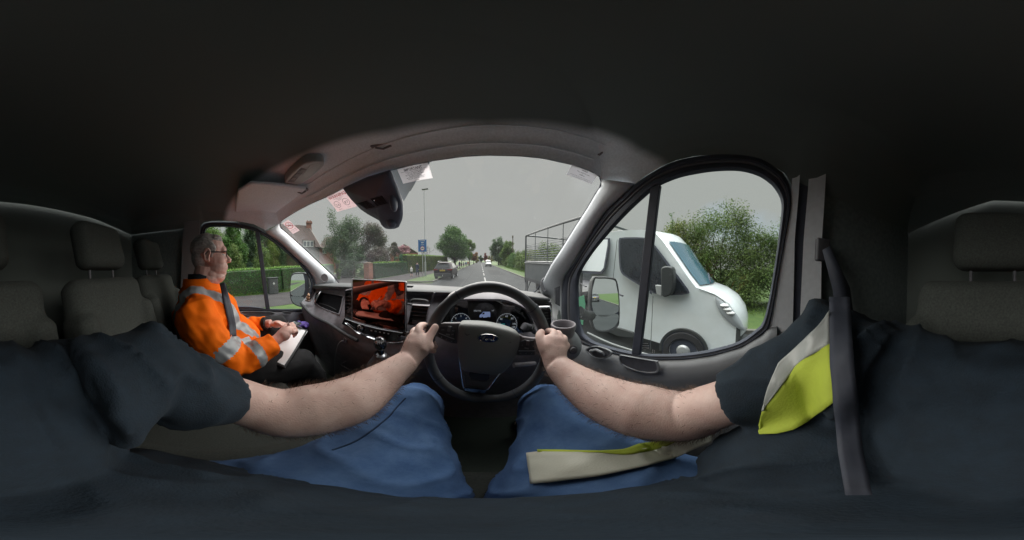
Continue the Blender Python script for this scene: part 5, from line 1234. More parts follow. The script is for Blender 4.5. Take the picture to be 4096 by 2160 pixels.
        for s in (-1, 1):
            MB().rbox((s*.66, 2.05, .84), (.30, .14, .20), .04).build('headlight', mat('lamp_clear', (.65, .66, .66), .15, coat=1), t)
            MB().rbox((s*1.02, 1.15, 1.08), (.16, .12, .22), .03).build('wing_mirror', M_DARK, t)
            m = MB(); m.add([V(s*.89, 1.3, 1.06), V(s*.89, -.3, 1.06), V(s*.76, -.3, 1.6), V(s*.74, .9, 1.6)], [(0, 1, 2, 3)]); m.build('side_window', gl, t, smooth=False, solid=.012)
            for y in (-1.3, 1.35): wheelset(t, s*.88, y, .32, .22, M_SATIN)
    return t
suv('parked_car', 'dark purple grey estate car with silver roof rails and yellow rear plate', (-3.62, 17.25, .01), 0, mat('car_plum', (.012, .008, .012), .5, spec=.25), 'RT68 LXA')
suv('oncoming_van', 'small silver van with dark grille coming towards us in the distance', (2.35, 50.2, .01), pi, mat('car_silver', (.24, .25, .26), .3, coat=1, metal=.4), van_like=True)
suv('following_car', 'dark car behind us, seen small in the door mirrors', (2.3, -34, .01), pi, mat('car_navy', (.03, .035, .05), .25, coat=1, metal=.3), 'KX17 OPR')

# the white truck passing on our right; s runs along its side, z up; near side plane from (2.6,-.2) to (1.95,7)
TA = V(2.60, -.2, 0); TD = (V(1.95, 7.0, 0)-TA).normalized(); TN = V(-TD.y, TD.x, 0)
if TN.dot(-TA) < 0: TN = -TN                      # towards us
fT, _n = PLN(TA-OFF, TN)
truck = thing('passing_truck', 'white double cab tipper truck with a tall mesh cage passing on our right', 'truck', (TA.x, TA.y, 0), 0, local=False)
M_WHITE = mat('truck_white', (.70, .75, .77), .28, coat=.8, col2=(.62, .66, .66), vscale=2.6, spec=.5, detail=8)
M_TGLASS = mat('truck_glass', (.035, .07, .085), .04, spec=1, coat=1)
def SZ(u, v): p = fT(u, v); return ((p-TA).dot(TD), p.z)     # along the truck, height
def TP(s, z, w=0.0): return TA+TD*s+V(0, 0, z)-TN*w           # w = metres into the truck
near = [(2380, 930), (2482, 914), (2576, 911), (2605, 922), (2640, 960), (2700, 1040), (2745, 1103), (2783, 1150), (2812, 1160), (2862, 1178), (2915, 1213), (2948, 1258), (2962, 1305), (2962, 1345), (2940, 1385), (2870, 1402)]
prof = [SZ(*p) for p in near]; s0 = 3.25
prof = [(s0, prof[0][1]-.02)]+prof+[(prof[-1][0], .36)]
WD = 1.98; rows = []
st_ = [0, .015, .05, .12, .25, .4, .5, .6, .75, .88, .95, .985, 1]
for q_ in st_:
    e_ = 1-abs(2*q_-1); f_ = 1-(1-e_)**3; row = []
    for i, (s, z) in enumerate(prof):
        fwd = 0 if i < 4 else (.26 if i < 16 else .2); fwd *= 1-(1-e_)**2.2
        lift = .05*f_ if z > 1.9 else 0
        inset = 0
        row.append(TP(s-fwd, z+lift, WD*q_))
    rows.append(row)
# near side tumblehome: pull the upper rows inwards on both flanks
def tumble(s, z): return max(0, z-1.35)*.16
for q_, row in zip(st_, rows):
    for i, p in enumerate(row):
        k = tumble(0, p.z)*(1-2*q_); row[i] = p-TN*k
cab = MB().grid(rows)
for row, rev in ((rows[0], False), (rows[-1], True)):
    low = [V(p.x, p.y, .36) for p in (row[0], row[-1])]
    # flank, filled as a fan of quads between the profile and the waist line
    wz = 1.30; waist = [p.copy() for p in row]
    for j, p in enumerate(waist): p.z = min(wz, p.z)
    cab.grid([row, waist, [V(p.x, p.y, .36) for p in waist]])
cabo = cab.build('cab', [M_WHITE, mat('bumper_black', (.045, .05, .05), .6)], truck, ang=35)
for p_ in cabo.data.polygons:
    c_ = p_.center; s_ = (c_-TA).dot(TD)
    if s_ < .62 and c_.z < .74-.30*max(0, s_+.1): p_.material_index = 1
def tpoly(pts, lift, th, name, m, par=None, bevel=0, smoothn=3):
    P = [fT(*p) for p in pts]
    P = [p-TN*(max(0, p.z-1.35)*.16) for p in P]
    # a point on the tilted flank keeps its line of sight
    P2 = []
    for (u, v) in pts:
        w = dirv(u, v); k = 2.0
        for _ in range(12):
            p = w*k+OFF; tgt = max(0, p.z-1.35)*.16-lift
            k += ((p-TA).dot(TN)+tgt)/(-w.dot(TN))
        P2.append(w*k+OFF)
    if smoothn: P2 = cr(P2, smoothn, True)
    return MB().prism(P2, -TN*th).build(name, m, par or truck, bevel=bevel, smooth=False)
tpoly([(2474, 962), (2486, 951), (2520, 949), (2570, 950), (2592, 956), (2622, 985), (2680, 1062), (2752, 1158), (2748, 1176), (2700, 1180), (2640, 1181), (2590, 1160), (2510, 1112), (2484, 1090), (2476, 1050)], .014, .02, 'side_window', M_RUB, smoothn=2)
sw = tpoly([(2481, 966), (2492, 956), (2568, 955), (2588, 960), (2618, 990), (2672, 1066), (2742, 1158), (2738, 1170), (2644, 1175), (2592, 1154), (2514, 1106), (2490, 1085), (2482, 1050)], .019, .006, 'side_window', mat('truck_side_glass', (.018, .022, .028), .1, spec=.5, coat=.15, var=.5, vscale=60, detail=8), smoothn=2)
tpoly([(2300, 955), (2438, 953), (2436, 985), (2420, 1075), (2408, 1092), (2395, 1097), (2250, 1085)], .014, .02, 'rear_side_window', M_RUB, smoothn=0)
tpoly([(2300, 960), (2431, 958), (2429, 985), (2414, 1071), (2402, 1086), (2250, 1079)], .019, .006, 'rear_side_window', mat('rear_glass_painted_sky', (.75, .79, .80), .3, coat=.5), smoothn=0)  # pale colour paints the sky's reflection onto the pane
tpoly([(2606, 985), (2613, 985), (2606, 1178), (2598, 1172)], .022, .01, 'window_bar', M_RUB, smoothn=0)
# windscreen, set on the bulged front of the cab
idx = [i for i, p in enumerate(near) if p in ((2640, 960), (2700, 1040), (2745, 1103), (2783, 1150))]
wr = []
for q_, row in zip(st_, rows):
    if .03 < q_ < .97:
        seg_ = [row[i+1] for i in idx]; a0 = seg_[0].lerp(seg_[1], .05); seg_[0] = a0; seg_[-1] = seg_[-1].lerp(seg_[-2], .12)
        nrm = (-TD*.75+V(0, 0, .66)); wr.append([p+nrm*.02 for p in seg_])
MB().grid(wr).build('windscreen', mat('truck_screen', (.05, .13, .18), .06, spec=1, coat=1), truck)
MB().tube([wr[2][-1]+V(0, 0, .02), wr[4][-2]+V(0, 0, .02)], .012, 5).build('wiper', M_RUB, truck)
# mirror, handles, headlight, grille, sill, bumper
P = [fT(u, v, .20) for u, v in [(2642, 1082), (2655, 1066), (2678, 1066), (2692, 1080), (2692, 1150), (2680, 1180), (2655, 1188), (2645, 1170)]]
MB().prism(cr(P, 3, True), -TN*.16).build('wing_mirror', mat('truck_black', (.03, .034, .036), .5), truck, bevel=.02)
MB().prism([fT(u, v, .14) for u, v in [(2620, 1140), (2648, 1143), (2646, 1186), (2626, 1180)]], -TN*.08).build('mirror_foot', mat('truck_trim', (.30, .31, .31), .5), truck, bevel=.01)
for a in ((2470, 1176, 2492, 1183), (2318, 1134, 2346, 1146)):
    MB().tube([fT(a[0], a[1], .02), fT(a[0]+4, a[1], .05), fT(a[2]-4, a[3], .05), fT(a[2], a[3], .02)], .016, 8).build('door_handle', M_DARK, truck)
hl_ = [(2862, 1190), (2885, 1202), (2918, 1226), (2950, 1262), (2972, 1300), (2978, 1322), (2956, 1316), (2925, 1296), (2890, 1262), (2868, 1225)]
P = [fT(u, v, .02) for u, v in hl_]; c_ = sum(P, Vector())/len(P); P = cr([p+V(0, 0, 0) for p in P], 3, True)
hlt = MB(); hlt.grid([[p-TN*.25 for p in P], P, [c_+(p-c_)*.8+TN*.02 for p in P], [c_+(p-c_)*.02+TN*.03 for p in P]], True); hlo = hlt.build('headlight', mat('headlight_clear', (.34, .37, .39), .15, coat=1), truck)
for t_ in (.3, .5, .7):
    p0 = fT(2880+60*t_, 1200+75*t_, .05); MB().ell(p0-TN*.012, (.055, .075, .030)).build('reflector', mat('lamp_clear', (.65, .66, .66), .15, coat=1), hlo)
MB().prism([fT(u, v, .03) for u, v in [(2430, 1300), (2500, 1320), (2530, 1330), (2536, 1345), (2530, 1352), (2470, 1345), (2420, 1322)]], -TN*.05).build('side_moulding', mat('bumper_black', (.045, .05, .05), .6), truck, bevel=.01)
for a, b in (((2612, 1185), (2602, 1400)), ((2452, 955), (2448, 1330))):
    P = [fT(a[0]+(b[0]-a[0])*t, a[1]+(b[1]-a[1])*t, .003) for t in (0, .25, .5, .75, 1)]
    P = [p-TN*(max(0, p.z-1.35)*.16) for p in P]
    MB().tube(P, .006, 5).build('door_gap', mat('gap_grey', (.10, .11, .11), .7), truck)
MB().tube([fT(2350, 1330, .01), fT(2440, 1372, .01), fT(2600, 1420, .01)], .02, 6).build('side_step', mat('truck_trim', (.30, .31, .31), .5), truck)
# wheel arches and wheels
def arch(s, zc, r, w0):
    m = MB(); A = [TP(s+r*cos(radians(a)), max(.2, zc+r*sin(radians(a))), w0-.045) for a in range(-10, 191, 8)]; B = [TP(s+(r-.09)*cos(radians(a)), max(.2, zc+(r-.09)*sin(radians(a))), w0-.03) for a in range(-10, 191, 8)]; A = [a_.lerp(b__, .55) for a_, b__ in zip(A, B)]
    C_ = [p-TN*.4 for p in B]; m.grid([[p-TN*.05 for p in A], A, B, C_]); m.build('wheel_arch', mat('bumper_black', (.045, .05, .05), .6), truck)
    d_ = MB(); cc_ = TP(s, zc, w0-.02); d_.add([cc_]+[TP(s+(r-.085)*cos(radians(a)), max(.1, zc+(r-.085)*sin(radians(a))), w0-.02) for a in range(-30, 211, 8)], [(0, i, i+1) for i in range(1, 31)]); d_.build('arch_lining', M_RUB, truck)
ws_, wz_ = SZ(2733, 1412)
arch(ws_, .36, .46, 0)
def twheel(s, w0):
    c = TP(s, .36, w0); m = MB().lathe(c, [(.02, -.2), (.30, -.2), (.35, -.18), (.36, -.12), (.36, .0), (.34, .05), (.25, .055), (.235, .03)], TN, 32); o = m.build('wheel', mat('tyre', (.02, .02, .022), .8, bump=.3, bscale=60), truck)
    m = MB().lathe(c, [(.235, .03), (.22, .0), (.17, -.01), (.10, .03), (.09, .05), (.03, .06), (.005, .06)], TN, 28); m.build('rim', mat('truck_rim', (.45, .46, .46), .4, metal=.5), o)
twheel(ws_, .0); twheel(5.7, .05); twheel(ws_, 1.9); twheel(5.7, 1.85)
# chassis, body sides and cage
M_BODYG = mat('tipper_grey', (.10, .112, .12), .5, var=.12, vscale=3); M_CAGE = mat('cage_steel', (.085, .095, .10), .45, metal=.4)
S1, S2 = 3.45, 7.23; ZB, ZD, ZT = 1.05, 1.72, 2.82
MB().prism([TP(2.9, .55, .5), TP(S2-.1, .55, .5), TP(S2-.1, .85, .5), TP(2.9, .85, .5)], -TN*1.0).build('chassis', M_DARK, truck, smooth=False)
MB().prism([TP(S1, ZB-.1, 0), TP(S2, ZB-.1, 0), TP(S2, ZB, 0), TP(S1, ZB, 0)], -TN*2.0).build('load_floor', M_DARK, truck, smooth=False)
for w0 in (0, 1.96):
    MB().prism([TP(S1, ZB, w0), TP(S2-.05, ZB, w0), TP(S2-.05, ZD, w0), TP(S1, ZD, w0)], -TN*.04).build('drop_side', M_BODYG, truck, smooth=False)
    MB().tube([TP(S1, ZD, w0+.02), TP(S2, ZD, w0+.02)], .03, 6).tube([TP(S1, ZD-.05, w0-.02), TP(S2, ZD-.05, w0-.02)], .012, 6).build('side_rail', M_SATIN, truck)
MB().prism([TP(S2-.04, ZB, 0), TP(S2-.04, ZB, 2.0), TP(S2-.04, ZD, 2.0), TP(S2-.04, ZD, 0)], TD*.04).build('tailboard', M_BODYG, truck, smooth=False)
MB().prism([TP(S1, ZB, 0), TP(S1, ZB, 2.0), TP(S1, 2.75, 2.0), TP(S1, 2.75, 0)], -TD*.03).build('headboard', M_CAGE, truck, smooth=False) if 0 else None
m = MB()
for w0 in (0.02, 1.98): 
    m.tube([TP(S2-.02, ZB-.2, w0), TP(S2-.02, ZT, w0)], .035, 6); m.tube([TP(S2-.02, ZT, w0), TP(S1, ZT, w0)], .035, 6); m.tube([TP(S1, ZT, w0), TP(S1, ZB, w0)], .035, 6)
m.tube([TP(S2-.02, ZT, 0), TP(S2-.02, ZT, 2.0)], .035, 6); m.tube([TP(S1, ZT, 0), TP(S1, ZT, 2.0)], .035, 6)
cage = m.build('cage_frame', M_CAGE, truck)
for s in (6.2, 5.2, 4.3):
    MB().tube([TP(s, ZD, .02), TP(s, ZT, .02)], .014, 5).build('cage_upright', M_CAGE, cage)
m = MB()
for w0 in (.02, 1.98):
    for k in range(9): m.tube([TP(S1, ZD+.07+k*.075, w0), TP(S2, ZD+.07+k*.075, w0)], .009, 4)
for k in range(9): m.tube([TP(S2, ZD+.07+k*.075, 0), TP(S2, ZD+.07+k*.075, 2.0)], .009, 4)
m.build('cage_mesh', M_CAGE, cage)
MB().prism([TP(6.95, .42, .02), TP(7.2, .42, .02), TP(7.2, 1.0, .02), TP(6.95, 1.0, .02)], -TN*.03).build('mud_flap', M_DARK, truck, smooth=False)
MB().tube([TP(7.2, .35, .06), TP(7.2, ZB, .06)], .04, 6).tube([TP(7.2, .35, .06), TP(6.7, .95, .06)], .02, 6).build('underrun_bar', M_CAGE, truck)
MB().prism([TP(4.6, .5, .05), TP(5.1, .5, .05), TP(5.1, .95, .05), TP(4.6, .95, .05)], -TN*.4).build('side_locker', mat('locker_grey', (.22, .23, .235), .5), truck, bevel=.02)
MB().prism([fT(u, v, .012) for u, v in [(2310, 1190), (2336, 1180), (2342, 1215), (2332, 1300), (2312, 1288)]], TN*.003).build('livery_panel', mat('livery_green', (.10, .34, .20), .4), truck, smooth=False)
for P_ in ([(2796, 1156), (2850, 1176), (2900, 1210), (2940, 1262)],):
    MB().tube([fT(u, v, .001) for u, v in cr(P_, 4)], .0045, 5).build('panel_gap', mat('gap_grey', (.10, .11, .11), .7), truck)
# ------------------------------------------------------------------ people
from mathutils.bvhtree import BVHTree
M_SKIN = mat('skin', (.56, .365, .32), .5, spec=.35, col2=(.68, .50, .445), vscale=24, bump=.4, bscale=350, sss=.08, detail=6)
M_SKIN2 = mat('skin_ruddy', (.64, .36, .31), .5, spec=.3, col2=(.76, .50, .44), vscale=24, bump=.25, bscale=500, sss=.08, detail=6)
M_NAVY = mat('navy_shirt', (.006, .015, .026), .9, var=.2, vscale=40, bump=.9, bscale=420)
M_DENIM = mat('denim', (.028, .078, .20), .9, col2=(.088, .165, .32), vscale=10, bump=.9, bscale=700, detail=10)
M_HIVIS = mat('hivis_yellow', (.40, .48, .05), .8, var=.08, vscale=20, bump=.4, bscale=300)
M_TAPE = mat('reflective_tape', (.36, .38, .37), .45, spec=.8, var=.05, vscale=20, bump=.2, bscale=400)
M_ORANGE = mat('hivis_orange', (.95, .155, .005), .7, col2=(1.0, .19, .007), vscale=12, bump=.6, bscale=350, spec=.12)
M_TAPE2 = mat('jacket_tape', (.30, .32, .345), .4, spec=.9, var=.08, vscale=20, bump=.3, bscale=300)
M_BLACKT = mat('black_trousers', (.012, .012, .014), .9, var=.2, vscale=30, bump=.6, bscale=300)
M_HAIR = mat('grey_hair', (.30, .27, .26), .7, col2=(.50, .46, .44), vscale=90, bump=1, bscale=260, stretch=(1, .25, 1))
M_PEN = mat('pen_silver', (.45, .45, .48), .3, metal=.5)
for m_, v_ in ((M_DENIM, .78), (M_SKIN, .68), (M_SKIN2, .7), (M_NAVY, .75)):
    for n_ in m_.node_tree.nodes:
        if n_.type == 'TEX_NOISE' and n_.inputs['Scale'].default_value < 100: n_.inputs['Roughness'].default_value = v_
def seg_t(p, a, b):
    ab = b-a; t = max(0, min(1, (p-a).dot(ab)/ab.length_squared)); return t, (a+ab*t-p).length
def dd(u, v, d): return D(u, v, d)
driver = thing('person', 'driver seen from his own chest, bare forearms on the wheel, blue jeans and navy shirt', 'person', (0, -.2, H-1.1), 0, local=False)
LA = [(1634, 1441, .46, .029), (1577, 1484, .445, .036), (1500, 1540, .43, .047), (1400, 1600, .41, .056), (1250, 1640, .40, .059), (1130, 1652, .395, .056), (1020, 1625, .385, .050), (905, 1590, .37, .049)]
RA = [(2222, 1457, .455, .029), (2301, 1522, .44, .042), (2416, 1592, .42, .055), (2568, 1644, .40, .062), (2732, 1664, .385, .056), (2830, 1634, .36, .048), (2955, 1592, .33, .044)]
def armpts(A, sh):
    P = [dd(*a[:3]) for a in A]+[V(*sh)+OFF]; R = [a[3] for a in A]+[.062]; return P, R
LP, LR = armpts(LA, (-.235, -.13, -.17)); RP, RR = armpts(RA, (.245, -.15, -.13))
def dense(P, R, k=4):
    Q = cr(P, k); r = []
    for i in range(len(Q)): t = i/k; a = min(int(t), len(R)-1); b = min(a+1, len(R)-1); r.append(R[a]+(R[b]-R[a])*(t-a))
    return Q, r
b = MB()
for P, R in ((LP, LR), (RP, RR)):
    Q, r = dense(P, R, 8); b.tube(Q, r, 40)
b.ell(V(0, -.24, -.32)+OFF, (.19, .12, .2)); b.ell(V(0, -.14, -.46)+OFF, (.17, .14, .13)); b.tube([V(0, -.26, -.2)+OFF, V(0, -.26, -.12)+OFF], [.07, .058], 12)
b.ell(V(-.13, -.23, -.19)+OFF, (.12, .06, .05)); b.ell(V(.13, -.23, -.16)+OFF, (.12, .06, .05))
for s in (-1, 1): b.tube([V(s*.10, -.1, -.55)+OFF, V(s*.19, .36, -.52)+OFF, V(s*.2, .55, -.95)+OFF, V(s*.2, .62, -1.06)+OFF, V(s*.2, .76, -1.08)+OFF], [.075, .055, .035, .04, .03], 10)
def finger(mb, pts, r0, r1):
    P = [dd(*p) for p in pts]; Q = cr(P, 3); n = len(Q); mb.tube(Q, [r0+(r1-r0)*i/(n-1) for i in range(n)], 10); mb.ell(Q[-1], r1*1.02, n=10, m=6)
def palm(mb, pts):
    """flattened chain: (u, v, d, half width, half thickness)"""
    P = [dd(*p[:3]) for p in pts]
    for i in range(len(pts)-1):
        for t in (0, .33, .66):
            c = P[i].lerp(P[i+1], t); w = pts[i][3]+(pts[i+1][3]-pts[i][3])*t; h = pts[i][4]+(pts[i+1][4]-pts[i][4])*t
            ax = (P[i+1]-P[i]).normalized(); z = (OFF-c).normalized(); x = ax.cross(z).normalized(); z = x.cross(ax)
            mb.ell(c, (w, .026, h), rot=Matrix((x, ax, z)).transposed(), n=14, m=10)
palm(b, [(1634, 1441, .46, .029, .024), (1650, 1412, .462, .032, .022), (1672, 1380, .466, .038, .022), (1676, 1352, .475, .034, .020)])
b.ell(dd(1703, 1385, .470), (.024, .020, .020))
finger(b, [(1684, 1358, .470), (1674, 1330, .474), (1680, 1307, .492), (1700, 1302, .525), (1722, 1318, .54)], .0140, .0095)
finger(b, [(1662, 1350, .475), (1652, 1330, .50), (1668, 1318, .53), (1700, 1340, .55), (1735, 1372, .535)], .0110, .0085)
finger(b, [(1650, 1368, .472), (1640, 1352, .50), (1655, 1350, .535), (1700, 1372, .55), (1742, 1386, .528)], .0108, .0080)
finger(b, [(1642, 1390, .468), (1636, 1380, .495), (1652, 1382, .53), (1692, 1398, .545), (1737, 1406, .528)], .0098, .0075)
finger(b, [(1690, 1405, .455), (1706, 1372, .462), (1722, 1340, .472), (1741, 1309, .480)], .0150, .0110)
palm(b, [(2222, 1457, .455, .029, .024), (2218, 1425, .455, .032, .023), (2212, 1392, .460, .038, .022), (2222, 1362, .468, .033, .020)])
b.ell(dd(2186, 1396, .466), (.020, .020, .019))
finger(b, [(2180, 1405, .455), (2166, 1372, .460), (2158, 1344, .470), (2166, 1330, .485)], .0150, .0110)
finger(b, [(2212, 1366, .464), (2216, 1344, .470), (2212, 1328, .495), (2188, 1324, .53)], .0140, .0095)
finger(b, [(2232, 1366, .466), (2238, 1345, .480), (2230, 1332, .52), (2195, 1345, .55)], .0115, .0085)
finger(b, [(2248, 1376, .466), (2258, 1358, .480), (2248, 1350, .53), (2205, 1368, .555)], .0112, .0085)
finger(b, [(2256, 1396, .462), (2268, 1382, .478), (2258, 1376, .525), (2215, 1392, .55)], .0100, .0078)
me = blob(b, .0032, 6); me.materials.append(M_SKIN); body_o = link('body', me, driver, ang=80)
# arm hair: fine strands lying over the forearms, longer along the outer edge
r = random.Random(4); hm = MB(); cand = [(v.co.copy(), v.normal.copy()) for v in me.vertices]
FA = [(LP[:6], LR), (RP[:5], RR)]
cnt = 0; tries = 0
while cnt < 3600 and tries < 160000:
    tries += 1; vco, vn = cand[r.randrange(len(cand))]
    if vn.dot((OFF-vco).normalized()) < -.35 or (vco-OFF).length > .5: continue
    best = None
    for P, R in FA:
        for a_, b__ in zip(P, P[1:]):
            t, d_ = seg_t(vco, a_, b__)
            if d_ < .075 and (best is None or d_ < best[0]): best = (d_, (b__-a_).normalized(), t)
    if best is None or (vco-OFF).length > .5: continue
    nn = vn
    if nn.dot((OFF-vco).normalized()) < -.35: continue
    up_ = nn.z; side = 1-abs(nn.dot((OFF-vco).normalized()))
    if r.random() > .03+.97*side**3*(1 if nn.y > 0 or abs(nn.x) > .3 else .3): continue
    L = r.uniform(.008, .017)*(1.15 if side > .6 else .8); fl = (best[1]*-.6*r.uniform(.4, 1)+nn*r.uniform(.3, .8)+V(r.gauss(0, .35), r.gauss(0, .35), r.gauss(0, .35))).normalized()
    p0 = vco; p1 = p0+fl*L*.55; p2 = p0+(fl+V(r.gauss(0, .3), r.gauss(0, .3), -.25)).normalized()*L; s_ = fl.orthogonal().normalized()*.00016
    hm.add([p0-s_, p0+s_, p1+s_, p1-s_, p2], [(0, 1, 2, 3), (3, 2, 4)]); cnt += 1
ho_ = hm.build('arm_hair', mat('hair_brown', (.13, .08, .055), .6), driver, recalc=False)
tag(ho_, kind='stuff')
# jeans
b = MB()
for s in (-1, 1):
    b.tube([V(s*.12, -.10, -.57)+OFF, V(s*.142, .12, -.55)+OFF, V(s*.172, .28, -.522)+OFF, V(s*.198, .40, -.497)+OFF, V(s*.202, .455, -.54)+OFF, V(s*.205, .52, -.72)+OFF, V(s*.21, .60, -1.0)+OFF], [.132, .132, .108, .088, .082, .068, .06], 18)
b.ell(V(0, -.12, -.58)+OFF, (.22, .15, .13))
me = blob(b, .009, 6)
def f_(c): p = c-OFF; return noise.noise(V(p.x*14, p.y*7+p.z*9, p.z*5))*.008+(1-abs(noise.noise(V(p.x*7+4, p.y*13, p.z*13))))**6*.009
wrinkle(me, f_)
me.materials.append(M_DENIM); jeans = link('jeans', me, driver, ang=80)
for s in (-1, 1):
    b = MB(); b.ell(V(s*.21, .66, -1.07)+OFF, (.05, .14, .045)); b.build('shoe', M_BLACKT, driver)
# shirt
b = MB()
b.ell(V(0, -.23, -.31)+OFF, (.225, .145, .22)); b.ell(V(0, -.11, -.44)+OFF, (.215, .195, .17)); b.ell(V(-.13, -.225, -.185)+OFF, (.13, .085, .075)); b.ell(V(.13, -.225, -.155)+OFF, (.13, .085, .075)); b.ell(V(.165, -.13, -.37)+OFF, (.135, .15, .17))
for P, R, k, ex in ((LP, LR, 7, 1), (RP, RR, 6, 1)):
    Q = P[k:]; a_ = Q[0]; sh = Q[-1]; mid = a_.lerp(sh, .5)+V(0, 0, -.01)
    b.tube([a_+(a_-mid).normalized()*.012, a_, mid, sh, sh.lerp(V(0, -.22, -.2)+OFF, .4)], [.056, .058, .070, .082, .09], 18)
me = blob(b, .0065, 5)
def f_(c): p = c-OFF; return ((1-abs(noise.noise(V(p.x*16, p.y*9, p.z*8+p.x*9))))**5*.012+noise.noise(V(p.x*7, p.y*30, p.z*22))*.004)*(1 if abs(p.x) > .12 else .6)*min(1, .15+min((c-LP[7]).length-.04, (c-RP[6]).length-.04)/.07)
wrinkle(me, f_)
me.materials.append(M_NAVY); shirt = link('shirt', me, driver, ang=80)
bv = BVHTree.FromObject(shirt, bpy.context.evaluated_depsgraph_get()) if 0 else BVHTree.FromPolygons([v.co[:] for v in me.vertices], [p.vertices[:] for p in me.polygons])
bj = BVHTree.FromPolygons([v.co[:] for v in jeans.data.vertices], [p.vertices[:] for p in jeans.data.polygons])
bb_ = BVHTree.FromPolygons([v.co[:] for v in body_o.data.vertices], [p.vertices[:] for p in body_o.data.polygons])
def onto(u, v, trees, lift, fallback):
    w = dirv(u, v); best = None
    for t in trees:
        h = t.ray_cast(OFF, w, 3)
        if h[0] is not None and (best is None or h[3] < best): best = h[3]
    return OFF+w*((best if best is not None else fallback)-lift)
def draped(left, right, n, m_, trees, lift, fb, name, mt, par, th=.003, relax=4):
    L, R = rs(left, n), rs(right, n)
    rows = [[onto(*(a.lerp(b_, k/m_)), trees, lift, fb) for a, b_ in zip(L, R)] for k in range(m_+1)]
    for _ in range(relax):
        new = [r_[:] for r_ in rows]
        for i in range(len(rows)):
            for j in range(n):
                nb = [rows[x][y] for x, y in ((i-1, j), (i+1, j), (i, j-1), (i, j+1)) if 0 <= x < len(rows) and 0 <= y < n]
                dist = sum((q-OFF).length for q in nb)/len(nb); p = rows[i][j]-OFF; dm_ = min(p.length, dist) if dist < p.length else p.length*.5+dist*.5
                new[i][j] = OFF+p.normalized()*min(p.length, dm_)
        rows = new
    return MB().grid(rows).build(name, mt, par, ang=80, solid=th)
draped([(3318, 1243), (3238, 1345), (3114, 1450), (3089, 1508), (3058, 1598), (3046, 1640)], [(3320, 1378), (3290, 1397), (3238, 1423), (3182, 1468), (3103, 1575), (3050, 1644)], 26, 8, [bv], .010, .28, 'vest_tape', M_TAPE, driver)
draped([(3322, 1376), (3290, 1395), (3238, 1421), (3182, 1466), (3103, 1573), (3048, 1640), (3034, 1700)], [(3345, 1600), (3300, 1640), (3238, 1680), (3180, 1718), (3110, 1735), (3040, 1738)], 26, 8, [bv], .009, .28, 'vest', M_HIVIS, driver)
draped([(2107, 1812), (2152, 1806), (2394, 1810), (2563, 1797), (2698, 1766), (2788, 1715), (2861, 1716)], [(2128, 1935), (2200, 1930), (2394, 1905), (2563, 1870), (2698, 1835), (2770, 1800), (2845, 1770)], 50, 7, [bv, bj], .006, .46, 'vest_tape', mat('tape_pale', (.50, .50, .42), .5, spec=.6, bump=.3, bscale=300), driver, relax=2)
draped([(2150, 1797), (2394, 1803), (2500, 1797), (2560, 1772), (2600, 1768), (2698, 1758), (2788, 1708)], [(2152, 1808), (2394, 1812), (2500, 1820), (2563, 1812), (2620, 1800), (2698, 1770), (2788, 1717)], 30, 3, [bv, bj], .009, .46, 'vest', M_HIVIS, driver, relax=2)
draped([(3316, 1190), (3318, 1320), (3322, 1450), (3335, 1620), (3350, 1800), (3380, 1980)], [(3400, 1190), (3408, 1320), (3416, 1450), (3432, 1620), (3450, 1800), (3490, 1980)], 24, 4, [bv], .016, .28, 'seat_belt', M_RUB, van, th=.002)
M_SEAM = mat('denim_seam', (.016, .04, .09), .9); M_THREAD = mat('seam_thread', (.16, .15, .12), .8)
for P_ in ([(1622, 1592), (1590, 1625), (1540, 1680), (1430, 1760), (1330, 1800)], [(2235, 1530), (2330, 1620), (2450, 1710), (2600, 1762)]):
    L_ = [onto(u, v, [bj], .0012, .6) for u, v in cr(P_, 8)]; MB().tube(L_, .0022, 6).build('jeans_seam', M_SEAM, driver)
# the driver's belt at the far right and its guide loop
MB().grid([[PX(u, v, .43) for u, v in ((3290, 1000), (3330, 1150), (3352, 1300), (3335, 1500))], [PX(u, v, .42) for u, v in ((3320, 985), (3400, 1150), (3420, 1300), (3420, 1500))]]).build('seat_belt', M_RUB, van, solid=.003)
MB().rbox(PX(3290, 1000, .45), (.02, .05, .07), .008).build('belt_guide', M_DARK, van)

# ---------------- passenger
pas = thing('person', 'passenger in orange high visibility jacket and glasses, writing on a clipboard on his knee', 'person', (-.95, -.15, H-1.1), 0, local=False)
HC = V(-.95, -.078, .085)+OFF
b = MB()
def he(c, r_, rot=None): b.ell(HC+V(*c), r_, rot=rot, n=20, m=14)
he((0, -.012, .032), (.079, .098, .088)); he((0, .025, -.03), (.066, .068, .082)); he((0, .03, -.078), (.063, .062, .045)); he((0, .066, -.100), (.027, .022, .020))
he((0, .074, .022), (.048, .022, .030)); he((.034, .048, -.035), (.030, .034, .036)); he((-.034, .048, -.035), (.030, .034, .036)); he((0, .036, -.062), (.064, .060, .058))
he((0, .085, .013), (.044, .012, .009)); he((0, .084, -.067), (.024, .015, .007)); he((0, .083, -.078), (.021, .015, .007)); he((0, .078, -.058), (.026, .018, .02)); he((0, .0, -.105), (.066, .062, .045)); he((0, -.015, -.13), (.072, .075, .045)); he((0, .022, -.118), (.058, .058, .04))
b.tube([HC+V(0, .080, .006), HC+V(0, .098, -.018), HC+V(0, .112, -.036)], [.009, .011, .0125], 12); b.ell(HC+V(0, .106, -.038), (.0165, .014, .0105)); 
b.tube([HC+V(0, -.03, -.06), HC+V(0, -.06, -.19)], [.062, .078], 16)
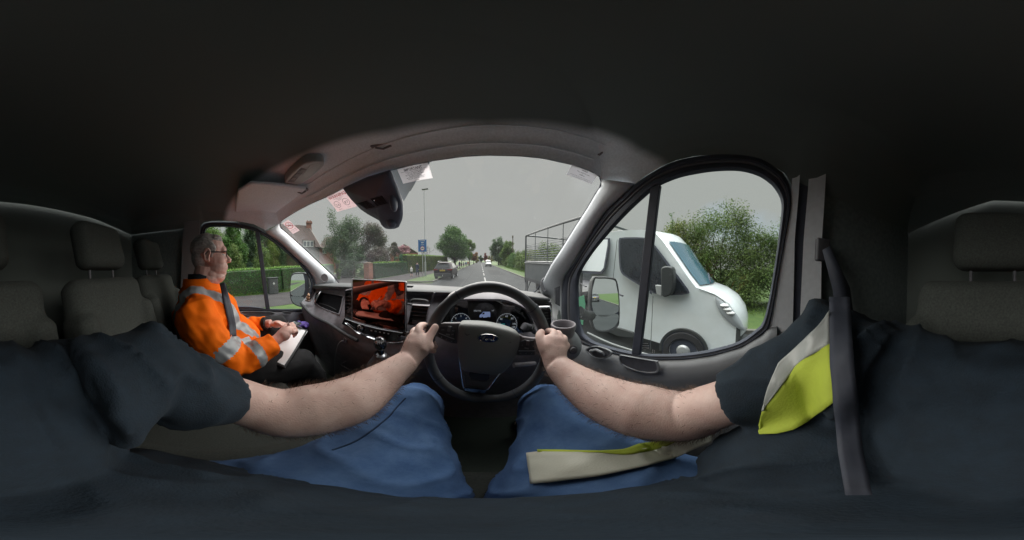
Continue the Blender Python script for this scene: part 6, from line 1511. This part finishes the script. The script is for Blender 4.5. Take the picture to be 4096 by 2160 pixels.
for s in (-1, 1):
    R_ = Matrix.Rotation(radians(-12), 3, 'X')
    pts = [HC+V(s*.083, -.012, 0)+R_ @ V(0, .017*cos(t)*(1 if sin(t) > 0 else .7), -.002+.031*sin(t)) for t in [2*pi*i/16 for i in range(16)]]
    b.tube(pts, .0052, 8, closed=True); b.ell(HC+V(s*.079, -.008, -.004), (.006, .014, .026)); b.ell(HC+V(s*.083, -.004, -.032), (.006, .008, .008))
# eye hollows are left by the brow, cheek and nose; hands and forearms
PAr = [V(-.745, .18, -.375)+OFF, V(-.755, .235, -.352)+OFF, V(-.765, .265, -.335)+OFF]; b.tube(PAr, [.030, .028, .030], 12)
PAl = [V(-1.03, .22, -.36)+OFF, V(-.985, .27, -.345)+OFF]; b.tube(PAl, [.03, .027], 12)
def pf(pts, r0, r1):
    Q = cr([V(*p)+OFF for p in pts], 3); n_ = len(Q); b.tube(Q, [r0+(r1-r0)*i/(n_-1) for i in range(n_)], 8); b.ell(Q[-1], r1, n=8, m=6)
b.ell(V(-.772, .288, -.325)+OFF, (.036, .045, .026), rot=Matrix.Rotation(radians(25), 3, 'Z')); b.ell(V(-.755, .268, -.338)+OFF, (.030, .035, .030))
for i, (dx, dz) in enumerate(((-.024, .010), (-.008, .006), (.008, -.006), (.020, -.018))):
    pf([(-.78+dx, .315, -.318+dz), (-.792+dx, .345, -.318+dz), (-.808+dx, .352, -.338+dz), (-.806+dx, .335, -.352+dz)], .0105, .0085)
pf([(-.80, .285, -.318), (-.822, .312, -.308), (-.828, .338, -.316)], .012, .009)
b.ell(V(-.955, .30, -.345)+OFF, (.036, .042, .022), rot=Matrix.Rotation(radians(-40), 3, 'Z'))
for i, dx in enumerate((-.022, -.007, .008, .022)): pf([(-.935+dx, .325-dx*.4, -.345), (-.915+dx, .35-dx*.4, -.352), (-.895+dx, .358-dx*.4, -.372)], .0095, .0078)
pf([(-.945, .285, -.33), (-.915, .295, -.33), (-.895, .31, -.342)], .011, .009)
b.tube([V(-.95, -.14, -.10)+OFF, V(-.95, -.16, -.3)+OFF, V(-.95, -.12, -.52)+OFF], [.08, .13, .12], 14)
b.tube([PAr[0], V(-.705, .04, -.42)+OFF, V(-.80, -.13, -.27)+OFF, V(-.93, -.13, -.25)+OFF], [.03, .035, .035, .05], 10); b.tube([PAl[0], V(-1.17, .07, -.42)+OFF, V(-1.10, -.13, -.27)+OFF, V(-.97, -.13, -.25)+OFF], [.03, .035, .035, .05], 10)
for s, kx, ky, kz in ((1, -.79, .39, -.56), (-1, -1.08, .36, -.41)): b.tube([V(-.95+s*.09, -.12, -.55)+OFF, V(kx, ky, kz)+OFF, V(kx-.02, ky+.08, -.98)+OFF, V(kx-.02, ky+.2, -1.07)+OFF], [.07, .05, .035, .03], 10)
me = blob(b, .0038, 3); me.materials.append(M_SKIN2); me.materials.append(mat('stubble', (.56, .35, .31), .6, col2=(.66, .46, .41), vscale=60, bump=.6, bscale=500))
link('body', me, pas, ang=80)
for p in me.polygons:
    c = p.center-HC
    if -.125 < c.z < -.045 and c.y > .0 and not (abs(c.x) < .02 and c.z > -.07 and c.y > .08) and abs(c.x) < .1: p.material_index = 1
# hair, eyes, glasses
b = MB(); b.ell(HC+V(0, -.026, .044), (.0815, .094, .084), n=20, m=14); b.ell(HC+V(0, -.062, -.012), (.070, .052, .062), n=16, m=12); b.ell(HC+V(0, .030, .083), (.058, .045, .034), n=14, m=10)
for s in (-1, 1): b.ell(HC+V(s*.070, .005, .030), (.013, .035, .035)); b.ell(HC+V(s*.074, .010, .0), (.007, .010, .022))
me = blob(b, .0045, 4, .0016, 90); me.materials.append(M_HAIR); link('hair', me, pas, ang=80)
for s in (-1, 1): MB().ell(HC+V(s*.031, .068, -.002), (.012, .013, .010), n=12, m=8).build('eye', mat('eye_white', (.5, .48, .46), .2, coat=1), pas)
gl = MB()
for s in (-1, 1):
    fr_ = [HC+V(s*(.034+.025*cos(t)), .097-.004*abs(cos(t)), .0-.0+.018*sin(t)*1.05) for t in [2*pi*i/20 for i in range(20)]]
    gl.tube(fr_, .0022, 6, closed=True); gl.tube([HC+V(s*.060, .094, .008), HC+V(s*.078, .05, .009), HC+V(s*.083, -.01, .012), HC+V(s*.082, -.028, -.004)], .0028, 6)
gl.tube([HC+V(-.010, .098, .004), HC+V(.010, .098, .004)], .002, 6)
go = gl.build('glasses', mat('spectacle_black', (.015, .012, .012), .3), pas)
for s in (-1, 1):
    pts = [HC+V(s*(.034+.024*cos(t)), .0965, .018*sin(t)) for t in [2*pi*i/20 for i in range(20)]]; MB().add(pts, [tuple(range(20))]).build('lens', glass_mat('lens', (.85, .85, .86), .10), go)
# jacket
b = MB()
SHr, ELr, WRr = V(-.755, -.15, -.185)+OFF, V(-.695, .035, -.425)+OFF, V(-.742, .205, -.365)+OFF
SHl, ELl, WRl = V(-1.145, -.13, -.19)+OFF, V(-1.18, .07, -.42)+OFF, V(-1.02, .235, -.355)+OFF
b.ell(V(-.95, -.12, -.26)+OFF, (.23, .20, .175), n=20, m=14); b.ell(V(-.95, -.05, -.40)+OFF, (.245, .235, .165), n=20, m=14); b.ell(V(-.95, -.15, -.145)+OFF, (.18, .13, .08), n=16, m=10)
b.tube([SHr.lerp(V(-.95, -.12, -.2)+OFF, .3), SHr, SHr.lerp(ELr, .5)+V(.01, -.02, 0), ELr, ELr.lerp(WRr, .5), WRr, WRr+(WRr-ELr).normalized()*.012], [.095, .098, .092, .080, .070, .053, .05], 18)
b.tube([SHl.lerp(V(-.95, -.12, -.2)+OFF, .3), SHl, SHl.lerp(ELl, .5), ELl, ELl.lerp(WRl, .5), WRl], [.09, .09, .085, .075, .066, .052], 18)
me = blob(b, .0065, 3)
def f_(c):
    p = c-OFF; f = noise.noise(V(p.x*9, p.y*16+p.z*10, p.z*13-p.y*6))*.013+noise.noise(V(p.x*20, p.y*26, p.z*30+p.y*12))*.006
    e_ = max(0, 1-(c-ELr).length/.14)                      # creases that gather at the elbow
    return f+e_*.006*sin(70*((c-ELr).dot((SHr-WRr).normalized()))+4*noise.noise(c*14))
wrinkle(me, f_)
def jacket_paint(c, n):
    t1, d1 = seg_t(c, SHr, ELr); t2, d2 = seg_t(c, ELr, WRr); t3, d3 = seg_t(c, SHl, ELl); t4, d4 = seg_t(c, ELl, WRl); q = c-OFF
    arm = min(d1, d2, d3, d4) < .098 and (q.x > -.80 or q.x < -1.10 or q.y > .12)
    if arm and q.z < -.15:
        if (d1 <= d2 and .60 < t1 < .80) or (d2 < d1 and d2 < .1 and .38 < t2 < .62): return 1
        if (d3 < .1 and d3 <= d4 and .60 < t3 < .80) or (d4 < .09 and d4 < d3 and .38 < t4 < .62): return 1
        if not (q.z > -.24 and q.x < -.70): return 0
    if abs(q.x+.83) < .028 or abs(q.x+1.07) < .028: return 1
    if -.435 < q.z < -.375: return 1
    return 0
paint(me, [M_ORANGE, M_TAPE2], jacket_paint); jacket = link('jacket', me, pas, ang=80)
bjk = BVHTree.FromPolygons([v.co[:] for v in me.vertices], [p.vertices[:] for p in me.polygons])
# collar, dark shirt collar and zip
b = MB(); rows = []
for k, (rr_, z, dy) in enumerate(((.125, -.135, -.01), (.098, -.100, -.01), (.090, -.062, -.012), (.082, -.060, -.012), (.085, -.100, -.01))):
    rows.append([V(-.95+rr_*cos(t)*.92, -.13+dy+rr_*sin(t)*1.05+.012*sin(t), z+.022+ (-.035 if sin(t) > .5 else 0)*sin(t))+OFF for t in [2*pi*i/28 for i in range(28)]])
b.grid(rows, True); b.build('collar', M_ORANGE, pas, ang=70)
rows = [[V(-.95+rr_*cos(t), -.138+rr_*sin(t)*1.03, z+.018-(.03*max(0, sin(t))))+OFF for t in [2*pi*i/28 for i in range(28)]] for rr_, z in ((.085, -.10), (.079, -.055), (.076, -.03), (.070, -.03), (.068, -.09))]
MB().grid(rows, True).build('shirt_collar', M_NAVY, pas, ang=70)
draped([(878, 1135), (888, 1180), (902, 1240), (916, 1300), (922, 1345)], [(900, 1128), (915, 1180), (932, 1240), (944, 1300), (946, 1345)], 16, 3, [bjk], .008, .85, 'seat_belt', M_RUB, van, th=.002)
# cuffs, trousers, shoes
MB().tube([WRl+(WRl-ELl).normalized()*.0, WRl+(WRl-ELl).normalized()*.02], [.046, .044], 14).build('cuff', M_BLACKT, pas)
b = MB()
for s, kx, ky, kz in ((1, -.79, .39, -.56), (-1, -1.08, .36, -.41)):
    b.tube([V(-.95+s*.09, -.10, -.56)+OFF, V((-.95+s*.11+kx)/2, .14, (-.53+kz)/2)+OFF, V(kx, ky, kz)+OFF, V(kx-.01, ky+.05, kz-.12)+OFF, V(kx-.02, ky+.12, -.98)+OFF], [.125, .115, .088, .078, .065], 16)
b.ell(V(-.95, -.14, -.56)+OFF, (.22, .17, .14)); me = blob(b, .010, 5, .005, 14); me.materials.append(M_BLACKT); link('trousers', me, pas, ang=80)
for kx, ky in ((-.81, .56), (-1.1, .53)): MB().ell(V(kx, ky+.05, -1.07)+OFF, (.05, .14, .045)).build('shoe', M_BLACKT, pas)

# clipboard, paper, pen
cbd = thing('clipboard', 'black clipboard with a blank white sheet on the passenger\'s lap', 'clipboard', (-.78, .3, H-.45), 0, local=False)
# corner pixels lie on a gently tilted board
b0 = PZ(1136, 1460, -.475); b1 = PZ(1222, 1322, -.40); b2 = PZ(1140, 1300, -.395); b3 = b0+(b2-b1)*1.15
up_n = (b1-b0).cross(b3-b0).normalized(); up_n = up_n if up_n.z > 0 else -up_n
ex = (b1-b0).normalized(); ey = (b3-b0).normalized()
B4 = [b0-ex*.012-ey*.010, b1+ex*.018-ey*.010, b2+ex*.018+ey*.01, b3-ex*.012+ey*.01]
MB().prism([p-up_n*.004 for p in B4], -up_n*.012).build('board', mat('board_black', (.02, .021, .024), .4), cbd, bevel=.003)
MB().prism([b0, b1, b2, b3], -up_n*.0035).build('paper', mat('paper_white', (.88, .88, .90), .6), cbd, smooth=False)
MB().prism([b0+ey*.004-ex*.002-up_n*.006, b1+ex*.004-ey*.012-up_n*.006, b1-up_n*.006+ey*.02, b0+ey*.03-up_n*.006], -up_n*.002).build('paper', mat('paper_white', (.88, .88, .90), .6), cbd, smooth=False)
cm = b1.lerp(b2, .45)+ex*.006
MB().tube([cm-ey*-.05+up_n*.008, cm+up_n*.012, cm-ey*.05+up_n*.008], .005, 8).tube([cm+up_n*.012, cm+ex*.02+up_n*.014], .006, 8).build('clip', M_DARK, cbd)
a_ = V(-.775, .30, -.275)+OFF; b_ = V(-.845, .355, -.375)+OFF
pen = thing('pen', 'slim silver ballpoint pen held over the sheet of paper', 'pen', tuple(b_), 0, local=False)
MB().tube([a_, a_.lerp(b_, .5), a_.lerp(b_, .9), b_], [.004, .0045, .004, .001], 10).build('barrel', M_PEN, pen)
MB().tube([a_+(a_-b_).normalized()*.012, a_], [.003, .003], 8).build('button', M_DARK, pen)
ph = thing('phone', 'dark mobile phone lying beyond the clipboard clip', 'phone', tuple(PZ(1172, 1304, -.40)), radians(30))
MB().rbox((0, 0, .004), (.068, .13, .009), .01).build('case', M_DARK, ph, bevel=.002); MB().rbox((0, 0, .0092), (.062, .122, .001), .008).build('screen', mat('phone_screen', (.08, .09, .10), .05, spec=1), ph)
pb = thing('pouch', 'crumpled purple fabric pouch beyond the clipboard', 'pouch', tuple(PX(1212, 1308, -1.12)), 0)
b = MB(); r = random.Random(8)
for _ in range(9): b.ell((r.uniform(-.03, .03), r.uniform(-.04, .04), r.uniform(0, .03)), (r.uniform(.015, .03),)*3)
me = blob(b, .005, 2, .004, 50); me.materials.append(mat('purple_cloth', (.10, .06, .28), .8, bump=.4, bscale=200)); link('cloth', me, pb)
tn = thing('figurine', 'small tan toy figure standing at the left end of the dashboard', 'figurine', tuple(PX(1232, 1196, -1.27)-V(0, 0, .02)), 0)
MB().rbox((0, 0, .006), (.06, .04, .012), .01).build('base', mat('toy_brown', (.10, .05, .03), .6), tn)
b = MB(); b.ell((0, 0, .030), (.022, .016, .020)); b.ell((.012, 0, .055), (.014, .013, .014)); b.ell((.024, 0, .052), (.009, .007, .006)); b.tube([V(-.014, 0, .02), V(-.022, 0, .045)], [.006, .003], 6); b.tube([V(.008, .006, .062), V(.006, .008, .076)], [.005, .002], 6)
me = blob(b, .003, 2); me.materials.append(mat('toy_tan', (.42, .26, .16), .6)); link('figure', me, tn)
# charging cable, items in the open shelf
cbl = thing('charging_cable', 'thin white charging cable plugged into the socket and hanging to the floor', 'cable', tuple(PY(1378, 1362, .63)), 0, local=False)
MB().tube([PY(1383, 1360, .655), PY(1378, 1362, .635)], [.009, .007], 10).build('plug', M_DOOR, cbl)
MB().tube(cr([PY(1378, 1362, .635), PY(1362, 1366, .62), PY(1350, 1385, .62), PY(1340, 1430, .63), PY(1338, 1480, .66), PY(1340, 1540, .74), PY(1350, 1620, .78)], 5), .0022, 6).build('cord', mat('cable_white', (.40, .41, .42), .5), cbl)
cb3 = thing('charging_cable', 'bent grey cable end lying against the dashboard below the gear lever', 'cable', tuple(PY(1363, 1459, .62)), 0, local=False)
MB().tube(cr([PY(1389, 1441, .70), PY(1374, 1452, .69), PY(1363, 1459, .68), PY(1385, 1472, .68), PY(1409, 1485, .69)], 2), .0025, 6).build('cord', mat('cable_grey', (.22, .22, .23), .5), cb3)
def shelfitem(name, label, cat, a_, b__, rr_, m_):
    t = thing(name, label, cat, tuple(a_), 0, local=False); MB().tube([a_, a_.lerp(b__, .15), a_.lerp(b__, .85), b__], [rr_*.5, rr_, rr_, rr_*.6], 10).build('barrel', m_, t); MB().tube([b__, b__+(b__-a_).normalized()*.012], [rr_*.6, rr_*.3], 8).build('cap', M_DARK, t)
shelfitem('marker_pen', 'grey marker pen lying in the open dashboard shelf', 'pen', PY(1280, 1215, .77), PY(1318, 1232, .77), .006, M_SATIN)
shelfitem('screwdriver', 'orange handled screwdriver at the end of the dashboard shelf', 'screwdriver', PY(1322, 1226, .765), PY(1350, 1236, .765), .008, mat('handle_orange', (.55, .10, .04), .4))

# ---------------- people outside
def walker(label, x, y, rz, h, top, bottom, hairc, skirt=False, stride=.16, grp=None, sleeves=True):
    t = thing('person', label, 'person', (x, y, .012), rz, grp); k = h/1.7; b = MB()
    S = lambda *p: V(*p)*k
    for s in (-1, 1): b.tube([S(s*.08, 0, .88), S(s*.09, s*stride*.5+.02, .48), S(s*.09, s*stride-.03, .09)], [.082*k, .058*k, .038*k], 10); b.ell(S(s*.09, s*stride+.04, .045), (.042*k, .11*k, .04*k))
    b.tube([S(0, 0, .85), S(0, 0, 1.1), S(0, 0, 1.32), S(0, 0, 1.42), S(0, .01, 1.5)], [.13*k, .125*k, .15*k, .10*k, .05*k], 14); b.ell(S(0, .015, 1.60), (.072*k, .09*k, .108*k))
    for s in (-1, 1): b.tube([S(s*.17, 0, 1.38), S(s*.21, -s*.05, 1.12), S(s*.21, -s*stride*.6+.05, .88), S(s*.2, -s*stride*.6+.08, .80)], [.05*k, .042*k, .032*k, .03*k], 8)
    me = blob(b, .014*k, 2); me.materials.append(M_SKIN2); link('body', me, t)
    b = MB(); b.tube([S(0, 0, .84 if not skirt else .55), S(0, 0, 1.1), S(0, 0, 1.33), S(0, 0, 1.45)], [.165*k if not skirt else .20*k, .15*k, .175*k, .09*k], 14)
    for s in (-1, 1): b.tube([S(s*.15, 0, 1.38), S(s*.215, -s*.05, 1.12)]+([S(s*.215, -s*stride*.6+.05, .90)] if sleeves else []), [.065*k, .055*k]+([.045*k] if sleeves else []), 8)
    me = blob(b, .014*k, 2, .008, 9); me.materials.append(top); link('coat' if skirt else 'shirt', me, t)
    b = MB(); b.tube([S(0, 0, .92), S(0, 0, .80)], [.15*k, .15*k], 12)
    for s in (-1, 1): b.tube([S(s*.08, 0, .88), S(s*.09, s*stride*.5+.02, .48)]+([S(s*.09, s*stride-.03, .14)] if not bottom[1] else []), [.10*k, .075*k]+([.055*k] if not bottom[1] else []), 10)
    me = blob(b, .014*k, 2); me.materials.append(bottom[0]); link('shorts' if bottom[1] else 'trousers', me, t)
    MB().ell(S(0, -.012, 1.635), (.080*k, .093*k, .092*k)).build('hair', hairc, t)
    for s in (-1, 1): MB().ell(S(s*.09, s*stride+.05, .04), (.05*k, .13*k, .042*k)).build('shoe', M_BLACKT, t)
    return t
HB = mat('hair_dark', (.03, .02, .015), .8); HF = mat('hair_fair', (.30, .26, .20), .8); CREAM = mat('shirt_cream', (.62, .62, .60), .8); COAT = mat('coat_navy', (.018, .03, .06), .85)
p = G(1646, 1108); walker('schoolchild in a white shirt and dark shorts walking on the pavement', p.x, p.y, 0, 1.22, CREAM, (M_BLACKT, True), HF, stride=.13)
p = G(1667, 1108); walker('adult in a long navy coat walking beside the schoolchild', p.x+.05, p.y+.1, 0, 1.66, COAT, (M_BLACKT, False), HB, skirt=True)
r = random.Random(2)
far = [(1838, 'person in dark clothes standing leftmost under the chestnut tree', COAT), (1846, 'person in a brown jacket under the chestnut tree', mat('jacket_brown', (.10, .05, .03), .8)), (1855, 'person in a pale top under the chestnut tree', CREAM), (1864, 'person in a blue jacket far along the left pavement', mat('jacket_blue', (.04, .08, .2), .8)), (1872, 'person in a red jacket furthest along the left pavement', mat('jacket_red', (.25, .05, .04), .8))]
for i, (u, lb, m_) in enumerate(far):
    q = pol(u, 1050, 36+3.4*i); walker(lb, q.x, q.y, r.uniform(-1, 1)+pi, r.uniform(1.5, 1.75), m_, (M_BLACKT, False), HB, grp='people under the chestnut tree')
